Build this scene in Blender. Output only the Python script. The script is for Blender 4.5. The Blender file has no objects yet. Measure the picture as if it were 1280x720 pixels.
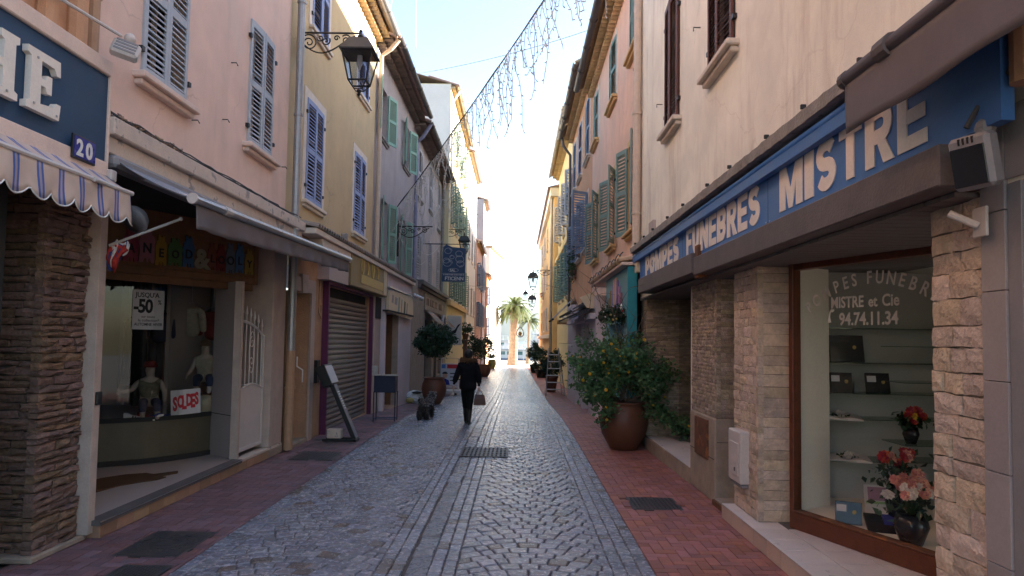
import bpy, math, random
import numpy as np
from mathutils import Vector, Matrix, Euler
random.seed(7)
S = bpy.context.scene
COL = S.collection
PI = math.pi
R = math.radians

# ------------------------------------------------------------------ camera
FPX, CX, CY, EYE = 853.0, 640.0, 382.0, 1.85
YAW, PITCH, ROLL = 0.00783, 0.05025, 0.016
cam_d = bpy.data.cameras.new('camera')
cam = bpy.data.objects.new('camera', cam_d)
COL.objects.link(cam)
cam_d.sensor_width = 36.0
cam_d.lens = 36.0 * FPX / 1280.0
cam_d.shift_y = (CY - 360.0) / 1280.0
cam_d.clip_start = 0.05
cam_d.clip_end = 20000
CAMROT = Matrix.Rotation(YAW, 3, 'Z') @ Matrix.Rotation(PI / 2 + PITCH, 3, 'X') @ Matrix.Rotation(ROLL, 3, 'Z')
cam.matrix_world = Matrix.Translation((0, 0, EYE)) @ CAMROT.to_4x4()
S.camera = cam

# ------------------------------------------------------------------ sky and sun
SUN_EL, SUN_AZ = R(18.0), R(74.0)          # azimuth measured from +Y (down the street) towards +X
W = bpy.data.worlds.new('World')
S.world = W
W.use_nodes = True
nt = W.node_tree
bg = nt.nodes['Background']
sky = nt.nodes.new('ShaderNodeTexSky')
sky.sky_type = 'NISHITA'
sky.sun_disc = False
sky.sun_elevation = SUN_EL
sky.sun_rotation = SUN_AZ
sky.altitude = 0
sky.air_density = 1.0
sky.dust_density = 1.2
sky.ozone_density = 1.6
nt.links.new(sky.outputs[0], bg.inputs[0])
bg.inputs[1].default_value = 0.10
sl = bpy.data.lights.new('sun', 'SUN')
sl.energy = 5.0
sl.angle = R(0.53)
sl.color = (1.0, 0.93, 0.82)
sun = bpy.data.objects.new('sun', sl)
COL.objects.link(sun)
sd = Vector((math.sin(SUN_AZ) * math.cos(SUN_EL), math.cos(SUN_AZ) * math.cos(SUN_EL), math.sin(SUN_EL)))
sun.rotation_euler = sd.to_track_quat('Z', 'Y').to_euler()
S.view_settings.view_transform = 'Standard'
S.view_settings.look = 'None'
S.view_settings.exposure = 2.62
S.view_settings.gamma = 1.0
S.cycles.max_bounces = 8
S.cycles.diffuse_bounces = 5
S.cycles.transparent_max_bounces = 24
S.cycles.caustics_reflective = False
S.cycles.caustics_refractive = False
S.cycles.sample_clamp_indirect = 6.0

# ------------------------------------------------------------------ ground profile: the street falls gently towards the harbour
GY = [-60, 14, 17, 20, 23.5, 30, 45, 70, 90]
GZ = [0, 0, -.05, -.15, -.3, -.45, -.68, -1.0, -1.05]
def gz(y):
    return float(np.interp(y, GY, GZ))

# ------------------------------------------------------------------ materials
def new_mat(name):
    m = bpy.data.materials.new(name)
    m.use_nodes = True
    n = m.node_tree.nodes
    return m, m.node_tree, n['Principled BSDF']

def mat(name, col, rough=.8, var=.12, scale=5, bump=.15, bscale=60, island=0.0, streak=0.0, streak_col=(.08, .07, .06),
        patch=None, metal=0.0, spec=.4, fine=.06, sat=0.0, odd=None, crack=0.0):
    m, t, b = new_mat(name)
    N, L = t.nodes.new, t.links.new
    tc = N('ShaderNodeTexCoord')
    n1 = N('ShaderNodeTexNoise'); n1.inputs['Scale'].default_value = scale; n1.inputs['Detail'].default_value = 6; n1.inputs['Roughness'].default_value = .65
    L(tc.outputs['Object'], n1.inputs['Vector'])
    mp = N('ShaderNodeMapRange'); mp.inputs[1].default_value = .3; mp.inputs[2].default_value = .7
    mp.inputs[3].default_value = 1 - var; mp.inputs[4].default_value = 1 + var
    L(n1.outputs[0], mp.inputs[0])
    n2 = N('ShaderNodeTexNoise'); n2.inputs['Scale'].default_value = bscale; n2.inputs['Detail'].default_value = 4
    L(tc.outputs['Object'], n2.inputs['Vector'])
    mp2 = N('ShaderNodeMapRange'); mp2.inputs[1].default_value = .25; mp2.inputs[2].default_value = .75
    mp2.inputs[3].default_value = 1 - fine; mp2.inputs[4].default_value = 1 + fine
    L(n2.outputs[0], mp2.inputs[0])
    mul = N('ShaderNodeMath'); mul.operation = 'MULTIPLY'
    L(mp.outputs[0], mul.inputs[0]); L(mp2.outputs[0], mul.inputs[1])
    val = mul.outputs[0]
    hsv = N('ShaderNodeHueSaturation')
    hsv.inputs['Color'].default_value = (*col, 1)
    if island:
        g = N('ShaderNodeNewGeometry'); oi = N('ShaderNodeObjectInfo')
        ad = N('ShaderNodeMath'); ad.operation = 'ADD'
        L(g.outputs['Random Per Island'], ad.inputs[0]); L(oi.outputs['Random'], ad.inputs[1])
        fr = N('ShaderNodeMath'); fr.operation = 'FRACT'; L(ad.outputs[0], fr.inputs[0])
        mr = N('ShaderNodeMapRange'); mr.inputs[3].default_value = 1 - island; mr.inputs[4].default_value = 1 + island
        L(fr.outputs[0], mr.inputs[0])
        m3 = N('ShaderNodeMath'); m3.operation = 'MULTIPLY'; L(val, m3.inputs[0]); L(mr.outputs[0], m3.inputs[1])
        val = m3.outputs[0]
        ms = N('ShaderNodeMath'); ms.operation = 'MULTIPLY'; ms.inputs[1].default_value = 7.31; L(fr.outputs[0], ms.inputs[0])
        f2 = N('ShaderNodeMath'); f2.operation = 'FRACT'; L(ms.outputs[0], f2.inputs[0])
        mh = N('ShaderNodeMapRange'); mh.inputs[3].default_value = .5 - .02 * island * 4; mh.inputs[4].default_value = .5 + .02 * island * 4
        L(f2.outputs[0], mh.inputs[0]); L(mh.outputs[0], hsv.inputs['Hue'])
        mt = N('ShaderNodeMapRange'); mt.inputs[3].default_value = 1 - sat; mt.inputs[4].default_value = 1 + sat
        L(f2.outputs[0], mt.inputs[0]); L(mt.outputs[0], hsv.inputs['Saturation'])
    L(val, hsv.inputs['Value'])
    out = hsv.outputs[0]
    if odd:
        gt_ = N('ShaderNodeMath'); gt_.operation = 'GREATER_THAN'; gt_.inputs[1].default_value = odd[1]; L(f2.outputs[0], gt_.inputs[0])
        mo = N('ShaderNodeMix'); mo.data_type = 'RGBA'; L(gt_.outputs[0], mo.inputs[0]); L(out, mo.inputs[6]); mo.inputs[7].default_value = (*odd[0], 1); out = mo.outputs[2]
    if patch:
        # worn or repaired patches with an outline of their own: (colour, noise scale, threshold, softness)
        pc, ps, pt, pw = patch
        n4 = N('ShaderNodeTexNoise'); n4.inputs['Scale'].default_value = ps; n4.inputs['Detail'].default_value = 8; n4.inputs['Roughness'].default_value = .6
        L(tc.outputs['Object'], n4.inputs['Vector'])
        r4 = N('ShaderNodeMapRange'); r4.inputs[1].default_value = pt; r4.inputs[2].default_value = pt + pw
        L(n4.outputs[0], r4.inputs[0])
        mx = N('ShaderNodeMix'); mx.data_type = 'RGBA'
        L(r4.outputs[0], mx.inputs[0]); L(out, mx.inputs[6]); mx.inputs[7].default_value = (*pc, 1)
        out = mx.outputs[2]
    if crack:
        # hairline cracks in the render
        nd = N('ShaderNodeTexNoise'); nd.inputs['Scale'].default_value = 2.2; nd.inputs['Detail'].default_value = 5
        L(tc.outputs['Object'], nd.inputs['Vector'])
        vm = N('ShaderNodeMix'); vm.data_type = 'VECTOR'; vm.inputs[0].default_value = .35
        L(tc.outputs['Object'], vm.inputs[4]); L(nd.outputs['Color'], vm.inputs[5])
        vo = N('ShaderNodeTexVoronoi'); vo.feature = 'DISTANCE_TO_EDGE'; vo.inputs['Scale'].default_value = .85
        L(vm.outputs[1], vo.inputs['Vector'])
        rc = N('ShaderNodeMapRange'); rc.inputs[1].default_value = .002; rc.inputs[2].default_value = .007; rc.inputs[3].default_value = crack; rc.inputs[4].default_value = 0
        L(vo.outputs['Distance'], rc.inputs[0])
        nk = N('ShaderNodeTexNoise'); nk.inputs['Scale'].default_value = .55; L(tc.outputs['Object'], nk.inputs['Vector'])
        rk = N('ShaderNodeMapRange'); rk.inputs[1].default_value = .47; rk.inputs[2].default_value = .56; L(nk.outputs[0], rk.inputs[0])
        mk = N('ShaderNodeMath'); mk.operation = 'MULTIPLY'; L(rc.outputs[0], mk.inputs[0]); L(rk.outputs[0], mk.inputs[1])
        mx = N('ShaderNodeMix'); mx.data_type = 'RGBA'; L(mk.outputs[0], mx.inputs[0]); L(out, mx.inputs[6]); mx.inputs[7].default_value = (*streak_col, 1)
        out = mx.outputs[2]
    if streak:
        ma = N('ShaderNodeMapping'); ma.inputs['Scale'].default_value = (1.25, 1.25, .16)
        L(tc.outputs['Object'], ma.inputs['Vector'])
        n3 = N('ShaderNodeTexNoise'); n3.inputs['Scale'].default_value = 1.6; n3.inputs['Detail'].default_value = 9; n3.inputs['Roughness'].default_value = .7
        L(ma.outputs[0], n3.inputs['Vector'])
        r3 = N('ShaderNodeMapRange'); r3.inputs[1].default_value = .52; r3.inputs[2].default_value = .82
        r3.inputs[3].default_value = 0; r3.inputs[4].default_value = streak
        L(n3.outputs[0], r3.inputs[0])
        mx = N('ShaderNodeMix'); mx.data_type = 'RGBA'
        L(r3.outputs[0], mx.inputs[0]); L(out, mx.inputs[6]); mx.inputs[7].default_value = (*streak_col, 1)
        out = mx.outputs[2]
    L(out, b.inputs['Base Color'])
    rr = N('ShaderNodeMapRange'); rr.inputs[1].default_value = .3; rr.inputs[2].default_value = .7
    rr.inputs[3].default_value = max(.03, rough - .1); rr.inputs[4].default_value = min(1, rough + .1)
    L(n1.outputs[0], rr.inputs[0]); L(rr.outputs[0], b.inputs['Roughness'])
    b.inputs['Metallic'].default_value = metal
    b.inputs['Specular IOR Level'].default_value = spec
    if bump:
        bp = N('ShaderNodeBump'); bp.inputs['Strength'].default_value = bump; bp.inputs['Distance'].default_value = .02
        L(n2.outputs[0], bp.inputs['Height']); L(bp.outputs[0], b.inputs['Normal'])
    return m

def glass_mat(name, tint=(.75, .8, .8), ior=1.45, boost=1.0):
    m = bpy.data.materials.new(name); m.use_nodes = True
    t = m.node_tree; t.nodes.clear()
    N, L = t.nodes.new, t.links.new
    o = N('ShaderNodeOutputMaterial'); tr = N('ShaderNodeBsdfTransparent'); gl = N('ShaderNodeBsdfGlossy'); mx = N('ShaderNodeMixShader'); fr = N('ShaderNodeFresnel')
    tr.inputs[0].default_value = (*tint, 1); gl.inputs['Roughness'].default_value = .015; fr.inputs[0].default_value = ior
    ml = N('ShaderNodeMath'); ml.operation = 'MULTIPLY'; ml.inputs[1].default_value = boost; ml.use_clamp = True
    gb = N('ShaderNodeNewGeometry'); inv = N('ShaderNodeMath'); inv.operation = 'SUBTRACT'; inv.inputs[0].default_value = 1.0
    L(gb.outputs['Backfacing'], inv.inputs[1]); m2 = N('ShaderNodeMath'); m2.operation = 'MULTIPLY'
    L(fr.outputs[0], ml.inputs[0]); L(ml.outputs[0], m2.inputs[0]); L(inv.outputs[0], m2.inputs[1]); L(m2.outputs[0], mx.inputs[0]); L(tr.outputs[0], mx.inputs[1]); L(gl.outputs[0], mx.inputs[2]); L(mx.outputs[0], o.inputs[0])
    return m

def stripe_mat(name, base, stripe, axis_scale, duty=.16):
    """woven awning cloth: pairs of blue stripes running down the cloth"""
    m, t, b = new_mat(name)
    N, L = t.nodes.new, t.links.new
    tc = N('ShaderNodeTexCoord'); sp = N('ShaderNodeSeparateXYZ'); L(tc.outputs['Object'], sp.inputs[0])
    m1 = N('ShaderNodeMath'); m1.operation = 'MULTIPLY'; m1.inputs[1].default_value = axis_scale; L(sp.outputs['Y'], m1.inputs[0])
    f = N('ShaderNodeMath'); f.operation = 'FRACT'; L(m1.outputs[0], f.inputs[0])
    cr = N('ShaderNodeValToRGB'); L(f.outputs[0], cr.inputs[0])
    e = cr.color_ramp; e.interpolation = 'CONSTANT'
    e.elements[0].color = (*base, 1)
    pale = tuple(.55 * a + .45 * c for a, c in zip(base, stripe))
    for p, c in ((.34, stripe), (.43, pale), (.53, stripe), (.62, base)):
        k = e.elements.new(p); k.color = (*c, 1)
    e.elements[-1].color = (*base, 1)
    n = N('ShaderNodeTexNoise'); n.inputs['Scale'].default_value = 6; L(tc.outputs['Object'], n.inputs['Vector'])
    mr = N('ShaderNodeMapRange'); mr.inputs[3].default_value = .75; mr.inputs[4].default_value = 1.15; L(n.outputs[0], mr.inputs[0])
    h = N('ShaderNodeHueSaturation'); L(cr.outputs[0], h.inputs['Color']); L(mr.outputs[0], h.inputs['Value'])
    L(h.outputs[0], b.inputs['Base Color']); b.inputs['Roughness'].default_value = .9
    return m

def leaf_mat(name, col, var=.35, trans=.3, rough=.5):
    m, t, b = new_mat(name)
    N, L = t.nodes.new, t.links.new
    g = N('ShaderNodeNewGeometry')
    mr = N('ShaderNodeMapRange'); mr.inputs[3].default_value = 1 - var; mr.inputs[4].default_value = 1 + var
    L(g.outputs['Random Per Island'], mr.inputs[0])
    mh = N('ShaderNodeMapRange'); mh.inputs[3].default_value = .47; mh.inputs[4].default_value = .53
    L(g.outputs['Random Per Island'], mh.inputs[0])
    h = N('ShaderNodeHueSaturation'); h.inputs['Color'].default_value = (*col, 1)
    L(mr.outputs[0], h.inputs['Value']); L(mh.outputs[0], h.inputs['Hue'])
    L(h.outputs[0], b.inputs['Base Color']); b.inputs['Roughness'].default_value = rough
    tr = N('ShaderNodeBsdfTranslucent'); L(h.outputs[0], tr.inputs[0])
    mx = N('ShaderNodeMixShader'); mx.inputs[0].default_value = trans
    o = t.nodes['Material Output']
    L(b.outputs[0], mx.inputs[1]); L(tr.outputs[0], mx.inputs[2]); L(mx.outputs[0], o.inputs[0])
    return m

M = {}
# plasters
M['pink'] = mat('pink_plaster', (.78, .565, .475), .92, .10, 1.3, .25, 90, crack=.3, streak=.34, streak_col=(.38, .27, .22), patch=((.74, .57, .49), .9, .56, .2))
M['pink_trim'] = mat('pink_trim_paint', (.76, .58, .49), .85, .1, 4, .15, 60, streak=.25, streak_col=(.3, .25, .22))
M['cornice'] = mat('flaking_cornice_paint', (.60, .49, .41), .85, .12, 5, .3, 50, patch=((.33, .30, .28), 5, .58, .04))
M['orange_old'] = mat('orange_plaster_old', (.60, .33, .19), .9, .12, 2, .25, 80, streak=.3, streak_col=(.3, .2, .14))
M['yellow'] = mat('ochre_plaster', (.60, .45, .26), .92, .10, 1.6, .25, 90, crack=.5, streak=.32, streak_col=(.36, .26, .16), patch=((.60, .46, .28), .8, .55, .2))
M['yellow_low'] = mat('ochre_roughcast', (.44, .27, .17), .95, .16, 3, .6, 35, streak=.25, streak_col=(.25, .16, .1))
M['post_paint'] = mat('shaded_pinkish_post_paint', (.46, .37, .32), .8, .12, 5, .15, 60, streak=.3, streak_col=(.22, .17, .14))  # trim paint copied darker, so ground-floor shade sits in the colour
M['tile_left'] = mat('shaded_pale_floor', (.42, .36, .34), .45, .1, 7, .05, 60)  # white tile copied darker to carry the shade of the shop recess
M['beige_trim'] = mat('beige_sill_paint', (.70, .60, .49), .85, .12, 4, .2, 60, streak=.4, streak_col=(.3, .24, .18))
M['cream_trim'] = mat('cream_trim_paint', (.74, .64, .54), .85, .1, 5, .15, 60, streak=.25, streak_col=(.3, .25, .2))
M['grey_wall'] = mat('grey_beige_plaster', (.40, .345, .335), .93, .12, 1.5, .3, 80, crack=.5, streak=.45, streak_col=(.22, .18, .16))
M['lilac_wall'] = mat('faded_lilac_plaster', (.42, .37, .375), .93, .12, 1.4, .3, 80, crack=.5, streak=.45, streak_col=(.2, .18, .17))
M['pale_yellow'] = mat('pale_yellow_plaster', (.72, .60, .36), .92, .08, 1.2, .2, 60, streak=.15, streak_col=(.45, .36, .22))
M['white_wall'] = mat('white_plaster', (.74, .70, .64), .92, .06, 1.2, .2, 60, streak=.15, streak_col=(.5, .45, .4))
M['rose_wall'] = mat('rose_plaster', (.60, .36, .27), .92, .1, 1.4, .2, 60, streak=.2, streak_col=(.35, .22, .17))
M['orange'] = mat('orange_plaster', (.88, .55, .40), .92, .13, 1.1, .25, 80, crack=.4, streak=.35, streak_col=(.42, .24, .16), patch=((.80, .56, .42), .8, .52, .2))
M['orange2'] = mat('deep_orange_plaster', (.74, .36, .19), .92, .11, 1.1, .25, 80, streak=.25, streak_col=(.40, .22, .14))
M['beige'] = mat('stained_beige_plaster', (.88, .82, .69), .93, .12, 1.2, .3, 90, crack=.16, streak=.85, streak_col=(.42, .30, .21), patch=((.78, .72, .61), .8, .55, .2))
M['ochre2'] = mat('warm_yellow_plaster', (.70, .47, .22), .92, .08, 1.2, .2, 60, streak=.15, streak_col=(.45, .3, .16))
M['lilac_shop'] = mat('lilac_grey_paint', (.58, .52, .56), .8, .08, 2, .15, 60, streak=.2, streak_col=(.25, .22, .24))
M['teal'] = mat('teal_paint', (.13, .30, .34), .6, .1, 4, .1, 60)
M['teal_side'] = mat('bright_teal_paint', (.02, .23, .27), .5, .1, 4, .1, 60)
M['concrete'] = mat('weathered_concrete', (.30, .27, .245), .95, .25, 6, .6, 45, patch=((.12, .11, .1), 9, .6, .1))
M['concrete_low'] = mat('stained_cement_base', (.34, .275, .22), .95, .2, 5, .4, 45, streak=.4, streak_col=(.14, .11, .09))
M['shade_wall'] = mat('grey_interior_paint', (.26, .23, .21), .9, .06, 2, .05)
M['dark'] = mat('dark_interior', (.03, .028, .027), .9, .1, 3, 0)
M['white_panel'] = mat('white_lacquer_panel', (.42, .345, .325), .6, .05, 3, .05)
M['window_glass'] = glass_mat('funeral_window_glass', (.95, .95, .94), 1.40)
M['display_grey'] = mat('grey_display_wall', (.42, .40, .37), .9, .06, 2, .05)
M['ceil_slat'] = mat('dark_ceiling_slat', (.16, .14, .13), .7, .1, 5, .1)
# stones
M['slate'] = mat('brown_dry_stone', (.19, .118, .09), .95, .3, 14, .9, 40, island=.25, sat=.15)
M['slate_mortar'] = mat('dark_joint', (.06, .048, .04), 1, .2, 10, .3)
M['sandstone'] = mat('split_sandstone', (.56, .44, .345), .95, .22, 12, .8, 45, island=.16, sat=.15)
M['split'] = mat('small_split_stone', (.36, .28, .215), .95, .25, 16, .8, 60, island=.28, sat=.15)
M['sand_mortar'] = mat('stone_joint', (.20, .165, .135), 1, .2, 10, .3)
M['cobble'] = mat('worn_cobble_stone', (.225, .228, .27), .24, .25, 18, .35, 120, island=.22, sat=.25, spec=.75, odd=((.15, .12, .11), .93))
M['cobble_joint'] = mat('cobble_joint_dirt', (.10, .085, .08), .95, .3, 30, .4, 150)
M['gutter_slab'] = mat('smooth_gutter_slab', (.205, .205, .24), .28, .35, 12, .4, 90, island=.2, patch=((.12, .11, .11), 3, .52, .15))
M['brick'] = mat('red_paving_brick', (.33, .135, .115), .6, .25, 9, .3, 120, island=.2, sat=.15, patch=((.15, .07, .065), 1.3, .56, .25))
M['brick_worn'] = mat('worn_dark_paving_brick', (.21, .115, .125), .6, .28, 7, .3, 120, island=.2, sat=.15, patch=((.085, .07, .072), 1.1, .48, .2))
M['brick_joint'] = mat('brick_joint_sand', (.24, .12, .10), .95, .3, 30, .3, 150)
M['ground'] = mat('packed_ground', (.28, .255, .23), .95, .2, 1, .2, 30)
M['quay'] = mat('pale_quay_paving', (.50, .46, .41), .9, .12, .8, .2, 20)
M['tile_white'] = mat('white_floor_tile', (.66, .60, .58), .35, .06, 7, .05, 60, island=.05)
M['tile_side'] = mat('beige_riser_tile', (.56, .43, .35), .4, .08, 7, .05, 60, island=.07)
M['tile_terra'] = mat('terracotta_riser_tile', (.34, .20, .125), .6, .15, 8, .1, 60, island=.15)
M['grout'] = mat('grey_grout', (.16, .13, .12), .95, .1, 10, .1)
M['roof_tile'] = mat('old_roof_tile', (.36, .24, .17), .9, .25, 8, .3, 60, island=.35, sat=.2)
M['eave_tile'] = mat('limewashed_eave_tile', (.60, .46, .28), .9, .15, 8, .2, 60, island=.12)
M['eave_grey'] = mat('grey_eave_tile', (.26, .21, .18), .9, .2, 8, .2, 60, island=.2)
# paints and metals
M['shut_grey'] = mat('blue_grey_shutter_paint', (.42, .45, .50), .65, .08, 6, .1, 80)
M['shut_blue'] = mat('lavender_blue_shutter_paint', (.28, .34, .54), .65, .1, 6, .1, 80)
M['shut_green'] = mat('pale_green_shutter_paint', (.24, .42, .33), .65, .1, 6, .1, 80)
M['shut_white'] = mat('off_white_shutter_paint', (.46, .44, .45), .65, .1, 6, .1, 80)
M['shut_brown'] = mat('dark_red_brown_shutter_paint', (.115, .045, .035), .6, .15, 6, .1, 80)
M['shut_sage'] = mat('sage_green_shutter_paint', (.20, .30, .27), .65, .1, 6, .1, 80)
M['shut_steel'] = mat('steel_blue_shutter_paint', (.20, .27, .38), .65, .1, 6, .1, 80)
M['zinc'] = mat('zinc_pipe', (.34, .33, .33), .45, .15, 9, .1, 80, metal=.55)
M['pipe_dark'] = mat('brown_grey_gutter', (.10, .085, .085), .45, .15, 9, .05, 80, metal=.3)
M['pipe_lav'] = mat('lavender_painted_pipe', (.26, .25, .34), .55, .12, 9, .05, 80)
M['pipe_orange'] = mat('orange_painted_pipe', (.42, .25, .15), .6, .15, 9, .1, 80)
M['pipe_cream'] = mat('cream_painted_pipe', (.60, .47, .37), .6, .1, 9, .05, 80)
M['iron'] = mat('black_cast_iron', (.014, .014, .015), .45, .2, 12, .1, 80, spec=.5)
M['steel'] = mat('brushed_aluminium', (.48, .48, .49), .35, .1, 20, .05, 100, metal=.9)
M['white_metal'] = mat('white_painted_metal', (.58, .53, .50), .45, .06, 8, .03)
M['grey_plastic'] = mat('grey_plastic', (.24, .23, .24), .5, .08, 8, .05)
M['panel_grey'] = mat('grey_tile_cladding', (.33, .295, .29), .42, .07, 6, .05, 70, island=.05)
M['navy'] = mat('navy_sign_paint', (.022, .06, .125), .6, .08, 5, .05)
M['blue'] = mat('blue_sign_panel', (.055, .17, .44), .5, .1, 3, .04, 40, streak=.15, streak_col=(.1, .14, .3))
M['rack_navy'] = mat('dark_navy_metal', (.010, .017, .05), .5, .1, 6, .03)
M['plate_blue'] = mat('blue_enamel', (.035, .045, .26), .25, .05, 5, 0)
M['letter'] = mat('cream_sign_letter', (.82, .74, .65), .6, .06, 5, .03)
M['letter_dim'] = mat('dull_gilt_lettering', (.70, .62, .53), .6, .06, 5, .0)
M['letter_w'] = mat('white_lettering', (.72, .70, .66), .6, .06, 5, .0)
M['purple'] = mat('purple_frame_paint', (.115, .02, .075), .55, .12, 6, .05)
M['roller'] = mat('brown_grey_roller_slat', (.19, .165, .15), .55, .15, 4, .1, 60, streak=.35, streak_col=(.09, .08, .07))
M['wood'] = mat('dark_red_wood', (.12, .036, .016), .45, .3, 10, .2, 60, streak=.4, streak_col=(.04, .02, .012))
M['wood_sign'] = mat('brown_board', (.16, .075, .035), .7, .25, 6, .15, 60)
M['beam'] = mat('grey_brown_beam', (.125, .108, .105), .75, .25, 5, .2, 50, streak=.2, streak_col=(.2, .17, .16))
M['awn_grey'] = mat('taupe_awning_cloth', (.155, .135, .14), .95, .12, 4, .1, 200)
M['awn_steel'] = mat('grey_blue_awning_cloth', (.26, .26, .29), .9, .12, 4, .1, 200)
M['awn_black'] = mat('black_awning_cloth', (.03, .03, .033), .8, .1, 4, .05, 100)
M['gold'] = mat('brown_gold_sign_panel', (.21, .145, .06), .45, .3, 2.5, .05, 40, patch=((.16, .15, .12), 1.6, .5, .2))
M['gold_letter'] = mat('yellow_gold_sign', (.50, .36, .12), .5, .1, 4, .03)
M['cream_sign'] = mat('cream_sign_panel', (.62, .50, .34), .6, .1, 4, .03)
M['rust'] = mat('rusted_plate', (.14, .06, .032), .75, .4, 9, .3, 60, patch=((.30, .11, .035), 7, .56, .08))
M['terracotta'] = mat('terracotta_pot', (.13, .05, .028), .5, .15, 5, .15, 40, streak=.2, streak_col=(.14, .07, .045))
M['pot_brown'] = mat('dark_brown_pot', (.14, .055, .035), .6, .15, 5, .1, 40)
M['pot_olive'] = mat('olive_glazed_pot', (.16, .18, .05), .4, .1, 5, .05)
M['soil'] = mat('dark_soil', (.04, .028, .02), 1, .3, 20, .6)
M['bark'] = mat('grey_bark', (.12, .09, .065), .95, .3, 12, .6, 40)
M['palm_bark'] = mat('brown_palm_bark', (.25, .18, .13), .95, .25, 5, .8, 18)
M['cable'] = mat('dark_cable', (.06, .06, .065), .7, .1, 5, 0)
M['bulb_wire'] = mat('grey_light_string', (.52, .50, .47), .6, .1, 5, 0)
M['coat'] = mat('black_quilted_coat', (.008, .008, .011), .85, .2, 20, .4, 60, spec=.15)
M['legging'] = mat('black_cloth', (.007, .007, .008), .9, .2, 20, .2, spec=.15)
M['boot'] = mat('black_boot_leather', (.016, .013, .012), .38, .2, 12, .15)
M['fur'] = mat('brown_fur_trim', (.12, .062, .032), 1, .4, 50, .8, 120)
M['hair'] = mat('black_hair', (.014, .011, .010), .55, .3, 60, .4, 140)
M['skin'] = mat('skin', (.52, .30, .21), .55, .08, 10, .05)
M['bag'] = mat('brown_leather_bag', (.075, .024, .016), .45, .15, 10, .1)
M['plastic_white'] = mat('thin_white_plastic', (.70, .70, .72), .45, .05, 8, .1)
M['dog'] = mat('dark_shaggy_fur', (.05, .042, .04), .95, .4, 30, .6, 90)
M['dog_grey'] = mat('grey_fur', (.24, .22, .215), .95, .3, 30, .6, 90)
M['paper'] = mat('white_paper', (.56, .55, .56), .7, .03, 6, 0)
M['ink'] = mat('black_ink', (.012, .012, .014), .6, .05, 5, 0)
M['red_ink'] = mat('red_print', (.45, .02, .03), .6, .05, 5, 0)
M['poster'] = mat('pale_poster_print', (.52, .52, .57), .5, .1, 3, 0)
M['skin_toned'] = mat('mannequin_shell', (.36, .29, .24), .5, .05, 8, 0)
M['plaid'] = mat('yellow_navy_checked_cloth', (.12, .11, .07), .9, .5, 18, .1)
M['red_cloth'] = mat('red_cloth', (.14, .012, .012), .85, .1, 8, .1)
M['jacket'] = mat('cream_fleece', (.34, .29, .22), .95, .2, 20, .4)
M['denim'] = mat('dark_denim', (.02, .028, .06), .9, .2, 30, .2)
M['mat_brown'] = mat('brown_cowhide_mat', (.085, .040, .016), .9, .2, 8, .2)
M['flag_white'] = mat('flag_white', (.66, .62, .62), .85, .05, 8, .05)
M['flag_blue'] = mat('flag_blue', (.03, .05, .18), .85, .05, 8, .05)
M['flag_red'] = mat('flag_red', (.45, .04, .03), .85, .05, 8, .05)
M['lamp_glass'] = glass_mat('lantern_glass', (.82, .84, .86), 1.4)
M['pane'] = mat('dark_window_pane', (.025, .028, .033), .12, .2, 1.5, 0, spec=.6)
M['shop_glass'] = glass_mat('shop_window_glass', (.90, .91, .91), 1.5)
M['shelf_glass'] = glass_mat('shelf_glass', (.62, .72, .68), 1.5)
M['granite'] = mat('polished_black_granite', (.018, .018, .022), .18, .3, 40, 0)
M['cream_wall'] = mat('cream_shop_wall', (.78, .72, .62), .9, .04, 2, .03)
M['leaf_dark'] = leaf_mat('dark_glossy_leaf', (.020, .052, .022), .5, .2, .4)
M['leaf_mid'] = leaf_mat('mid_green_leaf', (.045, .088, .030), .5, .3, .5)
M['leaf_bush'] = leaf_mat('fresh_green_leaf', (.095, .185, .075), .45, .3, .5)
M['leaf_olive'] = leaf_mat('dull_green_leaf', (.05, .075, .04), .45, .3, .5)
M['palm_leaf'] = leaf_mat('palm_frond_leaf', (.14, .17, .06), .4, .35, .5)
M['petal_yellow'] = leaf_mat('yellow_petal', (.70, .40, .03), .2, .3, .6)
M['petal_red'] = leaf_mat('red_petal', (.36, .015, .025), .3, .2, .6)
M['petal_pink'] = leaf_mat('pink_petal', (.60, .26, .22), .25, .2, .6)
M['petal_white'] = leaf_mat('white_petal', (.65, .60, .55), .15, .2, .6)
M['water'] = mat('harbour_water', (.02, .07, .11), .12, .2, .2, .3, .8, spec=.5)
M['hill'] = mat('far_wooded_hill', (.055, .075, .05), 1, .25, .004, 0)
M['boat_white'] = mat('white_gelcoat', (.55, .56, .57), .3, .03, 1, 0)
M['boat_blue'] = mat('blue_hull_paint', (.012, .075, .19), .3, .05, 1, 0)
M['boat_glass'] = mat('tinted_boat_window', (.05, .15, .15), .15, .1, 1, 0)
M['stripe_cloth'] = stripe_mat('striped_awning_cloth', (.60, .46, .38), (.07, .12, .36), 4.3)
M['pedestal'] = mat('olive_grey_plinth', (.10, .085, .055), .5, .15, 4, .05)

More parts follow.
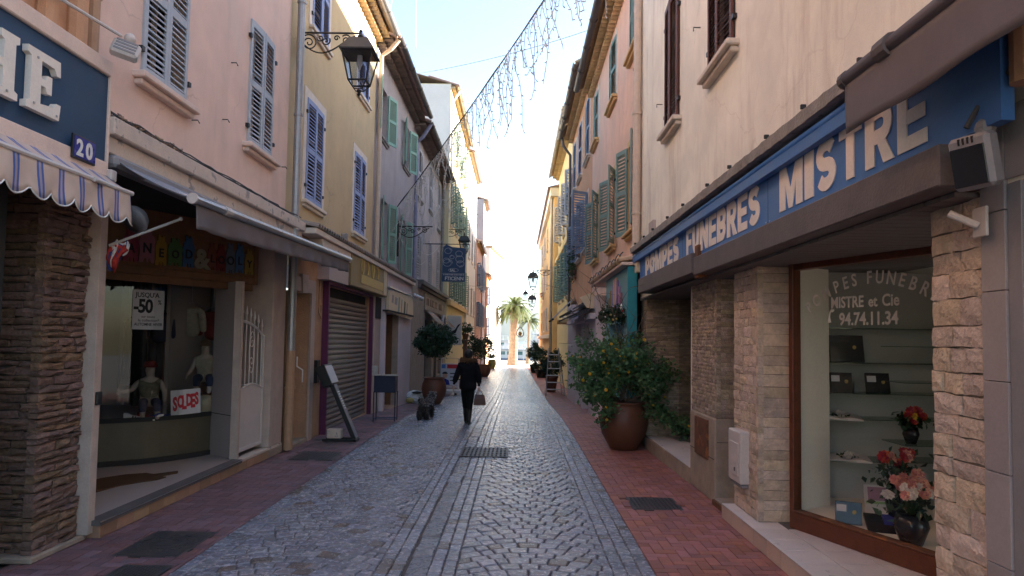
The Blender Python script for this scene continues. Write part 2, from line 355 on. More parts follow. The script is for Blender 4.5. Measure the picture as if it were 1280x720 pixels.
# ------------------------------------------------------------------ mesh builder
class MB:
    def __init__(s):
        s.v, s.f = [], []
    def add(s, vs, fs):
        o = len(s.v)
        s.v.extend([tuple(p) for p in vs])
        s.f.extend([tuple(i + o for i in q) for q in fs])
        return s
    def box(s, x0, x1, y0, y1, z0, z1, mtx=None):
        vs = [(x, y, z) for z in (z0, z1) for y in (y0, y1) for x in (x0, x1)]
        if mtx is not None:
            vs = [tuple(mtx @ Vector(p)) for p in vs]
        return s.add(vs, [(0, 2, 3, 1), (4, 5, 7, 6), (0, 1, 5, 4), (2, 6, 7, 3), (0, 4, 6, 2), (1, 3, 7, 5)])
    def bbox(s, x0, x1, y0, y1, z0, z1, b=.01, mtx=None):
        """box with all edges chamfered by b"""
        vs, idx = [], {}
        X, Y, Z = (x0, x1), (y0, y1), (z0, z1)
        for i in (0, 1):
            for j in (0, 1):
                for k in (0, 1):
                    sx, sy, sz = (1 - 2 * i) * b, (1 - 2 * j) * b, (1 - 2 * k) * b
                    for ax in range(3):
                        p = [X[i] + sx, Y[j] + sy, Z[k] + sz]
                        p[ax] = (X[i], Y[j], Z[k])[ax]
                        idx[(i, j, k, ax)] = len(vs); vs.append(p)
        fs = []
        for ax in range(3):
            o1, o2 = (ax + 1) % 3, (ax + 2) % 3
            for e in (0, 1):
                q = []
                for a, c in ((0, 0), (1, 0), (1, 1), (0, 1)):
                    t = [0, 0, 0]; t[ax] = e; t[o1] = a; t[o2] = c
                    q.append(idx[(*t, ax)])
                fs.append(q if e else q[::-1])
        for ax in range(3):
            o1, o2 = (ax + 1) % 3, (ax + 2) % 3
            for a in (0, 1):
                for c in (0, 1):
                    t0 = [0, 0, 0]; t0[o1] = a; t0[o2] = c
                    t1 = list(t0); t1[ax] = 1
                    q = [idx[(*t0, o1)], idx[(*t1, o1)], idx[(*t1, o2)], idx[(*t0, o2)]]
                    fs.append(q if (a == c) == (ax != 9) else q[::-1])
        for i in (0, 1):
            for j in (0, 1):
                for k in (0, 1):
                    fs.append([idx[(i, j, k, a)] for a in range(3)])
        if mtx is not None:
            vs = [tuple(mtx @ Vector(p)) for p in vs]
        return s.add(vs, fs)
    def prism(s, pts, axis, a, b):
        """extrude a 2-D outline; axis 0: pts are (y,z) extruded in x; 1: (x,z) in y; 2: (x,y) in z"""
        def P(p, t):
            return ((t, p[0], p[1]), (p[0], t, p[1]), (p[0], p[1], t))[axis]
        n = len(pts)
        vs = [P(p, a) for p in pts] + [P(p, b) for p in pts]
        fs = [tuple(range(n))[::-1], tuple(range(n, 2 * n))]
        fs += [(i, (i + 1) % n, n + (i + 1) % n, n + i) for i in range(n)]
        return s.add(vs, fs)
    def tube(s, pts, r, n=8, cap=True):
        pts = [Vector(p) for p in pts]
        rs = r if isinstance(r, (list, tuple)) else [r] * len(pts)
        base = len(s.v)
        up = None
        for i, p in enumerate(pts):
            d = (pts[min(i + 1, len(pts) - 1)] - pts[max(i - 1, 0)])
            if d.length < 1e-9: d = Vector((0, 0, 1))
            d.normalize()
            if up is None:
                up = Vector((0, 0, 1)) if abs(d.z) < .9 else Vector((1, 0, 0))
            u = d.cross(up)
            if u.length < 1e-6: u = d.cross(Vector((.3, .8, .1)))
            u.normalize(); w = u.cross(d).normalized(); up = w
            for k in range(n):
                a = 2 * PI * k / n
                q = p + (u * math.cos(a) + w * math.sin(a)) * rs[i]
                s.v.append(tuple(q))
        for i in range(len(pts) - 1):
            for k in range(n):
                a, b = base + i * n + k, base + i * n + (k + 1) % n
                s.f.append((a, b, b + n, a + n))
        if cap:
            s.f.append(tuple(base + k for k in range(n))[::-1])
            s.f.append(tuple(base + (len(pts) - 1) * n + k for k in range(n)))
        return s
    def lathe(s, prof, c, n=24, sx=1, sy=1):
        """revolve (r, z) profile round a vertical axis at c"""
        base = len(s.v)
        for r, z in prof:
            for k in range(n):
                a = 2 * PI * k / n
                s.v.append((c[0] + r * sx * math.cos(a), c[1] + r * sy * math.sin(a), c[2] + z))
        for i in range(len(prof) - 1):
            for k in range(n):
                a, b = base + i * n + k, base + i * n + (k + 1) % n
                s.f.append((a, b, b + n, a + n))
        s.f.append(tuple(base + k for k in range(n))[::-1])
        s.f.append(tuple(base + (len(prof) - 1) * n + k for k in range(n)))
        return s
    def ball(s, c, r, n=10, m=7, sx=1, sy=1, sz=1, jit=0):
        prof = [(max(.001, r * math.sin(PI * i / m)), -r * math.cos(PI * i / m) * sz) for i in range(m + 1)]
        b = len(s.v)
        s.lathe(prof, c, n, sx, sy)
        if jit:
            for i in range(b, len(s.v)):
                v = s.v[i]; s.v[i] = tuple(a + random.uniform(-jit, jit) for a in v)
        return s
    def xf(s, m):
        s.v = [tuple(m @ Vector(p)) for p in s.v]
        return s
    def mesh(s, name, m, smooth=False):
        me = bpy.data.meshes.new(name)
        me.from_pydata(s.v, [], s.f)
        if m is not None: me.materials.append(m)
        if smooth:
            me.polygons.foreach_set('use_smooth', [True] * len(me.polygons))
        me.update()
        return me
    def build(s, name, m, parent=None, smooth=False, kind=None, fix=True):
        me = s.mesh(name, m, smooth)
        if fix:
            import bmesh
            if len(me.polygons) < 4000:
                bm = bmesh.new(); bm.from_mesh(me); bmesh.ops.recalc_face_normals(bm, faces=bm.faces); bm.to_mesh(me); bm.free()
        return obj(name, me, parent, kind)

def obj(name, data, parent=None, kind=None, mtx=None):
    o = bpy.data.objects.new(name, data)
    COL.objects.link(o)
    if mtx is not None: o.matrix_world = mtx
    if parent is not None:
        o.parent = parent
        o.matrix_parent_inverse = BASE[parent.name]
    BASE[o.name] = o.matrix_basis.inverted() if parent is None else (Matrix.Identity(4) if mtx is None else mtx.inverted())
    if kind: o['kind'] = kind
    return o
BASE = {}

def thing(name, loc, label, cat, group=None, kind=None):
    o = bpy.data.objects.new(name, None)
    o.empty_display_size = .1
    COL.objects.link(o)
    o.location = loc
    BASE[o.name] = Matrix.Translation(loc).inverted()
    o['label'] = label; o['category'] = cat
    if group: o['group'] = group
    if kind: o['kind'] = kind
    return o

def tag(o, label, cat, group=None, kind=None):
    o['label'] = label; o['category'] = cat
    if group: o['group'] = group
    if kind: o['kind'] = kind
    return o

def copy_thing(root, loc, label=None, rotz=0, scale=None):
    """a copy of a thing with its parts and sub-parts, mesh data shared"""
    r = root.copy(); COL.objects.link(r)
    BASE[r.name] = BASE[root.name]
    r.location = loc
    r.rotation_euler = (0, 0, rotz)
    if scale: r.scale = (scale,) * 3
    if label: r['label'] = label
    def rec(a, b):
        for ch in list(a.children):
            c = ch.copy(); COL.objects.link(c); c.parent = b
            rec(ch, c)
    rec(root, r)
    return r

def text_mesh(s, size, extrude=.005, bold=0.0, xs=1.0, shear=0.0, m=None, spacing=1.0, align='LEFT'):
    """lettering in the built-in font, in the local XY plane, front towards +Z"""
    cu = bpy.data.curves.new('lettering', 'FONT')
    cu.body = s; cu.size = size; cu.extrude = extrude; cu.offset = bold; cu.shear = shear; cu.space_character = spacing
    cu.align_x = align
    cu.resolution_u = 3
    o = bpy.data.objects.new('lettering', cu); COL.objects.link(o)
    dg = bpy.context.evaluated_depsgraph_get()
    me = bpy.data.meshes.new_from_object(o.evaluated_get(dg))
    bpy.data.objects.remove(o); bpy.data.curves.remove(cu)
    if xs != 1.0: me.transform(Matrix.Diagonal((xs, 1, 1, 1)))
    me.materials.clear()
    if m: me.materials.append(m)
    return me
# frames for lettering: LF faces +X (on the left-hand side of the street), RF faces -X, BF faces -Y (towards the camera)
LF = Matrix(((0, 0, 1, 0), (1, 0, 0, 0), (0, 1, 0, 0), (0, 0, 0, 1)))
RF = Matrix(((0, 0, -1, 0), (-1, 0, 0, 0), (0, 1, 0, 0), (0, 0, 0, 1)))
BF = Matrix(((1, 0, 0, 0), (0, 0, -1, 0), (0, 1, 0, 0), (0, 0, 0, 1)))
def ribbon(b, pts, t, d0, d1, closed=False):
    """a flat stroke of width t along 2-D pts, from depth d0 to d1"""
    pts = [Vector((p[0], p[1], 0)) for p in pts]
    n = len(pts); L_, R_ = [], []
    for i in range(n):
        a = pts[(i - 1) % n] if (closed or i) else None
        c = pts[(i + 1) % n] if (closed or i < n - 1) else None
        d1_ = (pts[i] - a).normalized() if a is not None else None
        d2_ = (c - pts[i]).normalized() if c is not None else None
        d1_ = d1_ or d2_; d2_ = d2_ or d1_
        m_ = (d1_ + d2_)
        m_ = m_.normalized() if m_.length > 1e-6 else d1_
        nn = Vector((-m_.y, m_.x, 0)); k = 1 / max(.5, nn.dot(Vector((-d1_.y, d1_.x, 0))))
        L_.append(pts[i] + nn * t * .5 * k); R_.append(pts[i] - nn * t * .5 * k)
    vs = []
    for i in range(n): vs += [(L_[i].x, L_[i].y, d0), (R_[i].x, R_[i].y, d0), (L_[i].x, L_[i].y, d1), (R_[i].x, R_[i].y, d1)]
    fs = []
    for i in range(n if closed else n - 1):
        o, q = 4 * i, 4 * ((i + 1) % n)
        fs += [(o, q, q + 1, o + 1), (o + 2, o + 3, q + 3, q + 2), (o, o + 2, q + 2, q), (o + 1, q + 1, q + 3, o + 3)]
    if not closed: fs += [(0, 1, 3, 2), (4 * n - 4, 4 * n - 2, 4 * n - 1, 4 * n - 3)]
    b.add(vs, fs)
def block_letter(ch, w, h, t, d):
    """heavy condensed sans capital, w by h, stroke t, thickness d; front towards +Z"""
    b = MB(); e = .0006
    def arc(cx, cy, rx, ry, a0, a1, n=8): return [(cx + rx * math.cos(R(a0 + (a1 - a0) * i / n)), cy + ry * math.sin(R(a0 + (a1 - a0) * i / n))) for i in range(n + 1)]
    l, r, bo, to = t / 2, w - t / 2, t * .42, h - t * .42
    tt = t * .84
    def bar(x0, x1, y0, y1, k=0): b.box(x0, x1, y0, y1, 0, d - e * k)
    if ch == 'I': bar(0, w, 0, h)
    elif ch == 'E': bar(0, t, 0, h); [bar(t, w * (.94 if k == 1 else 1), y, y + tt, 1) for k, y in enumerate((0, h / 2 - tt / 2, h - tt))]
    elif ch == 'F': bar(0, t, 0, h); [bar(t, w * (.92 if k == 0 else 1), y, y + tt, 1) for k, y in enumerate((h / 2 - tt * .6, h - tt))]
    elif ch == 'T': bar(w / 2 - t / 2, w / 2 + t / 2, 0, h - tt); bar(0, w, h - tt, h, 1)
    elif ch == 'M':
        bar(0, t * .9, 0, h); bar(w - t * .9, w, 0, h)
        b.prism([(t * .9, h), (t * .9, h * .58), (w / 2 - t * .28, 0), (w / 2 + t * .28, 0), (w - t * .9, h * .58), (w - t * .9, h), (w / 2, h * .40)], 2, 0, d - e)
    elif ch == 'N':
        bar(0, t * .9, 0, h); bar(w - t * .9, w, 0, h)
        b.prism([(t * .9, h), (t * .9, h * .56), (w - t * .9, 0), (w - t * .9, h * .44)], 2, 0, d - e)
    elif ch == 'O':
        ry = min((h - tt) / 2, w * .62)
        ribbon(b, arc(w / 2, to - ry, w / 2 - l, ry, 0, 180) + arc(w / 2, bo + ry, w / 2 - l, ry, 180, 360), t * .94, 0, d, True)
    elif ch == 'U':
        ry = min(w * .55, h / 2)
        ribbon(b, [(l, h)] + arc(w / 2, bo + ry, w / 2 - l, ry, 180, 360) + [(r, h)], t * .96, 0, d)
    elif ch in 'PRB':
        bar(0, t, 0, h)
        m_ = h * (.42 if ch == 'P' else .47)
        ry = (to - m_) / 2; rx = min(ry, w - t * 1.3)
        ribbon(b, [(t * .9, to)] + arc(r - rx, m_ + ry, rx, ry, 90, -90) + [(t * .9, m_)], tt * .98, 0, d - e)
        if ch == 'B':
            ry = (m_ - bo) / 2; ribbon(b, [(t * .9, m_ - .001)] + arc(r - rx, bo + ry, rx, ry, 90, -90) + [(t * .9, bo)], tt * .98, 0, d - 2 * e)
        if ch == 'R':
            b.prism([(t * 1.0, m_ + tt * .3), (t * 1.75, m_ + tt * .3), (w + t * .08, 0), (w - t * 1.0, 0)], 2, 0, d - 2 * e)
    elif ch == 'S':
        ry = (to - bo) / 4; cy1, cy2 = to - ry, bo + ry; rx = w / 2 - l
        ribbon(b, arc(w / 2, cy1, rx, ry, 25, 270, 12) + arc(w / 2, cy2, rx, ry, 90, -155, 12)[1:], t * .9, 0, d)
    return b
def T(x, y, z): return Matrix.Translation((x, y, z))
# ================================================================== SETTING
def strip_sheet(name, x0, x1, ys, dz, m, kind='structure'):
    b = MB()
    vs = []
    for y in ys:
        vs += [(x0, y, gz(y) + dz), (x1, y, gz(y) + dz)]
    fs = [(2 * i, 2 * i + 1, 2 * i + 3, 2 * i + 2) for i in range(len(ys) - 1)]
    b.add(vs, fs)
    o = b.build(name, m, fix=False)
    o['kind'] = kind
    return o
YS = [-40, 0, 8, 14, 15.5, 17, 18.5, 20, 21.8, 23.5, 26.8, 30, 37, 45, 58, 70]
ground = strip_sheet('ground', -400, 400, YS + [90, 96], -.06, M['ground'])
quay = strip_sheet('quay_paving', -120, 120, [71.5, 80, 90, 95.9], -.01, M['quay'])
bq = MB(); bq.box(-400, 400, 96.0, 96.4, -4, -.95); q = bq.build('quay_edge', M['concrete'], kind='structure')
bw = MB(); bw.add([(-9000, 96.4, -2.4), (9000, 96.4, -2.4), (9000, 9000, -2.4), (-9000, 9000, -2.4)], [(0, 1, 2, 3)])
sea = bw.build('sea', M['water'], kind='structure', fix=False)

# hills across the bay
def hill_ridge(y, base, peaks, x0, x1, n=120, depth=900):
    vs, fs = [], []
    rr = random.Random(3)
    ph = [rr.uniform(0, 6) for _ in range(6)]
    for i in range(n + 1):
        x = x0 + (x1 - x0) * i / n
        h = base
        for px, ph_, w in peaks:
            h += ph_ * math.exp(-((x - px) / w) ** 2)
        h += 14 * math.sin(x * .011 + ph[0]) + 7 * math.sin(x * .031 + ph[1]) + 3 * math.sin(x * .083 + ph[2])
        h = max(h, 6)
        vs += [(x, y, -4), (x, y + depth * .25, h * .55), (x, y + depth * .6, h), (x, y + depth, h * .8), (x, y + depth * 1.3, -4)]
    for i in range(n):
        for k in range(4):
            a = i * 5 + k
            fs.append((a, a + 5, a + 6, a + 1))
    b = MB(); b.add(vs, fs)
    return b
hill_ridge(2400, 40, [(-150, 60, 260), (260, 70, 380), (-1200, 120, 700), (1500, 110, 600)], -3500, 3500).build('hills', M['hill'], smooth=True, kind='structure', fix=False)

# ---- carriageway of cobbles, laid in fans between straight rows
RX0, RX1 = -2.66, 1.14
road = strip_sheet('street', RX0, RX1, YS, -.016, M['cobble_joint'])
rnd = random.Random(11)
cob = []                                            # (nearness, verts)
def stone_quad(c4, h=0.0, g=.0045, bev=.009, th=.05):
    """a cushion-topped stone over four plan corners"""
    cx = sum(p[0] for p in c4) / 4; cy = sum(p[1] for p in c4) / 4
    def ins(p, d):
        dx, dy = p[0] - cx, p[1] - cy
        l = math.hypot(dx, dy) or 1
        k = max(.3, 1 - d * 1.414 / l)
        return cx + dx * k, cy + dy * k
    z = gz(cy) + h
    tx, ty = rnd.uniform(-.025, .025), rnd.uniform(-.025, .025)
    vs = []
    for d, dz in ((g, -th), (g, -.008), (g + bev, 0)):
        for p in c4:
            q = ins(p, d)
            vs.append((q[0], q[1], z + dz + (q[0] - cx) * tx + (q[1] - cy) * ty))
    fs = []
    for l in (0, 4):
        for k in range(4):
            a, b2 = l + k, l + (k + 1) % 4
            fs.append((a, b2, b2 + 4, a + 4))
    fs.append((8, 9, 10, 11))
    return vs, fs
def lay(c4, h=0):
    cob.append((sum(p[1] for p in c4) / 4, stone_quad(c4, h)))
def jit(p, a=.008): return (p[0] + rnd.uniform(-a, a), p[1] + rnd.uniform(-a, a))
Y0, Y1 = 4.6, 70.0
def rows(x0, x1, n, ln):
    w = (x1 - x0) / n
    for i in range(n):
        y = Y0 - rnd.random() * ln
        while y < Y1:
            l = ln * rnd.uniform(.8, 1.2)
            a = x0 + i * w
            lay([jit((a, y), .003), jit((a + w, y), .003), jit((a + w, y + l), .003), jit((a, y + l), .003)], rnd.uniform(-.003, .003))
            y += l
def fan(x0, x1, nu, d, amp):
    w = x1 - x0
    per = 3.2
    def P(u, t):
        # rows are arcs; their crown wanders a little along the street
        uu = u + .035 * math.sin(t * .9) * math.sin(PI * max(0, min(1, u)))
        return (x0 + min(1, max(0, uu)) * w, t + amp * math.sin(PI * max(0, min(1, u))) ** 1.1)
    k = 0
    t = Y0 - amp - d
    while t < Y1:
        off = .5 * (k % 2)
        dd = d * rnd.uniform(.9, 1.1)
        us = [0] + [(i + off + rnd.uniform(-.16, .16)) / nu for i in range(1, nu)] + ([(nu - .5 + off + rnd.uniform(-.1, .1) - .5) / nu] if off else []) + [1]
        us = sorted(set(us))
        us = [u for i, u in enumerate(us) if i == 0 or u - us[i - 1] > .35 / nu or u == 1]
        def UP(u):
            # the side joints stand square to the arc
            e = .02
            p0, p1 = P(max(0, u - e), t), P(min(1, u + e), t)
            th = math.atan2(p1[1] - p0[1], p1[0] - p0[0])
            edge = min(1, 6 * u, 6 * (1 - u))
            return P(min(1, max(0, u - dd * math.sin(th) * math.cos(th) / w * edge)), t + dd)
        for a, b2 in zip(us[:-1], us[1:]):
            lay([jit(P(a, t), .0045), jit(P(b2, t), .0045), jit(UP(b2), .0045), jit(UP(a), .0045)], rnd.uniform(-.004, .004))
        t += dd; k += 1
rows(RX0, -2.44, 2, .17)
fan(-2.44, -1.10, 10, .145, .2)
rows(-1.10, -.88, 2, .19)
rows(-.68, -.46, 2, .17)
fan(-.46, .80, 9, .145, .2)
rows(.80, RX1, 3, .17)
cob.sort(key=lambda c: c[0])
vis = [c for c in cob if c[0] > 5.25]
for _, (vs, fs) in vis[:300]:
    MB().add(vs, fs).build('cobble', M['cobble'], road, fix=False)
rest = MB()
for _, (vs, fs) in [c for c in cob if c[0] <= 5.25] + vis[300:]: rest.add(vs, fs)
rest.build('cobble_field', M['cobble'], road, kind='stuff', fix=False)
# smooth drainage slabs down the middle
sb = []
y = Y0
while y < Y1:
    l = rnd.uniform(.22, .6)
    k_ = rnd.uniform(-.012, .012)
    sb.append(stone_quad([(-.87 + k_, y), (-.69 + k_, y), (-.69 + k_, y + l), (-.87 + k_, y + l)], rnd.uniform(-.008, -.002), .004, .012)); y += l
for i, (vs, fs) in enumerate(sb):
    MB().add(vs, fs).build('drain_slab', M['gutter_slab'], road, fix=False)

# ---- the two brick pavements, herringbone
def pavement(x0, x1, holes, ymin, mb_='brick'):
    base = strip_sheet('pavement', x0, x1, YS, -.010, M['brick_joint'])
    L_, W_ = .20, .10
    g = .0035
    def brick_mesh(lx, ly):
        b = MB(); b.bbox(g, lx - g, g, ly - g, -.04, 0, .003)
        return b
    meshes = {}
    items = []
    # 90-degree herringbone: unit steps of one brick width
    n = int((70 - 4.4) / W_) + 6
    for j in range(-4, n):
        for i in range(-4, int((x1 - x0) / W_) + 6):
            k = (i - j) % 4
            x, y_ = x0 + i * W_, 4.4 + j * W_
            if k == 0: r = (x, x + L_, y_, y_ + W_)
            elif k == 2: r = (x, x + W_, y_ - W_, y_ + W_)
            else: continue
            items.append(r)
    out = []
    for a, b2, c, d in items:
        a2, b3 = max(a, x0), min(b2, x1)
        if b3 - a2 < .03: continue
        m_ = ((a2 + b3) / 2, (c + d) / 2)
        if any(h[0] < m_[0] < h[1] and h[2] < m_[1] < h[3] for h in holes): continue
        out.append((a2, b3, c, d))
    out.sort(key=lambda r: r[2])
    near = [r for r in out if r[2] > ymin][:300]
    ns = set(near)
    big = MB()
    for r in out:
        a, b2, c, d = r
        z = gz((c + d) / 2) + rnd.uniform(-.0025, .0025)
        if r in ns:
            key = (round(b2 - a, 3), round(d - c, 3))
            if key not in meshes: meshes[key] = brick_mesh(*key).mesh('brick', M[mb_])
            obj('brick', meshes[key], base, mtx=T(a, c, z))
        else:
            big.box(a + g, b2 - g, c + g, d - g, z - .04, z)
    big.build('brick_field', M[mb_], base, kind='stuff', fix=False)
    return base
MANL = [(-3.35, -2.78, 5.75, 6.5), (-3.12, -2.72, 5.2, 5.55), (-3.42, -2.75, 10.35, 11.1)]
MANR = [(1.32, 1.88, 7.65, 8.25)]
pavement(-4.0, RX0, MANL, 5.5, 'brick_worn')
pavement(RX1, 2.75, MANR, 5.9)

def cover(name, x0, x1, y0, y1, label, rough_pat='diamond'):
    z = gz(y0)
    t = thing(name, (x0, y0, z), label, 'manhole cover')
    b = MB(); b.box(x0, x1, y0, y1, z - .03, z + .002)
    b.build('cover_frame', M['iron_worn'], t)
    p = MB(); p.bbox(x0 + .03, x1 - .03, y0 + .03, y1 - .03, z, z + .006, .002); p.build('lid', M['iron_worn'], t)
    s = MB()
    nx = 11
    w, d = x1 - x0 - .1, y1 - y0 - .1
    if rough_pat == 'round':
        cx_, cy_ = (x0 + x1) / 2, (y0 + y1) / 2
        for r_ in (.1, .16, .22, .27):
            r2 = min(r_, w / 2)
            for k in range(28):
                a = 2 * PI * k / 28
                s.box(-.012, .012, -.006, .006, 0, .004, T(cx_ + r2 * math.cos(a), cy_ + r2 * math.sin(a), z + .006) @ Matrix.Rotation(a + PI / 2, 4, 'Z'))
    else:
        for i in range(nx):
            for j in range(nx):
                s.box(-.012, .012, -.005, .005, 0, .004, T(x0 + .05 + w * i / (nx - 1), y0 + .05 + d * j / (nx - 1), z + .006) @ Matrix.Rotation(PI / 4 * (1 if (i + j) % 2 else -1), 4, 'Z'))
    s.build('tread_pattern', M['iron_worn'], t, kind='stuff')
    return t
M['iron_worn'] = mat('worn_cast_iron', (.085, .075, .075), .5, .25, 14, .3, 80, metal=.4)
cover('manhole_cover', -3.35, -2.78, 5.75, 6.5, 'large dark iron manhole cover with rings in the brick by the rough stone pillar', 'round')
cover('manhole_cover', -3.12, -2.72, 5.2, 5.55, 'iron manhole cover at the bottom edge of the left pavement', 'diamond')
cover('manhole_cover', -3.42, -2.75, 10.35, 11.1, 'grey worn inspection cover in the bricks by the orange drainpipe', 'diamond')
cover('manhole_cover', 1.32, 1.88, 7.65, 8.25, 'dark square manhole cover in the right red brick pavement', 'diamond')
# drain grate with square holes
gt = thing('drain_grate', (-.5, 11.3, 0), 'dark iron drain grate with rows of holes in the cobbled street', 'drain grate')
GX0, GX1, GYa, GYb = -.87, -.13, 10.85, 11.7
b = MB(); b.box(GX0 + .01, GX1 - .01, GYa + .01, GYb - .01, -.10, .004); b.build('pit', M['dark'], gt)
b = MB()
zt = .014
for k in range(12):
    x = GX0 + (GX1 - GX0) * k / 11
    b.box(x - .018, x + .018, GYa, GYb, .005, zt)
for k in range(6):
    y = GYa + (GYb - GYa) * k / 5
    b.box(GX0 - .018, GX1 + .018, y - .022, y + .022, .006, zt + .002)
b.build('grate', M['iron_worn'], gt)

# ================================================================== BUILDING HELPERS
def facade(parent, name, m, X, side, y0, y1, z0, z1, holes=(), reveal=.22, depth=6.0, shell=True, mrev=None):
    """a house front standing at X and facing side, with real openings (ya, yb, za, zb), plus the ends, back and top of the house"""
    b = MB()
    ys = sorted({y0, y1, *[h[0] for h in holes], *[h[1] for h in holes]})
    zs = sorted({z0, z1, *[h[2] for h in holes], *[h[3] for h in holes]})
    for a, c in zip(ys[:-1], ys[1:]):
        for d, e in zip(zs[:-1], zs[1:]):
            my, mz = (a + c) / 2, (d + e) / 2
            if any(h[0] < my < h[1] and h[2] < mz < h[3] for h in holes): continue
            b.add([(X, a, d), (X, c, d), (X, c, e), (X, a, e)], [(0, 1, 2, 3) if side > 0 else (3, 2, 1, 0)])
    xi = X - side * reveal
    for ya, yb, za, zb in holes:
        b.add([(X, ya, za), (X, yb, za), (X, yb, zb), (X, ya, zb), (xi, ya, za), (xi, yb, za), (xi, yb, zb), (xi, ya, zb)],
              [(0, 4, 5, 1), (1, 5, 6, 2), (2, 6, 7, 3), (3, 7, 4, 0)])
    if shell:
        xb = X - side * depth
        b.add([(X, y0, z0), (X, y1, z0), (X, y1, z1), (X, y0, z1), (xb, y0, z0), (xb, y1, z0), (xb, y1, z1), (xb, y0, z1)],
              [(0, 3, 7, 4), (1, 5, 6, 2), (2, 6, 7, 3), (4, 7, 6, 5), (0, 4, 5, 1)])
    return b.build(name, m, parent, fix=False)

LEAF, SLAT = {}, {}
def leaf_meshes(w, h, m, mid=1, pitch=.055, far=False):
    key = (round(w, 2), round(h, 2), m.name, mid, pitch, far)
    if key in LEAF: return LEAF[key]
    w, h = round(w, 2), round(h, 2)
    b = MB(); t = .017
    st, ra = .06, .09
    b.bbox(0, st, -t, t, 0, h, .004); b.bbox(w - st, w, -t, t, 0, h, .004)
    rails = [0, h - ra] + [h * (k + 1) / (mid + 1) - ra / 2 for k in range(mid)]
    rails.sort()
    for z in rails: b.box(st, w - st, -t + .002, t - .002, z, z + ra)
    zs = []
    for a, c in zip(rails[:-1], rails[1:]):
        lo, hi = a + ra, c
        n = max(2, int((hi - lo) / pitch))
        zs += [lo + (hi - lo) * (k + .5) / n for k in range(n)]
    sm = MB(); sm.box(st - .004, w - st + .004, -.023, .023, -.0045, .0045)
    LEAF[key] = (b.mesh('shutter', m), sm, zs)
    return LEAF[key]
def leaf(parent, mtx, w, h, m, detail, flip, mid=1, pitch=.055):
    me, sm, zs = leaf_meshes(w, h, m, mid, pitch)
    o = obj('shutter', me, parent, mtx=mtx)
    rot = Matrix.Rotation(flip * R(54), 4, 'X')
    if detail == 2:
        k = ('one', round(w, 2), m.name)
        if k not in SLAT: SLAT[k] = sm.mesh('slat', m)
        for z in zs:
            s = obj('slat', SLAT[k], o, mtx=mtx @ T(0, 0, z + random.uniform(-.003, .003)) @ Matrix.Rotation(flip * R(54 + random.gauss(0, 3.5) + (random.uniform(-14, 6) if random.random() < .05 else 0)), 4, 'X') @ Matrix.Rotation(random.gauss(0, .006), 4, 'Y'))
    else:
        k = ('all', round(w, 2), round(h, 2), m.name, mid, pitch, flip)
        if k not in SLAT:
            b = MB()
            for z in zs: b.add([(T(0, 0, z) @ rot) @ Vector(v) for v in sm.v], sm.f)
            SLAT[k] = b.mesh('slats', m)
        s = obj('slat', SLAT[k], o, kind='stuff', mtx=mtx)
    return o
HINGE = {}
def window(parent, X, side, ya, yb, za, zb, shut=None, t0=0, t1=0, detail=1, trim=None, sill=None, trimw=.12, mid=1, pitch=.055, reveal=.18, hinges=False, off=.012, sillw=.1, single=False):
    if trim:
        b = MB()
        for a, c, d, e in ((ya - trimw, ya, za, zb + trimw), (yb, yb + trimw, za, zb + trimw), (ya, yb, zb, zb + trimw)):
            b.box(X - side * .01, X + side * .014, a, c, d, e)
        b.build('window_surround', trim, parent)
    if sill:
        b = MB(); x0_, x1_ = sorted((X - side * .02, X + side * sillw))
        b.bbox(x0_, x1_, ya - .14, yb + .14, za - .07, za - .003, .012)
        x0_, x1_ = sorted((X - side * .02, X + side * sillw * .6))
        b.bbox(x0_, x1_, ya - .10, yb + .10, za - .13, za - .072, .01)
        b.build('window_sill', sill, parent)
    xp = X - side * (reveal - .02)
    f = MB(); fw = .05
    x0_, x1_ = sorted((xp, xp + side * .045))
    ym = (ya + yb) / 2
    f.box(x0_, x1_, ya, ya + fw, za, zb); f.box(x0_, x1_, yb - fw, yb, za, zb)
    f.box(x0_, x1_, ya + fw, yb - fw, zb - fw, zb); f.box(x0_, x1_, ya + fw, yb - fw, za, za + fw)
    f.box(x0_, x1_, ym - .035, ym + .035, za + fw, zb - fw)
    for k in (1, 2):
        z = za + (zb - za) * k / 3
        f.box(x0_, x1_, ya + fw, ym - .035, z - .015, z + .015); f.box(x0_, x1_, ym + .035, yb - fw, z - .015, z + .015)
    w = f.build('window', M['cream_trim'], parent, fix=False)
    for a, c in ((ya + fw, ym - .035), (ym + .035, yb - fw)):
        p = MB(); p.box(*sorted((xp + side * .012, xp + side * .018)), a, c, za + fw, zb - fw); p.build('pane', M['pane'], w, fix=False)
    if shut:
        hw = (yb - ya) / 2 - .004
        t0 += random.uniform(-.01, .035); t1 += random.uniform(-.01, .035)
        h = zb - za - .01
        xo = X + side * off
        if single:
            leaf(parent, T(xo, ya, za + .005) @ Matrix.Rotation(PI / 2 - side * t0, 4, 'Z'), yb - ya - .01, h, shut, detail, side, mid, pitch); return
        leaf(parent, T(xo + side * (.03 if t0 > 1.6 else 0), ya, za + .005) @ Matrix.Rotation(PI / 2 - side * t0, 4, 'Z'), hw, h, shut, detail, side, mid, pitch)
        leaf(parent, T(xo + side * (.03 if t1 > 1.6 else 0), yb, za + .005) @ Matrix.Rotation(-PI / 2 + side * t1, 4, 'Z'), hw, h, shut, detail, -side, mid, pitch)
        if hinges:
            hb = MB()
            for yy, s_ in ((ya, -1), (yb, 1)):
                for z in (za + h * .14, za + h * .86):
                    hb.box(*sorted((X - side * .01, X + side * .045)), *sorted((yy + s_ * .005, yy + s_ * .06)), z - .025, z + .025)
            hb.build('hinge', M['iron'], parent)

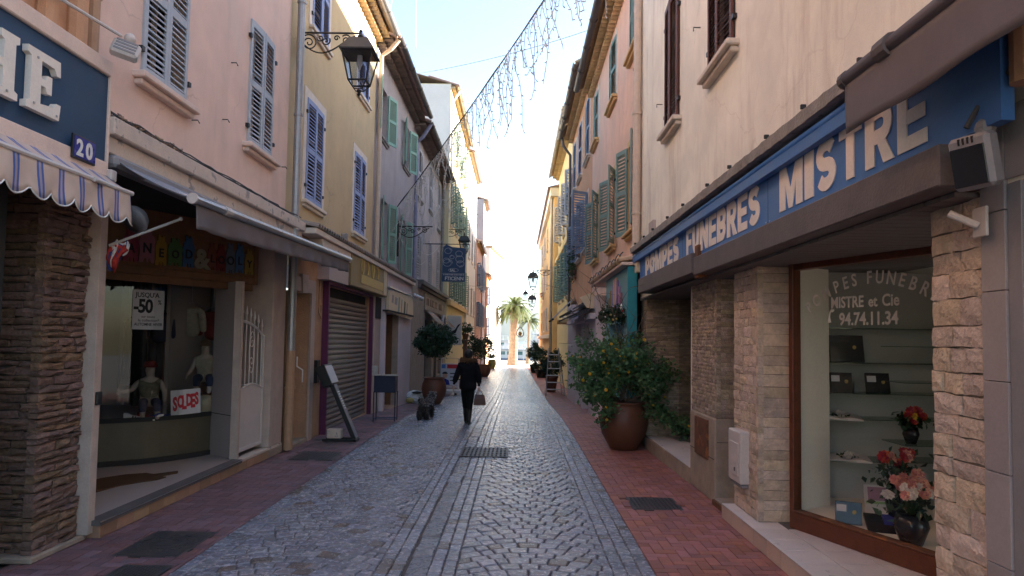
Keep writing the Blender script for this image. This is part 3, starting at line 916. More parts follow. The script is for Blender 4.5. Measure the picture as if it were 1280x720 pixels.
def tile_mb(r, l, th=.014, n=7, arch=1):
    """half-round tile: axis along local +X from 0 to l, convex side down when arch=-1"""
    b = MB(); vs = []
    for x in (0, l):
        for rr in (r, r - th):
            for k in range(n):
                a = PI * k / (n - 1)
                vs.append((x, rr * math.cos(a), arch * rr * math.sin(a)))
    fs = []
    o = lambda e, ring, k: e * 2 * n + ring * n + k
    for k in range(n - 1):
        fs += [(o(0, 0, k), o(0, 0, k + 1), o(1, 0, k + 1), o(1, 0, k)), (o(0, 1, k), o(1, 1, k), o(1, 1, k + 1), o(0, 1, k + 1)),
               (o(0, 0, k), o(0, 1, k), o(0, 1, k + 1), o(0, 0, k + 1)), (o(1, 0, k), o(1, 0, k + 1), o(1, 1, k + 1), o(1, 1, k))]
    b.add(vs, fs)
    return b
def eaves(parent, X, side, y0, y1, z, rows_=2, step=.15, pitch=.20, m=None, mroof=None, individual=False, gutter=None, gut_r=.075, slope=.30, depth=6.0):
    """rows of half-round eave tiles corbelled out under the roof edge, the roof, its cover tiles and the gutter"""
    m = m or M['eave_tile']; mroof = mroof or M['roof_tile']
    n = int((y1 - y0) / pitch)
    pitch = (y1 - y0) / n
    rh = .12
    allb = MB()
    for k in range(rows_):
        l = step * (k + 1) + .05
        tb = tile_mb(pitch * .47, l, arch=1)
        me = tb.mesh('eave_tile', m) if individual else None
        for i in range(n):
            mt = T(X - side * .05, y0 + (i + .5) * pitch, z + k * rh) @ (Matrix.Rotation(0, 4, 'Z') if side > 0 else Matrix.Rotation(PI, 4, 'Z'))
            if individual: obj('eave_tile', me, parent, mtx=mt)
            else: allb.add([mt @ Vector(v) for v in tb.v], tb.f)
        # mortar bed above each row
        b = MB(); x0_, x1_ = sorted((X - side * .05, X + side * (l - .06)))
        b.box(x0_, x1_, y0, y1, z + k * rh + pitch * .47 - .012, z + (k + 1) * rh - .001 + .0); 
        b.build('eave_course', m, parent)
    if not individual: allb.build('eave_tile', m, parent, kind='stuff', fix=False)
    zt = z + rows_ * rh
    xe = X + side * (step * rows_ + .12)
    b = MB()
    xr = X - side * depth / 2
    zr = zt + abs(xr - xe) * slope
    xb = X - side * depth
    b.prism([(xe, zt + .03), (xr, zr), (xb, zt + .03), (xb, zt), (xr, zr - .06), (xe, zt)], 1, y0, y1)
    b.build('roof', mroof, parent)
    # cover tiles along the slope
    tb = tile_mb(pitch * .42, 1.6, arch=1)
    ct = MB()
    ang = math.atan(slope)
    for i in range(n):
        mt = T(xe + side * .05, y0 + (i + .5) * pitch, zt + .02) @ Matrix.Rotation(0 if side < 0 else PI, 4, 'Z') @ Matrix.Rotation(-ang, 4, 'Y')
        ct.add([mt @ Vector(v) for v in tb.v], tb.f)
    ct.build('roof_tile', mroof, parent, kind='stuff', fix=False)
    if gutter:
        b = MB(); xg = xe + side * .07
        vs = []; nn = 9
        for y in (y0 - .02, y1 + .02):
            for rr in (gut_r, gut_r - .008):
                for k in range(nn):
                    a = PI + PI * k / (nn - 1)
                    vs.append((xg + rr * math.cos(a), y, zt + .02 + rr * math.sin(a)))
        fs = []
        o = lambda e, ring, k: e * 2 * nn + ring * nn + k
        for k in range(nn - 1):
            fs += [(o(0, 0, k), o(0, 0, k + 1), o(1, 0, k + 1), o(1, 0, k)), (o(0, 1, k), o(1, 1, k), o(1, 1, k + 1), o(0, 1, k + 1)),
                   (o(0, 0, k), o(0, 1, k), o(0, 1, k + 1), o(0, 0, k + 1)), (o(1, 0, k), o(1, 0, k + 1), o(1, 1, k + 1), o(1, 1, k))]
        fs += [(o(0, 0, 0), o(1, 0, 0), o(1, 1, 0), o(0, 1, 0)), (o(0, 0, nn - 1), o(0, 1, nn - 1), o(1, 1, nn - 1), o(1, 0, nn - 1))]
        b.add(vs, fs)
        y = y0 + .5
        while y < y1:
            b.tube([(xg + gut_r * 1.08 * math.cos(PI + PI * k / 8), y, zt + .02 + gut_r * 1.08 * math.sin(PI + PI * k / 8)) for k in range(9)], .012, 5)
            y += 1.6
        b.build('gutter', gutter, parent)
    return zt, xe
def pipe(parent, pts, r, m, clips=True, n=10, name='drainpipe'):
    b = MB(); b.tube(pts, r, n)
    if clips:
        for a, c in zip(pts[:-1], pts[1:]):
            a, c = Vector(a), Vector(c)
            L_ = (c - a).length
            if L_ < 1.2 or abs((c - a).normalized().z) < .8: continue
            k = 0.6
            while k < L_:
                p = a.lerp(c, k / L_)
                b.tube([p - Vector((0, 0, .02)), p + Vector((0, 0, .02))], r * 1.22, n)
                k += 1.9
    return b.build(name, m, parent, smooth=False)
def dry_stones(parent, name, y0, y1, z0, z1, m, mtx, rh=(.07, .12), ln=(.14, .36), proud=.05, individual=True, seed=1, rough=.01, kind=None, g=.006):
    """rough stones laid in courses; local frame: x along the wall, y out of the wall, z up; mtx takes it to the world"""
    rr = random.Random(seed)
    big = MB()
    z = z0
    while z < z1 - .01:
        h = min(rr.uniform(*rh), z1 - z)
        if z1 - (z + h) < rh[0] * .5: h = z1 - z
        x = y0
        while x < y1 - .005:
            l = rr.uniform(*ln)
            if y1 - (x + l) < ln[0] * .6: l = y1 - x
            p = proud * rr.uniform(.35, 1.0)
            b = MB()
            # front face cut into 3x3 with uneven points; slightly wedge-shaped ends
            N_ = 4; K_ = 3
            fx = [x + g + (l - 2 * g) * i / (N_ - 1) for i in range(N_)]
            fz = [z + g * .8 + (h - 1.6 * g) * j / (K_ - 1) for j in range(K_)]
            vs = []
            for j in range(K_):
                for i in range(N_):
                    e = (i in (0, N_ - 1)) or (j in (0, K_ - 1))
                    d = p * (rr.uniform(.45, .75) if e else rr.uniform(.85, 1.1))
                    vs.append((fx[i] + (rr.uniform(-rough, rough) if 0 < i < N_ - 1 else rr.uniform(-rough, rough) * .4), d, fz[j] + rr.uniform(-rough, rough) * .6))
            fs = [(j * N_ + i, j * N_ + i + 1, (j + 1) * N_ + i + 1, (j + 1) * N_ + i) for j in range(K_ - 1) for i in range(N_ - 1)]
            ring = [i for i in range(N_)] + [j * N_ + N_ - 1 for j in range(1, K_)] + [(K_ - 1) * N_ + i for i in range(N_ - 2, -1, -1)] + [j * N_ for j in range(K_ - 2, 0, -1)]
            o = len(vs)
            for q in ring: vs.append((vs[q][0], -.04, vs[q][2]))
            nR = len(ring)
            fs += [(ring[k], o + k, o + (k + 1) % nR, ring[(k + 1) % nR]) for k in range(nR)]
            vs = [tuple(mtx @ Vector(v)) for v in vs]
            if individual: MB().add(vs, fs).build(name, m, parent)
            else: big.add(vs, fs)
            x += l
        z += h
    if not individual: big.build(name, m, parent, kind='stuff', fix=False)
def wall_frame(X, side):
    """local x -> along the street (+Y), local y -> out of the wall, z up"""
    return Matrix(((0, side, 0, X), (1, 0, 0, 0), (0, 0, 1, 0), (0, 0, 0, 1)))
def cross_frame(Y):
    """a face square across the street, looking at the camera: local x -> +X, local y -> -Y"""
    return Matrix(((1, 0, 0, 0), (0, -1, 0, Y), (0, 0, 1, 0), (0, 0, 0, 1)))
def cloth_grid(b, P, nu, nv):
    o = len(b.v)
    for j in range(nv + 1):
        for i in range(nu + 1): b.v.append(tuple(P(i / nu, j / nv)))
    for j in range(nv):
        for i in range(nu):
            a = o + j * (nu + 1) + i
            b.f.append((a, a + 1, a + nu + 2, a + nu + 1))
def solidify(b, nrm, th):
    """give a sheet a real thickness along nrm"""
    n = len(b.v); v0 = list(b.v); f0 = list(b.f)
    b.v += [tuple(Vector(p) + Vector(nrm) * th) for p in v0]
    edges = {}
    for f in f0:
        for a, c in zip(f, f[1:] + f[:1]):
            edges[(a, c)] = edges.get((a, c), 0) + 1
    b.f += [tuple(i + n for i in f[::-1]) for f in f0]
    b.f += [(c, a, a + n, c + n) for (a, c) in edges if (c, a) not in edges]
    return b
# ================================================================== LEFT SIDE OF THE STREET
XL = -3.8
# ---- orange house at the left edge, with the blue fascia sign, awning and stone pillar
h = thing('orange_house', (XL, 3, 0), 'old orange house front above the dark blue shop fascia at the left edge', 'house')
facade(h, 'wall', M['orange_old'], XL, 1, -4, 5.94, 3.16, 11.5)
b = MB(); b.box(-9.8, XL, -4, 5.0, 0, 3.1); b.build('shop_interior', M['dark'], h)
for y in (4.9, 5.25, 5.62):
    b = MB(); b.tube([(XL + .03, y, 4.2), (XL + .03, y, 9)], .09, 10); b.build('pilaster', M['orange_old'], h)
b = MB(); b.bbox(XL, XL + .22, 4.35, 4.75, 4.42, 4.62, .01); b.build('ledge_block', M['cream_trim'], h)
pipe(h, [(XL + .05, 5.8, 4.2), (XL + .05, 5.8, 11)], .06, M['pipe_orange'])

s = thing('shop_fascia', (-3.7, 4, 3.3), 'dark blue shop fascia with raised cream capital letters and pale border', 'sign')
b = MB(); b.box(-3.79, -3.66, 2.5, 5.92, 3.36, 4.12); b.build('board', M['navy'], s)
b = MB(); b.bbox(-3.79, -3.63, 2.5, 5.925, 4.122, 4.26, .01); b.bbox(-3.79, -3.635, 2.5, 5.925, 3.20, 3.357, .01); b.bbox(-3.79, -3.64, 5.921, 5.95, 3.2, 4.26, .006)
b.build('border', M['pink_trim'], s)
def serif_E(x, z, w, hh, st, sf):
    """slab-serif capital E outline in the (y, z) plane"""
    return [(x, z), (x + w, z), (x + w * 1.04, z + hh * .27), (x + w * .9, z + hh * .27), (x + w * .82, z + sf * 1.7), (x + st * 1.75, z + sf * 1.3), (x + st * 1.75, z + hh * .45),
            (x + w * .55, z + hh * .45), (x + w * .60, z + hh * .36), (x + w * .74, z + hh * .36), (x + w * .74, z + hh * .66), (x + w * .60, z + hh * .66), (x + w * .55, z + hh * .57), (x + st * 1.75, z + hh * .57),
            (x + st * 1.75, z + hh - sf * 1.3), (x + w * .80, z + hh - sf * 1.5), (x + w * .88, z + hh * .74), (x + w * 1.0, z + hh * .74), (x + w * .98, z + hh), (x, z + hh),
            (x, z + hh - sf), (x + st * .45, z + hh - sf * 1.3), (x + st * .45, z + sf * 1.3), (x, z + sf)]
def serif_H(x, z, w, hh, st, sf):
    def stem(a): return [(a, z), (a + st * 2.1, z), (a + st * 2.1, z + sf), (a + st * 1.7, z + sf * 1.3), (a + st * 1.7, z + hh - sf * 1.3), (a + st * 2.1, z + hh - sf), (a + st * 2.1, z + hh), (a, z + hh), (a, z + hh - sf), (a + st * .4, z + hh - sf * 1.3), (a + st * .4, z + sf * 1.3), (a, z + sf)]
    return [stem(x), stem(x + w - st * 2.1), [(x + st, z + hh * .44), (x + w - st, z + hh * .44), (x + w - st, z + hh * .57), (x + st, z + hh * .57)]]
b = MB()
for k, o in enumerate(serif_H(4.265, 3.50, .52, .46, .085, .05)): b.prism(o, 0, -3.655, -3.607 - (.002 if k == 2 else 0))
b.build('letter', M['letter'], s)
b = MB(); b.prism(serif_E(4.87, 3.50, .36, .46, .085, .05), 0, -3.655, -3.607); b.build('letter', M['letter'], s)
for y, z in ((4.95, 3.55), (4.97, 3.9), (5.2, 3.53), (4.68, 3.54), (4.29, 3.9)):
    b = MB(); b.box(-3.606, -3.600, y - .008, y + .008, z - .008, z + .008); b.build('letter_screw', M['steel'], s)

n = thing('house_number_plate', (-3.62, 5.5, 3.3), 'small blue enamel house number plate reading 20', 'number plate')
b = MB(); b.bbox(-3.632, -3.612, 5.42, 5.72, 3.27, 3.47, .004); b.build('plate', M['iron'], n)
b = MB(); b.box(-3.613, -3.608, 5.435, 5.705, 3.285, 3.455); b.build('enamel', M['plate_blue'], n)
def glyph(pts, w, x0_, z0_, xs):
    bb = MB()
    return bb
two = text_mesh('2', .185, .002, .006, .95, m=M['letter_w']); obj('digit', two, n, mtx=T(-3.605, 5.455, 3.305) @ LF)
zer = text_mesh('0', .185, .002, .006, .95, m=M['letter_w']); obj('digit', zer, n, mtx=T(-3.605, 5.575, 3.305) @ LF)

a = thing('striped_awning', (-3.7, 4.5, 3.2), 'cream awning with blue stripes and a scalloped edge over the stone pillar', 'awning')
b = MB()
cloth_grid(b, lambda u, v: Vector((-3.70 + .29 * v, 2.4 + 3.52 * u, 3.29 - .20 * v - .015 * math.sin(PI * v))), 24, 6)
solidify(b, (0, 0, -1), .006); b.build('canopy', M['stripe_cloth'], a, smooth=True, fix=False)
b = MB()
def scal(u, v):
    y = 2.4 + 3.50 * u
    ph = (y * 4.3 + .02) % 1.0
    d = .205 + .08 * abs(math.sin(PI * (ph + .02))) ** .6
    return Vector((-3.405 + .012 * math.sin(y * 17 + 3 * v) * v + .02 * v, y, 3.075 - d * v))
cloth_grid(b, scal, 168, 5); solidify(b, (-1, 0, 0), .004); b.build('valance', M['stripe_cloth'], a, smooth=True, fix=False)
b = MB()
b.tube([(scal(i / 168, 1) + Vector((.002, 0, 0))) for i in range(169)], .006, 4); b.build('valance_piping', M['letter_w'], a)
b = MB(); b.tube([(-3.41, 2.4, 3.082), (-3.41, 5.93, 3.082)], .022, 8); b.build('front_bar', M['white_metal'], a)
b = MB(); b.tube([(-3.38, 5.35, 3.075), (-3.38, 5.5, 3.075)], .02, 8); b.build('bar_clip', M['white_metal'], a)
b = MB(); b.bbox(-3.75, -3.6, 5.93, 6.02, 3.2, 3.3, .01); b.build('bracket', M['white_metal'], a)

p = thing('stone_pillar', (-4.0, 5.85, 0), 'pillar of rough brown dry stone at the left shop corner', 'pillar')
b = MB(); b.box(-4.9, -3.925, 5.62, 6.14, 0, 3.15); b.build('core', M['slate_mortar'], p)
dry_stones(p, 'stone', 5.56, 6.14, .03, 3.13, M['slate'], wall_frame(-3.93, 1), (.042, .078), (.16, .40), .085, True, 5, .013)
dry_stones(p, 'stone', -4.42, -3.90, .03, 3.13, M['slate'], cross_frame(5.625), (.042, .078), (.2, .42), .07, True, 9, .013)
b = MB(); b.bbox(-4.9, -3.84, 5.50, 6.2, 0, .05, .01); b.build('footing', M['concrete_low'], p)

f = thing('floodlight', (-3.7, 5.6, 4.4), 'pale floodlight on a thin arm above the blue fascia', 'floodlight')
b = MB(); b.tube([(-3.78, 4.75, 4.52), (-3.5, 5.82, 4.45)], .014, 6); b.build('arm', M['white_metal'], f)
b = MB(); b.ball((-3.47, 5.9, 4.46), .05, 10, 7); b.build('joint', M['white_metal'], f, smooth=True)
b = MB(); b.bbox(-.11, .11, -.05, .05, -.08, .08, .02, T(-3.47, 5.84, 4.33) @ Matrix.Rotation(-.5, 4, 'X') @ Matrix.Rotation(.5, 4, 'Z')); b.build('housing', M['white_metal'], f)
b = MB()
for k in range(4): b.box(-.085, .085, -.056, -.05, -.06 + .035 * k, -.04 + .035 * k, T(-3.47, 5.84, 4.33) @ Matrix.Rotation(-.5, 4, 'X') @ Matrix.Rotation(.5, 4, 'Z'))
b.build('fin', M['grey_plastic'], f)

# ---- pink house over the recessed children's shop
h = thing('pink_house', (XL, 8.5, 0), 'salmon pink house with blue grey louvred shutters over the recessed shop', 'house')
W1 = (6.66, 7.56, 4.44, 6.22); W2 = (9.33, 10.24, 4.52, 6.30)
W3 = (6.7, 7.6, 7.6, 9.3); W4 = (9.33, 10.24, 7.6, 9.3)
facade(h, 'wall', M['pink'], XL, 1, 5.945, 10.98, 3.5, 11.3, [W1, W2, W3, W4])
for w_, d_ in ((W1, 2), (W2, 2), (W3, 1), (W4, 1)):
    window(h, XL, 1, *w_, M['shut_grey'], .03, .03, d_, None, M['pink_trim'], mid=1, pitch=.058, hinges=True, sillw=.13)
b = MB(); b.bbox(-3.82, -3.60, 5.95, 11.45, 3.62, 3.78, .012); b.bbox(-3.82, -3.66, 5.95, 11.45, 3.46, 3.615, .01); b.build('cornice', M['cornice'], h)
b = MB()
rr = random.Random(4)
for k in range(3):
    pts = []
    y = 5.97
    while y < 11.4:
        pts.append((-3.62 - .05 * k + rr.uniform(-.015, .015), y, 3.80 + .012 * k + rr.uniform(0, .025)))
        y += rr.uniform(.12, .3)
    b.tube(pts, .008 + .003 * k, 5)
b.build('wiring', M['cable'], h)
b = MB()
for k in range(60):
    y = 5.98 + rr.random() * 1.3
    b.box(-.012, .012, -.03, .03, -.006, .006, T(-3.66 + rr.uniform(-.04, .03), y, 3.80 + rr.uniform(0, .03)) @ Euler((rr.uniform(-.6, .6), rr.uniform(-.6, .6), rr.uniform(0, 3))).to_matrix().to_4x4())
b.build('debris', M['roof_tile'], h, kind='stuff')
b = MB()
for y, z in ((8.1, 6.0), (8.75, 5.42), (10.75, 4.55), (6.35, 4.62), (7.75, 4.33), (8.55, 4.6)):
    b.tube([(XL - .02, y, z), (XL + .07, y, z), (XL + .07, y + .05, z - .02)], .007, 5)
b.build('wall_hook', M['iron'], h)
# recess
FZ = .15
b = MB(); b.prism([(-3.86, 6.15), (-3.86, 9.3), (-3.80, 10.42), (-6.8, 11.2), (-6.8, 6.15)], 2, .0, FZ); b.build('shop_floor', M['tile_left'], h)
b = MB(); b.box(-3.86, -3.72, 6.2, 9.38, .118, .163); b.build('threshold', M['steel_dark'] if 'steel_dark' in M else M['beam'], h)
b = MB(); b.box(-3.719, -3.713, 6.2, 9.38, .150, .160); b.build('threshold_edge', M['steel'], h)
b = MB(); b.bbox(-3.86, -3.735, 9.385, 11.0, .118, .158, .006); b.build('door_step', M['cornice'], h)
y = 6.22
while y < 10.4:
    b = MB(); b.bbox(-3.86, -3.735, y + .004, y + .276, .004, .116, .004); b.build('riser_tile', M['tile_terra'], h); y += .28
b = MB(); b.bbox(-3.86, -3.73, y, 11.0, .002, .116, .008); b.build('riser_cement', M['concrete_low'], h)
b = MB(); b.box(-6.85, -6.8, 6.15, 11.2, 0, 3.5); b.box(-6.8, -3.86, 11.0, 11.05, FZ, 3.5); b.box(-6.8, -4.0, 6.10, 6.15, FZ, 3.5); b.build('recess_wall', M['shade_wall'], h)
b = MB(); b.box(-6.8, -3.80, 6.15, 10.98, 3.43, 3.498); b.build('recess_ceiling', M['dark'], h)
b = MB(); b.bbox(-3.96, -3.80, 6.145, 6.25, .05, 2.95, .004); b.build('door_post', M['post_paint'], h)
b = MB(); b.bbox(-3.815, -3.78, 6.17, 6.25, 1.20, 1.32, .006); b.build('bell_box', M['iron'], h)
b = MB(); b.bbox(-4.3, -3.74, 10.42, 10.985, .16, 3.455, .01); b.build('pier', M['post_paint'], h)
# slanted sign board of the shop
B0, BD = Vector((-4.9, 8.1, 0)), Vector((.474, .88, 0)).normalized()
BN = Vector((BD.y, -BD.x, 0))
SL = Matrix(((BD.x, BN.x, 0, B0.x), (BD.y, BN.y, 0, B0.y), (0, 0, 1, 0), (0, 0, 0, 1)))     # local x along the board, y out of it
b = MB(); b.box(-1.0, 2.12, -.06, 0, 2.70, 3.42, SL); b.build('sign_board', M['wood_sign'], h)
b = MB(); b.bbox(-1.0, 2.12, -.06, .03, 2.60, 2.698, .01, SL); b.bbox(2.121, 2.20, -.06, .032, 2.60, 3.42, .01, SL); b.bbox(-1.0, 2.12, -.05, .02, 2.50, 2.598, .01, SL); b.build('sign_frame', M['wood_sign'], h)
def s_at(px):
    k = (px - 646) / 853.0
    return (k * 8.1 + 4.9) / (.474 - .88 * k)
def rgbmat(nm, c): 
    if nm not in M: M[nm] = mat(nm, c, .6, .08, 6, .0)
    return M[nm]
letters = [('A', 146, 166, 'letter_crimson', (.36, .05, .09)), ('N', 166, 187, 'letter_pink', (.42, .16, .20)), ('E', 187, 202, 'letter_yellow', (.45, .25, .03)), ('O', 203, 222, 'letter_green', (.10, .19, .06)),
           ('D', 222, 237, 'letter_blue', (.06, .14, .28)), ('&', 236, 253, 'letter_sand', (.36, .30, .20)), ('L', 254, 265, 'letter_brick', (.25, .07, .04)), ('O', 265, 277, 'letter_red', (.25, .03, .03)),
           ('O', 277, 288, 'letter_slate', (.16, .19, .25)), ('L', 289, 300, 'letter_azure', (.09, .19, .36)), ('Y', 301, 312, 'letter_gold', (.42, .26, .05))]
for i, (ch, p0, p1, mn, c) in enumerate(letters):
    a0, a1 = s_at(p0), s_at(p1)
    w = a1 - a0; cx_ = (a0 + a1) / 2
    zb = 2.74 + .012 * math.sin(i * 2.2)
    hh = .40 + .035 * math.sin(i * 1.7)
    mt = rgbmat(mn, tuple(.6 * q_ for q_ in c))
    if ch == '&':
        me = text_mesh('&', .36, .012, .014, 1.0, m=mt)
        obj('letter', me, h, mtx=SL @ T(a0, .014, zb + .03) @ BF.inverted().transposed() if False else SL @ T(a0 + .01, .016, zb + .03) @ Matrix(((1, 0, 0, 0), (0, 0, 1, 0), (0, 1, 0, 0), (0, 0, 0, 1))))
        continue
    # a cut-out painted shape with head, shoulders and feet, and a dark letter on its chest
    o = [(-.5, 0), (-.22, 0), (-.16, .12), (-.05, .12), (.0, 0), (.06, 0), (.12, .12), (.2, .12), (.26, 0), (.5, 0), (.46, .35), (.52, .62), (.40, .78), (.30, .80), (.28, .95), (.12, 1.0), (.06, .93), (-.10, .93), (-.14, 1.02), (-.30, .98), (-.28, .82), (-.44, .76), (-.52, .55), (-.46, .3)]
    o = [(cx_ + x * w * .96, zb + z * hh) for x, z in o]
    b = MB(); b.prism(o, 1, .004, .022); b.xf(SL); L_ = b.build('letter', mt, h)
    me = text_mesh(ch, hh * .40, .003, .004, .9, m=M['ink'], align='CENTER')
    obj('letter_print', me, L_, mtx=SL @ T(cx_, .026, zb + hh * .28) @ Matrix(((1, 0, 0, 0), (0, 0, 1, 0), (0, 1, 0, 0), (0, 0, 0, 1))))
# curved display window
C0, C1 = Vector((-5.34, 8.67, 0)), Vector((-4.36, 9.80, 0))
Cd = (C1 - C0).normalized(); Cn = Vector((Cd.y, -Cd.x, 0))
def cur(t): return C0 + (C1 - C0) * t + Cn * (.16 * math.sin(PI * min(1, max(0, t))) )
NT = 16
def curved(z0, z1, off, th, t0=-.35, t1=1.0):
    b = MB(); vs = []
    for i in range(NT + 1):
        t = t0 + (t1 - t0) * i / NT
        for d in (off, off + th):
            q = cur(t) + Cn * d
            vs += [(q.x, q.y, z0), (q.x, q.y, z1)]
    fs = []
    for i in range(NT):
        o = i * 4
        fs += [(o, o + 4, o + 5, o + 1), (o + 2, o + 3, o + 7, o + 6), (o + 1, o + 5, o + 7, o + 3), (o, o + 2, o + 6, o + 4)]
    fs += [(0, 1, 3, 2), (NT * 4, NT * 4 + 2, NT * 4 + 3, NT * 4 + 1)]
    return b.add(vs, fs)
curved(.76, 2.60, 0, .008).build('display_pane', M['shop_glass'], h, fix=True)
curved(.22, .70, -.02, .02).build('plinth', M['pedestal'], h)
curved(.152, .218, -.03, .05).build('plinth_kerb', M['dark'], h)
curved(.702, .758, -.04, .06).build('display_rail', M['dark'], h)
# display floor and backing
pts = [tuple(cur(t).xy) for t in (-.35, -.1, .1, .3, .5, .7, .9, 1.0)]
b = MB(); b.prism([(x - Cn.x * .045, y - Cn.y * .045) for x, y in pts] + [(-4.36, 10.95), (-6.7, 10.95), (-6.7, 8.4)], 2, .60, .705); b.build('display_floor', M['shade_wall'], h)
b = MB()
for k in range(16):
    x = -6.3 + k * .12
    b.tube([(x, 10.9, .71), (x + .02, 10.9, 3.3)], .062, 6)
b.build('curtain', M['awn_steel'], h, smooth=True)
b = MB(); b.prism([(-4.36, 9.80), (-3.875, 9.40), (-3.86, 9.43), (-4.345, 9.83)], 2, .155, 2.598); b.build('white_panel', M['white_panel'], h)
b = MB(); b.prism([(-4.34, 9.784), (-3.876, 9.399), (-3.877, 9.397), (-4.341, 9.782)], 2, .74, .75); b.build('panel_joint', M['dark'], h)
b = MB(); b.prism([(-3.9, 9.38), (-3.80, 9.38), (-3.80, 9.45), (-3.9, 9.45)], 2, .16, 2.60); b.build('gate_post', M['post_paint'], h)
b = MB(); b.box(-3.875, -3.86, 9.385, 9.42, .155, 2.6); b.build('panel_edge', M['dark'], h)
# white iron gate door
g = MB()
gx = -3.86
g.bbox(gx - .02, gx + .02, 9.47, 9.51, .22, 2.06, .004); g.bbox(gx - .02, gx + .02, 10.36, 10.40, .22, 1.86, .004)
g.bbox(gx - .02, gx + .02, 9.51, 10.36, .22, .27, .004)
g.tube([(gx, 9.49 + .89 * t, 2.06 - .02 * t - .20 * t ** 2.2) for t in [i / 12 for i in range(13)]], .02, 6)
g.tube([(gx, 9.49 + .89 * t, 1.06 + .09 * math.sin(PI * t) ** 1.0) for t in [i / 12 for i in range(13)]], .02, 6)
gd = g.build('gate_door', M['white_metal'], h)
b = MB(); b.prism([(9.5, .27), (10.36, .27), (10.36, 1.06)] + [(9.49 + .89 * t, 1.06 + .085 * math.sin(PI * t)) for t in [1 - i / 10 for i in range(11)]], 0, gx - .006, gx + .006); b.build('panel', M['white_metal'], gd)
for k in range(6):
    t = (k + .5) / 6
    y = 9.49 + .89 * t
    ztop = 2.06 - .02 * t - .20 * t ** 2.2
    b = MB(); b.tube([(gx, y, 1.1), (gx, y, ztop + .10)], .009, 6); b.lathe([(.009, 0), (.022, .03), (.004, .14)], (gx, y, ztop + .09), 6); b.build('bar', M['white_metal'], gd)
b = MB()
def spiral(c, r0, r1, a0, turns, n=20, ax='yz'):
    out = []
    for i in range(n + 1):
        t = i / n; a = a0 + turns * 2 * PI * t; r = r0 + (r1 - r0) * t
        out.append((c[0], c[1] + r * math.cos(a), c[2] + r * math.sin(a)))
    return out
for zc, s_ in ((1.75, 1), (1.47, -1)):
    b.tube(spiral((gx, 9.94, zc), .09, .015, PI / 2 * s_, 1.3 * s_), .007, 5)
b.tube([(gx, 9.94 + .10 * math.cos(a), 1.61 + .30 * math.sin(a)) for a in [2 * PI * i / 24 for i in range(25)]], .007, 5)
b.build('scroll', M['white_metal'], gd)
b = MB(); b.tube([(gx + .02, 9.5, 1.16), (gx + .07, 9.5, 1.16), (gx + .07, 9.60, 1.16)], .012, 6); b.build('handle', M['steel'], gd)
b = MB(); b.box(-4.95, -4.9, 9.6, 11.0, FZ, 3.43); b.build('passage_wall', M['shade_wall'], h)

m_ = thing('hide_mat', (-4.5, 7.9, FZ), 'brown hide shaped door mat on the pale shop floor', 'mat')
o = [(-.42, -.25), (-.1, -.42), (.12, -.38), (.24, -.16), (.45, -.08), (.62, -.05), (.66, .05), (.5, .1), (.68, .22), (.6, .32), (.3, .26), (.1, .36), (-.2, .38), (-.45, .3), (-.52, .05)]
b = MB(); b.prism([(-4.55 + x * .62, 7.80 + y * 1.45 + x * .45) for x, y in o], 2, FZ + .002, FZ + .014); b.build('pelt', M['mat_brown'], m_)

def paper_sign(name, c, dirx, w, hh, label, cat, mt, rot=0.0):
    """a sheet stuck on a pane: centre c, along dirx, facing the street"""
    d = Vector(dirx).normalized(); nrm = Vector((d.y, -d.x, 0))
    F = Matrix(((d.x, nrm.x, 0, c[0]), (d.y, nrm.y, 0, c[1]), (0, 0, 1, c[2]), (0, 0, 0, 1))) @ Matrix.Rotation(rot, 4, 'Y')
    t = thing(name, c, label, cat)
    b = MB(); b.box(-w / 2, w / 2, 0, .004, -hh / 2, hh / 2, F); b.build('sheet', mt, t)
    TF = F @ T(0, .0065, 0) @ Matrix(((1, 0, 0, 0), (0, 0, 1, 0), (0, 1, 0, 0), (0, 0, 0, 1)))
    return t, TF
q = cur(.357) + Cn * .012
t, F = paper_sign('sale_poster', (q.x, q.y, 2.17), Cd, .39, .52, 'white window poster reading JUSQU\'A -50% in black', 'poster', M['paper'])
for s_, x, y, sz, bo, xs, sp in (("JUSQU'A", -.165, .165, .088, .0016, .88, 1), ('-50', -.185, -.035, .245, .008, .80, .9), ('%', .115, .075, .085, .001, .8, 1), ('sur toute', -.085, -.105, .045, .0004, 1, 1), ('la collection*', -.125, -.155, .050, .0004, 1, 1), ('AUTOMNE HIVER', -.17, -.21, .052, .001, .86, 1)):
    obj('lettering', text_mesh(s_, sz, .0008, bo, xs, m=M['ink'], spacing=sp), t, mtx=F @ T(x, y, 0))
q = cur(.72) + Cn * .012
t, F = paper_sign('sale_card', (q.x, q.y, .93), Cd, .40, .34, 'white window card reading SOLDES in red letters', 'poster', M['paper'], -.05)
for i, ch in enumerate('SOLDES'):
    obj('letter', text_mesh(ch, .25 - .03 * (i % 2), .0008, .012, .5, m=M['red_ink']), t, mtx=F @ T(-.175 + .059 * i, -.10 + (.03 * (i % 2)) + .006 * i, .0002 * i))

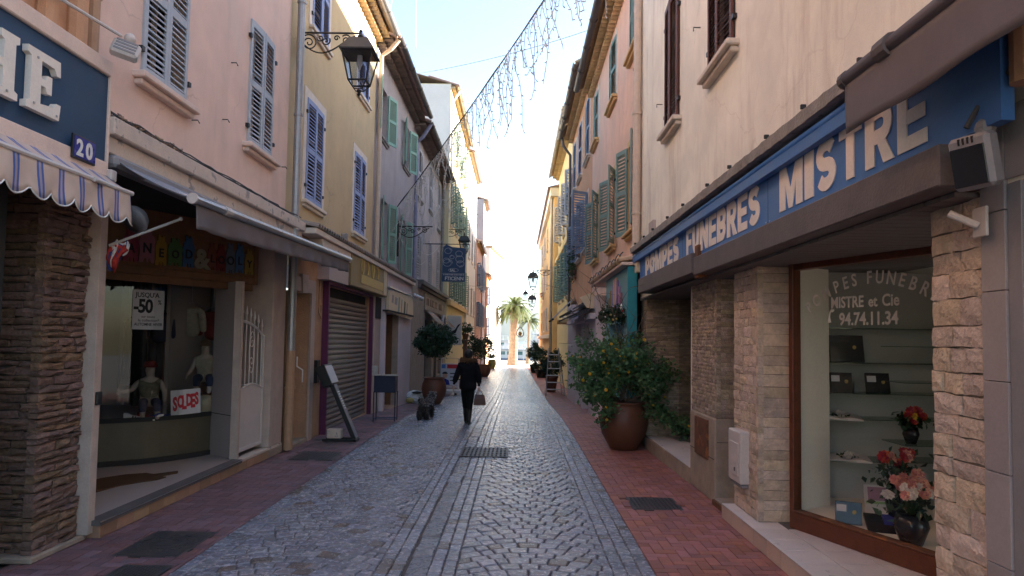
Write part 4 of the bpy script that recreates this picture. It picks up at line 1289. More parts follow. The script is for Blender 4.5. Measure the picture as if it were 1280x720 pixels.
a = thing('grey_awning', (-3.6, 9, 3.4), 'long taupe awning over the recessed shop in the pink house', 'awning')
b = MB(); b.bbox(-3.78, -3.60, 6.0, 11.85, 3.34, 3.455, .03); b.build('cassette', M['grey_plastic'], a)
b = MB()
def fb(u): return Vector((-2.92, 6.05 + 5.75 * u, 3.07 + .13 * u))
cloth_grid(b, lambda u, v: Vector((-3.62, 6.05 + 5.75 * u, 3.40)) * (1 - v) + fb(u) * v - Vector((0, 0, .03 * math.sin(PI * v))), 20, 6)
solidify(b, (0, 0, -1), .006); b.build('canopy', M['awn_steel'], a, smooth=True, fix=False)
b = MB(); b.tube([fb(0), fb(1)], .038, 10); b.build('front_bar', M['steel'], a)
b = MB(); b.tube([fb(0) - Vector((0, .03, 0)), fb(0)], .05, 10); b.tube([fb(.11), fb(.135)], .046, 10); b.build('end_cap', M['white_metal'], a)
b = MB()
def val(u, v):
    q = fb(.012 + .976 * u)
    return Vector((-2.93 + .02 * math.sin(u * 75) * v * v + .012 * math.sin(u * 31 + 1) * v, q.y, q.z - .03 - (.235 - .035 * u) * v + .006 * math.sin(u * 40) * v))
cloth_grid(b, val, 120, 5); solidify(b, (1, 0, 0), .004); b.build('valance', M['awn_grey'], a, smooth=True, fix=False)
for y in (6.5, 11.2):
    b = MB(); b.tube([(-3.66, y, 3.36), (-3.30, y + .35, 3.22), (-2.96, y, 3.08 + .13 * (y - 6.05) / 5.75)], .022, 6); b.build('folding_arm', M['steel'], a)

d = thing('dome_lamp', (-3.75, 6.9, 3.0), 'dark metal dome spotlight behind the striped awning edge', 'lamp')
b = MB()
mt = T(-3.62, 6.35, 2.93) @ Matrix.Rotation(-.9, 4, 'X') @ Matrix.Rotation(.3, 4, 'Y')
prof = [(.03, .10), (.07, .095), (.11, .06), (.145, .0), (.15, -.02)]
b.lathe(prof, (0, 0, 0), 20); b.xf(mt); b.build('shade', M['grey_plastic'], d, smooth=True)
b = MB(); b.ball((0, 0, -.02), .12, 14, 8, 1, 1, .35); b.xf(mt); b.build('lens', M['lamp_glass'], d, smooth=True)
b = MB(); b.tube([(-3.78, 6.3, 3.1), (-3.66, 6.33, 3.02)], .02, 6); b.build('arm', M['iron'], d)

fl = thing('flag', (-3.75, 6.3, 2.6), 'furled tricolour flag on a short white pole above the shop door', 'flag')
P0, P1 = Vector((-3.78, 6.24, 2.66)), Vector((-3.28, 6.55, 2.97))
b = MB(); b.tube([P0, P1], .013, 8); b.ball(tuple(P1), .02, 8, 6); b.build('pole', M['white_metal'], fl, smooth=True)
rr = random.Random(8)
for nm, k in (('flag_white', 0), ('flag_blue', 1), ('flag_red', 2)):
    b = MB()
    def fp(u, v, k=k):
        base = P0.lerp(P1, .02 + .20 * u)
        return base + Vector((.03 * math.sin(7 * u + 3 * v + 2 * k), .05 * math.cos(5 * v + 4 * u + k) * v, -.20 * v * (1 - .5 * u) - .015 * k - .03 * math.sin(9 * u + k)))
    cloth_grid(b, fp, 10, 10); solidify(b, (.004, .004, 0), 1); b.build('cloth', M[nm], fl, smooth=True, fix=False)

# ---- ochre house
h = thing('ochre_house', (XL, 14.3, 0), 'ochre yellow house with lavender blue shutters and a metal roller door', 'house')
WY = [(11.93, 12.95, 4.27, 6.12), (15.5, 16.6, 4.28, 6.15), (12.05, 13.1, 7.45, 9.2), (15.6, 16.7, 7.6, 9.2)]
facade(h, 'wall', M['yellow'], XL - .004, 1, 10.985, 17.58, 3.7, 9.86, WY)
for i, w_ in enumerate(WY):
    window(h, XL - .004, 1, *w_, M['shut_blue'], .03, .03, 2 if i < 2 else 1, M['cream_trim'], M['cream_trim'], trimw=.16, mid=1, pitch=.062, hinges=True, sillw=.09)
eaves(h, XL, 1, 11.0, 17.55, 9.62, 2, .16, .21, M['eave_tile'], M['roof_tile'], True, M['zinc'], .085)
pipe(h, [(-3.66, 11.06, 9.9), (-3.66, 11.06, 2.55)], .062, M['zinc'])
pipe(h, [(-3.66, 11.06, 2.55), (-3.66, 11.06, 1.62)], .064, M['zinc'], False)
pipe(h, [(-3.66, 11.06, 1.62), (-3.66, 11.06, .03)], .072, M['pipe_orange'])
# ground floor of the ochre house
D1 = (11.28, 12.2, .0, 2.62); RS = (13.06, 17.08, -.02, 2.86)
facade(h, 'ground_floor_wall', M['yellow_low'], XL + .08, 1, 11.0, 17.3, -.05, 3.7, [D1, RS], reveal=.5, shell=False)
b = MB(); b.box(XL + .07, XL + .115, 12.2, 12.42, .0, 2.86); b.box(XL + .07, XL + .115, 11.1, 12.2, 2.622, 2.86); b.box(XL + .07, XL + .115, 11.1, 11.28, 0, 2.622); b.prism([(11.6, 2.60), (11.85, 2.60), (11.9, 2.92), (11.55, 2.92)], 0, XL + .07, XL + .14); b.build('door_surround', M['post_paint'], h)
b = MB(); b.bbox(-4.24, -4.18, 11.28, 12.2, 0, 2.62, .005); dr = b.build('door', M['cream_trim'], h)
b = MB(); b.bbox(-4.3, -3.70, 11.28, 12.25, -.03, .06, .01); b.build('door_step', M['concrete_low'], h)
b = MB(); b.bbox(-3.73, -3.66, 12.56, 12.74, 1.0, 1.42, .008); b.build('intercom', M['iron'], h)
b = MB(); b.tube([(-3.70, 12.72, 3.3), (-3.70, 12.72, 2.3), (-3.68, 12.78, 2.2), (-3.70, 12.84, 2.3), (-3.70, 12.84, 2.45)], .018, 6); b.build('gas_pipe', M['pipe_orange'], h)
b = MB(); b.tube([(-3.60, 11.2, 1.52), (-3.60, 11.2, 1.36), (-3.52, 11.25, 1.30), (-3.52, 11.25, 1.1)], .012, 6); b.build('shutter_crank', M['white_metal'], h)
b = MB(); b.bbox(-3.72, -3.60, 12.98, 13.058, -.02, 2.92, .006); b.bbox(-3.72, -3.62, 17.082, 17.15, -.08, 2.92, .006); b.bbox(-3.72, -3.61, 13.06, 17.08, 2.862, 2.92, .004); b.build('door_frame', M['purple'], h)
rs = MB(); rs.box(-3.90, -3.82, 13.06, 17.08, 2.58, 2.86); roll = rs.build('roller_door', M['dark'], h)
z = -.04
while z < 2.56:
    b = MB(); hh = .108
    b.prism([(-3.80, z), (-3.772, z + .012), (-3.757, z + .05), (-3.77, z + .095), (-3.80, z + .104), (-3.83, z + .1), (-3.83, z)], 1, 13.06, 17.08); b.build('roller_slat', M['roller'], roll); z += hh
b = MB(); b.bbox(-3.83, -3.74, 13.06, 17.08, -.09, -.042, .008); b.build('bottom_rail', M['roller'], roll)
# tiled ledge over the shops
b = MB(); b.bbox(-3.80, -3.42, 11.46, 22.8, 3.60, 3.70, .01); b.build('ledge', M['cream_trim'], h)
tb = tile_mb(.075, .42, arch=1); big = MB()
y = 11.5
while y < 22.7:
    mt = T(-3.80, y, 3.72 + .06) @ Matrix.Rotation(.18, 4, 'Y'); big.add([mt @ Vector(v) for v in tb.v], tb.f); y += .16
big.build('ledge_tile', M['eave_grey'], h, kind='stuff', fix=False)
b = MB(); b.box(-3.80, -3.50, 12.6, 14.05, 2.92, 3.55); b.build('sign_box', M['white_panel'], h)
b = MB(); b.box(-3.48, -3.42, 11.9, 14.0, 3.3, 3.58) if False else b.bbox(-3.79, -3.46, 12.0, 14.05, 3.38, 3.59, .01); b.build('box_lid', M['cornice'], h)

s = thing('gold_shop_sign', (-3.5, 16, 3.4), 'weathered brown and gold shop sign board above the roller door', 'sign')
b = MB(); b.bbox(-3.78, -3.46, 14.07, 18.1, 2.93, 3.84, .02); b.build('board', M['gold'], s)
b = MB(); b.box(-3.461, -3.452, 15.0, 17.5, 3.05, 3.25); b.build('lower_band', M['gold_letter'], s)
b = MB(); b.box(-3.461, -3.45, 17.55, 17.95, 2.96, 3.72); b.build('side_panel', M['cream_sign'], s)
for k in range(4):
    b = MB(); y = 15.1 + .55 * k
    b.tube([(-3.455, y + .14 * math.cos(a_) * (1 if k % 2 else .75), 3.50 + .24 * math.sin(a_)) for a_ in [2 * PI * i / 20 for i in range(21)]] if k % 2 == 0 else [(-3.455, y + .06 * math.sin(6 * t_), 3.28 + .46 * t_) for t_ in [i / 8 for i in range(9)]], .018, 5)
    b.build('painted_stroke', M['gold_letter'], s)
b = MB(); b.bbox(-3.75, -3.62, 14.3, 14.4, 3.88, 4.05, .02); b.build('fixing', M['grey_plastic'], s)

# wall lantern on a scrolled bracket, at the join of pink and ochre
def lantern_parts(t, c, sc, glass=True):
    """four-sided street lantern hanging under c"""
    x, y, z = c
    def ring(w, zz): return [(x + a * w, y + b_ * w, zz) for a, b_ in ((-1, -1), (1, -1), (1, 1), (-1, 1))]
    b = MB()
    b.lathe([(.028, 0), (.05, -.03), (.03, -.06), (.09, -.10), (.10, -.13)], (x, y, z), 10)
    b.lathe([(.0, .09), (.035, .06), (.02, .03), (.028, 0)][::-1], (x, y, z), 8)
    w1, w2 = .17 * sc, .31 * sc
    z1, z2 = z - .12 * sc, z - .36 * sc
    r1, r2, r3 = ring(w1, z1), ring(w2, z2), ring(w2, z2 - .025)
    b.add(r1 + r2 + r3, [(0, 1, 2, 3)] + [(k, 4 + k, 4 + (k + 1) % 4, (k + 1) % 4) for k in range(4)] + [(4 + k, 8 + k, 8 + (k + 1) % 4, 4 + (k + 1) % 4) for k in range(4)] + [(8, 11, 10, 9)])
    b.build('hood', M['iron'], t)
    b = MB(); wa, wb = .27 * sc, .165 * sc
    za, zb = z2 - .026, z2 - .55 * sc
    A, Bm = ring(wa, za), ring(wb, zb)
    for k in range(4):
        b.tube([A[k], Bm[k]], .016 * sc, 5); b.tube([Bm[k], Bm[(k + 1) % 4]], .018 * sc, 5); b.tube([A[k], A[(k + 1) % 4]], .014 * sc, 5)
        b.tube([Bm[k], (x + (Bm[k][0] - x) * .45, y + (Bm[k][1] - y) * .45, zb - .13 * sc)], .012 * sc, 5)
    lo = ring(wb * .45, zb - .13 * sc)
    for k in range(4): b.tube([lo[k], lo[(k + 1) % 4]], .012 * sc, 5)
    b.lathe([(.04 * sc, 0), (.05 * sc, -.03 * sc), (.02 * sc, -.06 * sc), (.035 * sc, -.085 * sc), (.004, -.13 * sc)], (x, y, zb - .13 * sc), 8)
    b.build('frame', M['iron'], t)
    for k in range(4):
        b = MB(); p, q = k, (k + 1) % 4
        f_ = .955
        quad = [Vector(A[p]), Vector(A[q]), Vector(Bm[q]), Vector(Bm[p])]
        cc = sum(quad, Vector()) / 4
        nrm = (quad[1] - quad[0]).cross(quad[3] - quad[0]).normalized() * .003
        vs = [cc + (v - cc) * f_ for v in quad]
        b.add([tuple(v) for v in vs] + [tuple(v + nrm) for v in vs], [(0, 1, 2, 3), (7, 6, 5, 4)] + [(i, 4 + i, 4 + (i + 1) % 4, (i + 1) % 4) for i in range(4)])
        b.build('pane', M['lamp_glass'], t)
    b = MB(); b.lathe([(.05 * sc, -.04), (.055 * sc, -.2 * sc), (.035 * sc, -.24 * sc), (.02 * sc, -.30 * sc)], (x, y, z2), 10); b.build('bulb_holder', M['paper'], t)
def scroll_bracket(t, X, side, y, z, reach, drop=.42, r=.014):
    b = MB()
    b.bbox(*sorted((X + side * .0, X + side * .05)), y - .03, y + .03, z - drop - .05, z + .1, .01)
    b.lathe([(.012, 0), (.03, .03), (.01, .07)], (X + side * .025, y, z + .1), 8)
    b.tube([(X, y, z), (X + side * reach, y, z)], r * 1.15, 7)
    def arc(cx_, cz_, r0, r1, a0, turns, n=26):
        b.tube([(X + side * (cx_ + (r0 + (r1 - r0) * i / n) * math.cos(a0 + turns * 2 * PI * i / n)), y, cz_ + (r0 + (r1 - r0) * i / n) * math.sin(a0 + turns * 2 * PI * i / n)) for i in range(n + 1)], r * .8, 6)
    k = reach / 1.15
    # long S brace and its volutes
    n = 22
    b.tube([(X + side * (.05 + reach * .86 * t_), y, z - .17 - .28 * math.sin(PI * min(1, t_ * 1.0)) * (1 - t_) ** .6 + .12 * t_ ** 2) for t_ in [i / n for i in range(n + 1)]], r * .9, 6)
    arc(.19 * k, z - .17, .145, .02, 2.2, -1.9)
    arc(.40 * k, z - .09, .06, .012, 3.0, 1.3)
    arc(.50 * k, z - .14, .075, .012, .3, -1.4)
    arc(.88 * k, z - .12, .095, .012, 2.4, -1.7)
    arc(.70 * k, z - .09, .05, .01, 0, 1.2)
    b.build('bracket', M['iron'], t)
lamp = thing('wall_lantern', (XL, 11.5, 7.1), 'black iron lantern on a scrolled bracket between pink and ochre houses', 'street lamp', 'lanterns on wall brackets')
scroll_bracket(lamp, -3.79, 1, 11.35, 7.02, 1.06, .40)
lantern_parts(lamp, (-2.74, 11.35, 7.0), .92)

# ---- grey house with green shutters
h = thing('grey_house', (XL, 21, 0), 'grey beige house with pale green open shutters and a dark eave', 'house')
WG = [(18.1, 19.1, 7.35, 8.75), (22.0, 23.0, 7.5, 8.95), (18.7, 19.55, 4.0, 5.72), (21.7, 22.6, 3.95, 5.75)]
facade(h, 'wall', M['grey_wall'], XL + .004, 1, 17.585, 24.1, 3.7, 9.75, WG)
ang = [(2.9, 2.8), (2.85, 2.75), (2.9, 2.75), (2.9, 2.8)]
for w_, (t0, t1) in zip(WG, ang):
    window(h, XL + .004, 1, *w_, M['shut_green'], t0, t1, 1, None, M['concrete'], mid=1, pitch=.06, sillw=.08, reveal=.22)
eaves(h, XL, 1, 17.6, 24.1, 9.55, 2, .2, .22, M['eave_grey'], M['roof_tile'], False, M['pipe_dark'], .085)
pipe(h, [(-3.25, 17.7, 9.75), (-3.45, 17.7, 9.5), (-3.70, 17.7, 9.3), (-3.70, 17.7, 3.75)], .06, M['pipe_cream'])
# ground floor
DG = (18.35, 20.3, -.2, 2.55)
facade(h, 'ground_floor_wall', M['lilac_shop'], -3.52, 1, 18.1, 22.6, -.4, 3.6, [DG], reveal=.55, depth=1.0)
b = MB(); b.bbox(-3.78, -3.62, 17.30, 18.08, -.15, 2.9, .01); b.build('pilaster', M['post_paint'], h)
b = MB(); b.box(-3.62, -3.60, 17.36, 18.02, 2.35, 2.9); b.build('dark_panel', M['dark'], h)
b = MB(); b.bbox(-4.06, -4.0, 18.36, 19.2, -.2, 2.5, .01); b.build('door', M['dark'], h)
b = MB(); b.bbox(-4.05, -3.98, 19.21, 20.28, -.2, 2.5, .01); b.build('side_door', M['white_panel'], h)
b = MB(); b.box(-4.06, -3.70, 20.25, 20.297, -.2, 2.54); b.build('doorway_shade_strip', M['wood_sign'], h)  # brown strip painted in for the shaded depth of the doorway
b = MB(); b.box(-3.70, -3.53, 20.24, 20.297, -.2, 2.54); b.build('tan_jamb', M['concrete_low'], h)
b = MB(); b.bbox(-4.0, -3.50, 18.36, 20.29, -.3, -.12, .01); b.build('door_step', M['tile_terra'], h)
b = MB(); b.box(-3.56, -3.40, 18.0, 22.4, 2.55, 2.6); b.build('soffit', M['dark'], h)
s = thing('cream_shop_sign', (-3.45, 20, 2.8), 'cream sign board with grey painted lettering under small spotlights', 'sign')
b = MB(); b.prism([(18.15, 2.55), (21.9, 2.45), (22.4, 2.55), (22.4, 2.95), (22.1, 3.2), (18.15, 3.12)], 0, -3.5, -3.42); b.build('board', M['cream_sign'], s)
for k, (ya, yb, za, zb, mn) in enumerate(((18.5, 18.75, 2.82, 3.02, 'grey_plastic'), (18.95, 19.35, 2.8, 2.98, 'grey_plastic'), (19.5, 19.75, 2.55, 3.02, 'shut_sage'), (20.0, 20.15, 2.56, 2.98, 'shut_sage'), (20.5, 20.75, 2.6, 2.95, 'leaf_olive'), (21.0, 21.15, 2.6, 2.92, 'grey_plastic'))):
    b = MB(); b.prism([(ya, za), (yb, za - .02), (yb + .06, zb), (ya + .1, zb + .02)], 0, -3.419, -3.413); b.build('painted_stroke', M[mn], s)
b = MB(); b.box(-3.50, -3.40, 18.15, 22.2, 3.2, 3.23)
for k in range(4):
    y = 20.9 + .55 * k
    b.tube([(-3.45, y, 3.2), (-3.2, y, 3.22)], .012, 5); b.ball((-3.16, y, 3.16), .07, 8, 6)
b.build('spotlight', M['steel'], s)

# ---- lilac-grey house with closed white shutters and a brown shopfront
h = thing('lilac_house', (XL, 29, 0), 'faded lilac grey house with closed pale shutters over a brown shopfront', 'house')
WL = [(25.2, 26.3, 7.15, 9.0), (28.5, 29.5, 7.3, 9.2), (31.6, 32.6, 7.0, 9.2), (25.3, 26.3, 4.05, 5.85), (28.7, 29.7, 4.0, 6.0), (31.6, 32.5, 4.0, 6.0)]
facade(h, 'wall', M['lilac_wall'], XL + .008, 1, 24.105, 33.2, 3.9, 9.6, WL)
for w_ in WL:
    window(h, XL + .008, 1, *w_, M['shut_white'], .04, .04, 1, None, M['concrete'], mid=1, pitch=.085, sillw=.08)
eaves(h, XL, 1, 24.12, 33.2, 9.38, 2, .2, .24, M['eave_grey'], M['roof_tile'], False, M['pipe_dark'], .085)
pipe(h, [(-3.2, 24.25, 9.6), (-3.5, 24.25, 9.1), (-3.70, 24.25, 8.9), (-3.70, 24.25, 3.0)], .065, M['pipe_lav'])
pipe(h, [(-3.70, 33.1, 9.4), (-3.70, 33.1, 3.0)], .07, M['concrete'])
SW = [(26.3, 28.6, .2, 2.6), (29.2, 30.3, -.4, 2.6), (30.8, 32.7, .2, 2.6)]
facade(h, 'shopfront', M['concrete_low'], -3.55, 1, 22.62, 33.1, -.7, 3.9, SW, reveal=.3, depth=1.0)
b = MB(); b.bbox(-3.6, -3.35, 24.2, 33.3, 3.78, 3.95, .02); b.bbox(-3.6, -3.45, 24.2, 33.3, 3.66, 3.78, .01); b.build('cornice', M['beam'], h)
b = MB(); b.box(-3.56, -3.51, 25.9, 33.0, 2.95, 3.6); b.build('fascia', M['wood_sign_pale'] if 'wood_sign_pale' in M else M['concrete_low'], h)
for k, y in enumerate((26.4, 26.75, 27.4, 27.9, 28.2, 29.0, 29.5, 30.6, 31.0, 31.5)):
    b = MB(); b.bbox(-3.512, -3.50, y, y + (.12, .3, .22)[k % 3], 3.14, 3.42, .003); b.build('faded_letter', M['wood_sign'], h)
for ya, yb, za, zb in SW:
    b = MB(); b.box(-3.83, -3.815, ya, yb, za, zb); b.build('shop_pane', M['pane'], h)
a = thing('brown_awning', (-3.5, 29, 2.8), 'small brown shop awnings with a pale rounded arch on the lilac house', 'awning')
for y0_, y1_ in ((26.2, 28.7), (30.7, 32.8)):
    b = MB(); cloth_grid(b, lambda u, v: Vector((-3.52 + .55 * v, y0_ + (y1_ - y0_) * u, 2.95 - .55 * v - .02 * math.sin(9 * u))), 10, 4); solidify(b, (0, 0, -1), .008); b.build('canopy', M['wood_sign'], a, smooth=True, fix=False)
b = MB(); b.tube([(-3.2, 29.75 + .5 * math.cos(t_), 2.35 + .5 * math.sin(t_)) for t_ in [PI * i / 10 for i in range(11)]], .06, 6); b.build('arch', M['white_panel'], a)

# hanging blue sign on an iron arm
s = thing('hanging_sign', (-2.55, 27, 4.8), 'dark blue hanging sign with white scrollwork and white lettering', 'sign')
b = MB(); b.prism([(-3.02, 4.12), (-2.10, 4.12), (-2.08, 5.46), (-2.62, 5.5), (-2.86, 5.60), (-2.98, 5.50)], 1, 26.98, 27.03); b.build('panel', M['navy'], s)
b = MB()
for cx_, cz_, r_ in ((-2.78, 5.34, .16), (-2.36, 5.24, .16), (-2.33, 5.02, .19), (-2.85, 4.95, .15), (-2.80, 4.86, .2), (-2.30, 4.84, .17), (-2.62, 5.10, .1)):
    b.tube([(cx_ + r_ * (1 - .3 * i / 30) * math.cos(7.5 * i / 30 + cx_ * 9), 26.974, cz_ + r_ * (1 - .3 * i / 30) * math.sin(7.5 * i / 30 + cx_ * 9) * .8) for i in range(31)], .008, 4)
b.tube([(-2.56 + .2 * math.cos(a_), 26.974, 4.58 + .07 * math.sin(a_)) for a_ in [2 * PI * i / 24 for i in range(25)]], .006, 4)
b.box(-3.0, -2.12, 26.972, 26.978, 4.44, 4.452)
b.build('scrollwork', M['boat_glass2'] if 'boat_glass2' in M else M['shut_white'], s)
for tx, sz, x, z, bo in (('SAL', .13, -2.70, 4.53, .003), ('FTICENN', .20, -2.90, 4.18, .002)):
    obj('lettering', text_mesh(tx, sz, .002, bo, .92 if sz > .15 else 1.0, m=M['letter_w']), s, mtx=T(x, 26.976, z) @ BF)
b = MB()
for k in range(14): b.box(-2.96 + .06 * k, -2.925 + .06 * k + .012 * (k % 3), 26.972, 26.978, 4.375, 4.415)
b.build('small_print', M['shut_white'], s, kind='stuff')
b = MB()
for z in (5.50,): b.tube([(-3.79, 27.01, z + .12), (-1.95, 27.01, z + .12)] if z > 5.4 else [(-3.79, 27.01, 5.30), (-3.02, 27.01, 5.30)], .018, 6)
b.build('arm', M['iron'], s)
br = thing('iron_sign_bracket', (-3.79, 21, 5.3), 'empty wrought iron scroll bracket on the grey house beside green shutters', 'bracket')
scroll_bracket(br, -3.79, 1, 21.2, 5.35, 1.1, .9, .016)
lamp2 = thing('wall_lantern', (XL, 33.5, 7.3), 'black lantern with pale glass above the hanging blue sign', 'street lamp', 'lanterns on wall brackets')
scroll_bracket(lamp2, -3.75, 1, 33.6, 7.27, 1.08, .45)
lantern_parts(lamp2, (-2.67, 33.6, 7.05), .95)

# ---- the far houses of the left side
def far_house(name, X, side, y0, y1, z1, m, label, floors, shut, nwin, trim=None, closed=True, gutter=None, roofm=None, zg=None, t_open=2.6, wf=.5, low=None, edepth=.2, depth=6):
    zg = gz((y0 + y1) / 2) - .5 if zg is None else zg
    h = thing(name, (X, (y0 + y1) / 2, gz((y0 + y1) / 2)), label, 'house')
    holes = []
    pitch_ = (y1 - y0) / nwin
    for zf, hh in floors:
        for i in range(nwin):
            c = y0 + (i + .5) * pitch_
            holes.append((c - wf, c + wf, zf, zf + hh))
    facade(h, 'wall', m, X, side, y0, y1, zg, z1, holes, depth=depth)
    for w_ in holes:
        window(h, X, side, *w_, shut, .05 if closed else t_open, .05 if closed else t_open, 1, trim, M['cream_trim'], trimw=.12, pitch=.14, sillw=.08, mid=1)
    eaves(h, X, side, y0, y1, z1 - .22, 1, edepth, .26, M['eave_tile'], roofm or M['roof_tile'], False, gutter, .085, depth=depth)
    return h
h = far_house('yellow_house', -3.45, 1, 33.25, 44, 14.5, M['pale_yellow'], 'tall sunlit pale yellow house with green shutters behind the hanging sign', [(3.9, 2.0), (7.6, 2.2), (11.2, 2.0)], M['shut_sage'], 4, M['cream_trim'], False, M['zinc'])
b = MB()
b.box(-5.6, -4.7, 33.20, 33.25, 10.9, 13.0); wn = b.build('gable_window', M['pane'], h)
b = MB(); b.box(-5.7, -5.6, 33.17, 33.26, 10.8, 13.1); b.box(-4.7, -4.6, 33.17, 33.26, 10.8, 13.1); b.box(-5.6, -4.7, 33.17, 33.26, 13.0, 13.1); b.box(-5.6, -4.7, 33.17, 33.26, 10.8, 10.9); b.build('gable_window_frame', M['white_wall'], h)
b = MB(); b.box(-9.4, -3.48, 33.21, 33.248, 9.3, 14.45); b.build('gable_wall', M['white_wall'], h)
pipe(h, [(-3.0, 33.4, 14.2), (-3.35, 33.3, 13.6), (-3.35, 33.3, 9.6)], .06, M['white_wall'])
b = MB(); b.bbox(-3.46, -3.25, 33.3, 44, 3.5, 3.75, .02); b.build('string_course', M['ochre2'], h)
h = far_house('white_house', -3.3, 1, 44.05, 53, 14.2, M['white_wall'], 'tall white house in sunlight, far along the left row', [(3.6, 1.9), (7.3, 2.0), (10.8, 1.8)], M['shut_white'], 3, None, True, M['zinc'])
h = far_house('rose_house', -3.25, 1, 53.05, 61, 9.6, M['rose_wall'], 'low rose coloured house with slate blue shutters near the far end', [(2.9, 1.9), (6.0, 1.9)], M['shut_steel'], 3, M['cream_trim'], False, M['zinc'])
h = far_house('narrow_house', -3.15, 1, 61.05, 66, 14.5, M['lilac_wall'], 'narrow tall lilac grey house with a pale end wall', [(3.0, 1.9), (6.5, 1.9), (10, 1.9)], M['shut_steel'], 2, None, True, M['zinc'])
h = far_house('brick_red_house', -3.0, 1, 66.05, 71.5, 8.2, M['orange2'], 'small orange red house with blue shutters, last before the bright corner', [(2.2, 1.8), (5.2, 1.8)], M['shut_steel'], 3, M['cream_trim'], False, M['zinc'])
# sunlit corner house, turned a little towards the harbour
h = thing('corner_house', (-2.4, 76, -1), 'bright white sunlit corner house where the street opens to the quay', 'house')
b = MB(); b.prism([(-2.95, 71.55), (-1.95, 81), (-11, 83), (-11, 71.55)], 2, -1.4, 11.5); b.build('wall', M['white_wall'], h)
b = MB(); b.prism([(-2.7, 71.5), (-1.6, 81.4), (-11, 83.4), (-11, 71.5)], 2, 11.52, 11.75); b.build('roof', M['roof_tile'], h)
for k in range(3):
    b = MB(); y = 73 + 2.6 * k; x = -2.95 + (y - 71.55) * .1058
    b.box(-.04, .04, -.5, .5, 0, 1.7, T(x + .01, y, 3.5) @ Matrix.Rotation(-.105, 4, 'Z')); b.build('shutter', M['shut_white'], h)
b = MB(); b.tube([(-2.55, 75.5, 11.4), (-2.55, 75.5, -1)], .07, 8); b.build('drainpipe', M['zinc'], h)
# ================================================================== RIGHT SIDE OF THE STREET
XR = 2.3
# ---- beige house above the undertaker's shop
h = thing('beige_house', (XR, 8, 0), 'tall stained beige house with dark red brown shutters above the blue shop fascia', 'house')
WB = [(9.72, 10.55, 5.10, 7.05), (7.2, 8.12, 5.08, 7.05), (4.4, 5.3, 5.08, 7.05), (9.72, 10.55, 8.3, 10.1), (7.2, 8.12, 8.3, 10.1)]
facade(h, 'wall', M['beige'], XR, -1, 0.5, 12.78, 2.62, 11.6, WB, depth=7)
for i, w_ in enumerate(WB):
    window(h, XR, -1, *w_, M['shut_brown'], .06, .06, 2 if i < 2 else 1, None, M['beige_trim'], mid=0 if i == 0 else 1, pitch=.05, hinges=True, sillw=.14, off=.03)
b = MB()
# broken, weathered concrete ledge: lumpy front edge
rr = random.Random(21)
vs, fs = [], []
n = 110
for i in range(n + 1):
    y = 2.6 + (12.0 - 2.6) * i / n
    j1, j2, j3 = rr.uniform(-.006, .006), rr.uniform(-.006, .006), rr.uniform(-.008, .008)
    vs += [(XR + .02, y, 3.40), (1.98 + j1, y, 3.405 + j2 * .4), (1.975 + j2, y, 3.49 + j1), (2.02 + j3, y, 3.525 + j3), (XR + .02, y, 3.55 + j1)]
for i in range(n):
    o = i * 5
    for k in range(5): fs.append((o + k, o + (k + 1) % 5, o + 5 + (k + 1) % 5, o + 5 + k))
fs += [(0, 1, 2, 3, 4)[::-1], tuple(n * 5 + k for k in range(5))]
b.add(vs, fs); b.build('ledge', M['concrete'], h)
b = MB()
y = 3.0
while y < 11.8:
    l = rr.uniform(.12, .3); b.bbox(1.99, 2.02 + .01, y, y + .02, 3.52, 3.555, .004); y += rr.uniform(.7, 1.1)
b.build('ledge_clip', M['iron'], h)
b = MB(); b.tube([(2.0, 11.9 - .9 * t, 3.54 - .13 * math.sin(PI * t) + .05 * t) for t in [i / 10 for i in range(11)]], .008, 5); b.build('loose_cable', M['bulb_wire'], h)
b = MB(); b.bbox(2.24, 2.30, 11.35, 11.7, 3.62, 3.9, .01); b.build('junction_box', M['white_panel'], h)
for k, (y, z) in enumerate(((8.6, 5.9), (10.9, 5.7), (6.9, 5.95))):
    b = MB(); b.tube([(XR, y, z), (XR - .09, y, z), (XR - .09, y, z - .05)], .008, 5); b.build('wall_hook', M['iron'], h)
pipe(h, [(2.21, 12.72, 11.0), (2.21, 12.72, 6.9), (2.20, 12.70, 6.75), (2.20, 12.70, 3.5)], .075, M['pipe_cream'])
# shopfront structure
b = MB(); b.bbox(2.04, 2.30, 3.30, 7.92, 2.63, 2.84, .008); b.build('beam', M['beam'], h)
b = MB(); b.bbox(2.02, 2.30, 7.95, 11.45, 2.66, 2.90, .008); b.build('end_beam', M['beam'], h)
b = MB(); b.bbox(2.06, 2.2, 7.80, 7.94, 2.60, 2.98, .006); b.build('beam_joint', M['rust'], h)
y = 3.4
while y < 12.0:
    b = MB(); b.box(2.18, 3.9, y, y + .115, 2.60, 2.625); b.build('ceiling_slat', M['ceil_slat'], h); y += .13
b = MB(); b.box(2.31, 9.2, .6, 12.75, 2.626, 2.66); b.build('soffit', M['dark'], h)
b = MB(); b.box(3.95, 9.2, 7.35, 12.7, 0, 2.60); b.build('shop_interior', M['dark'], h)
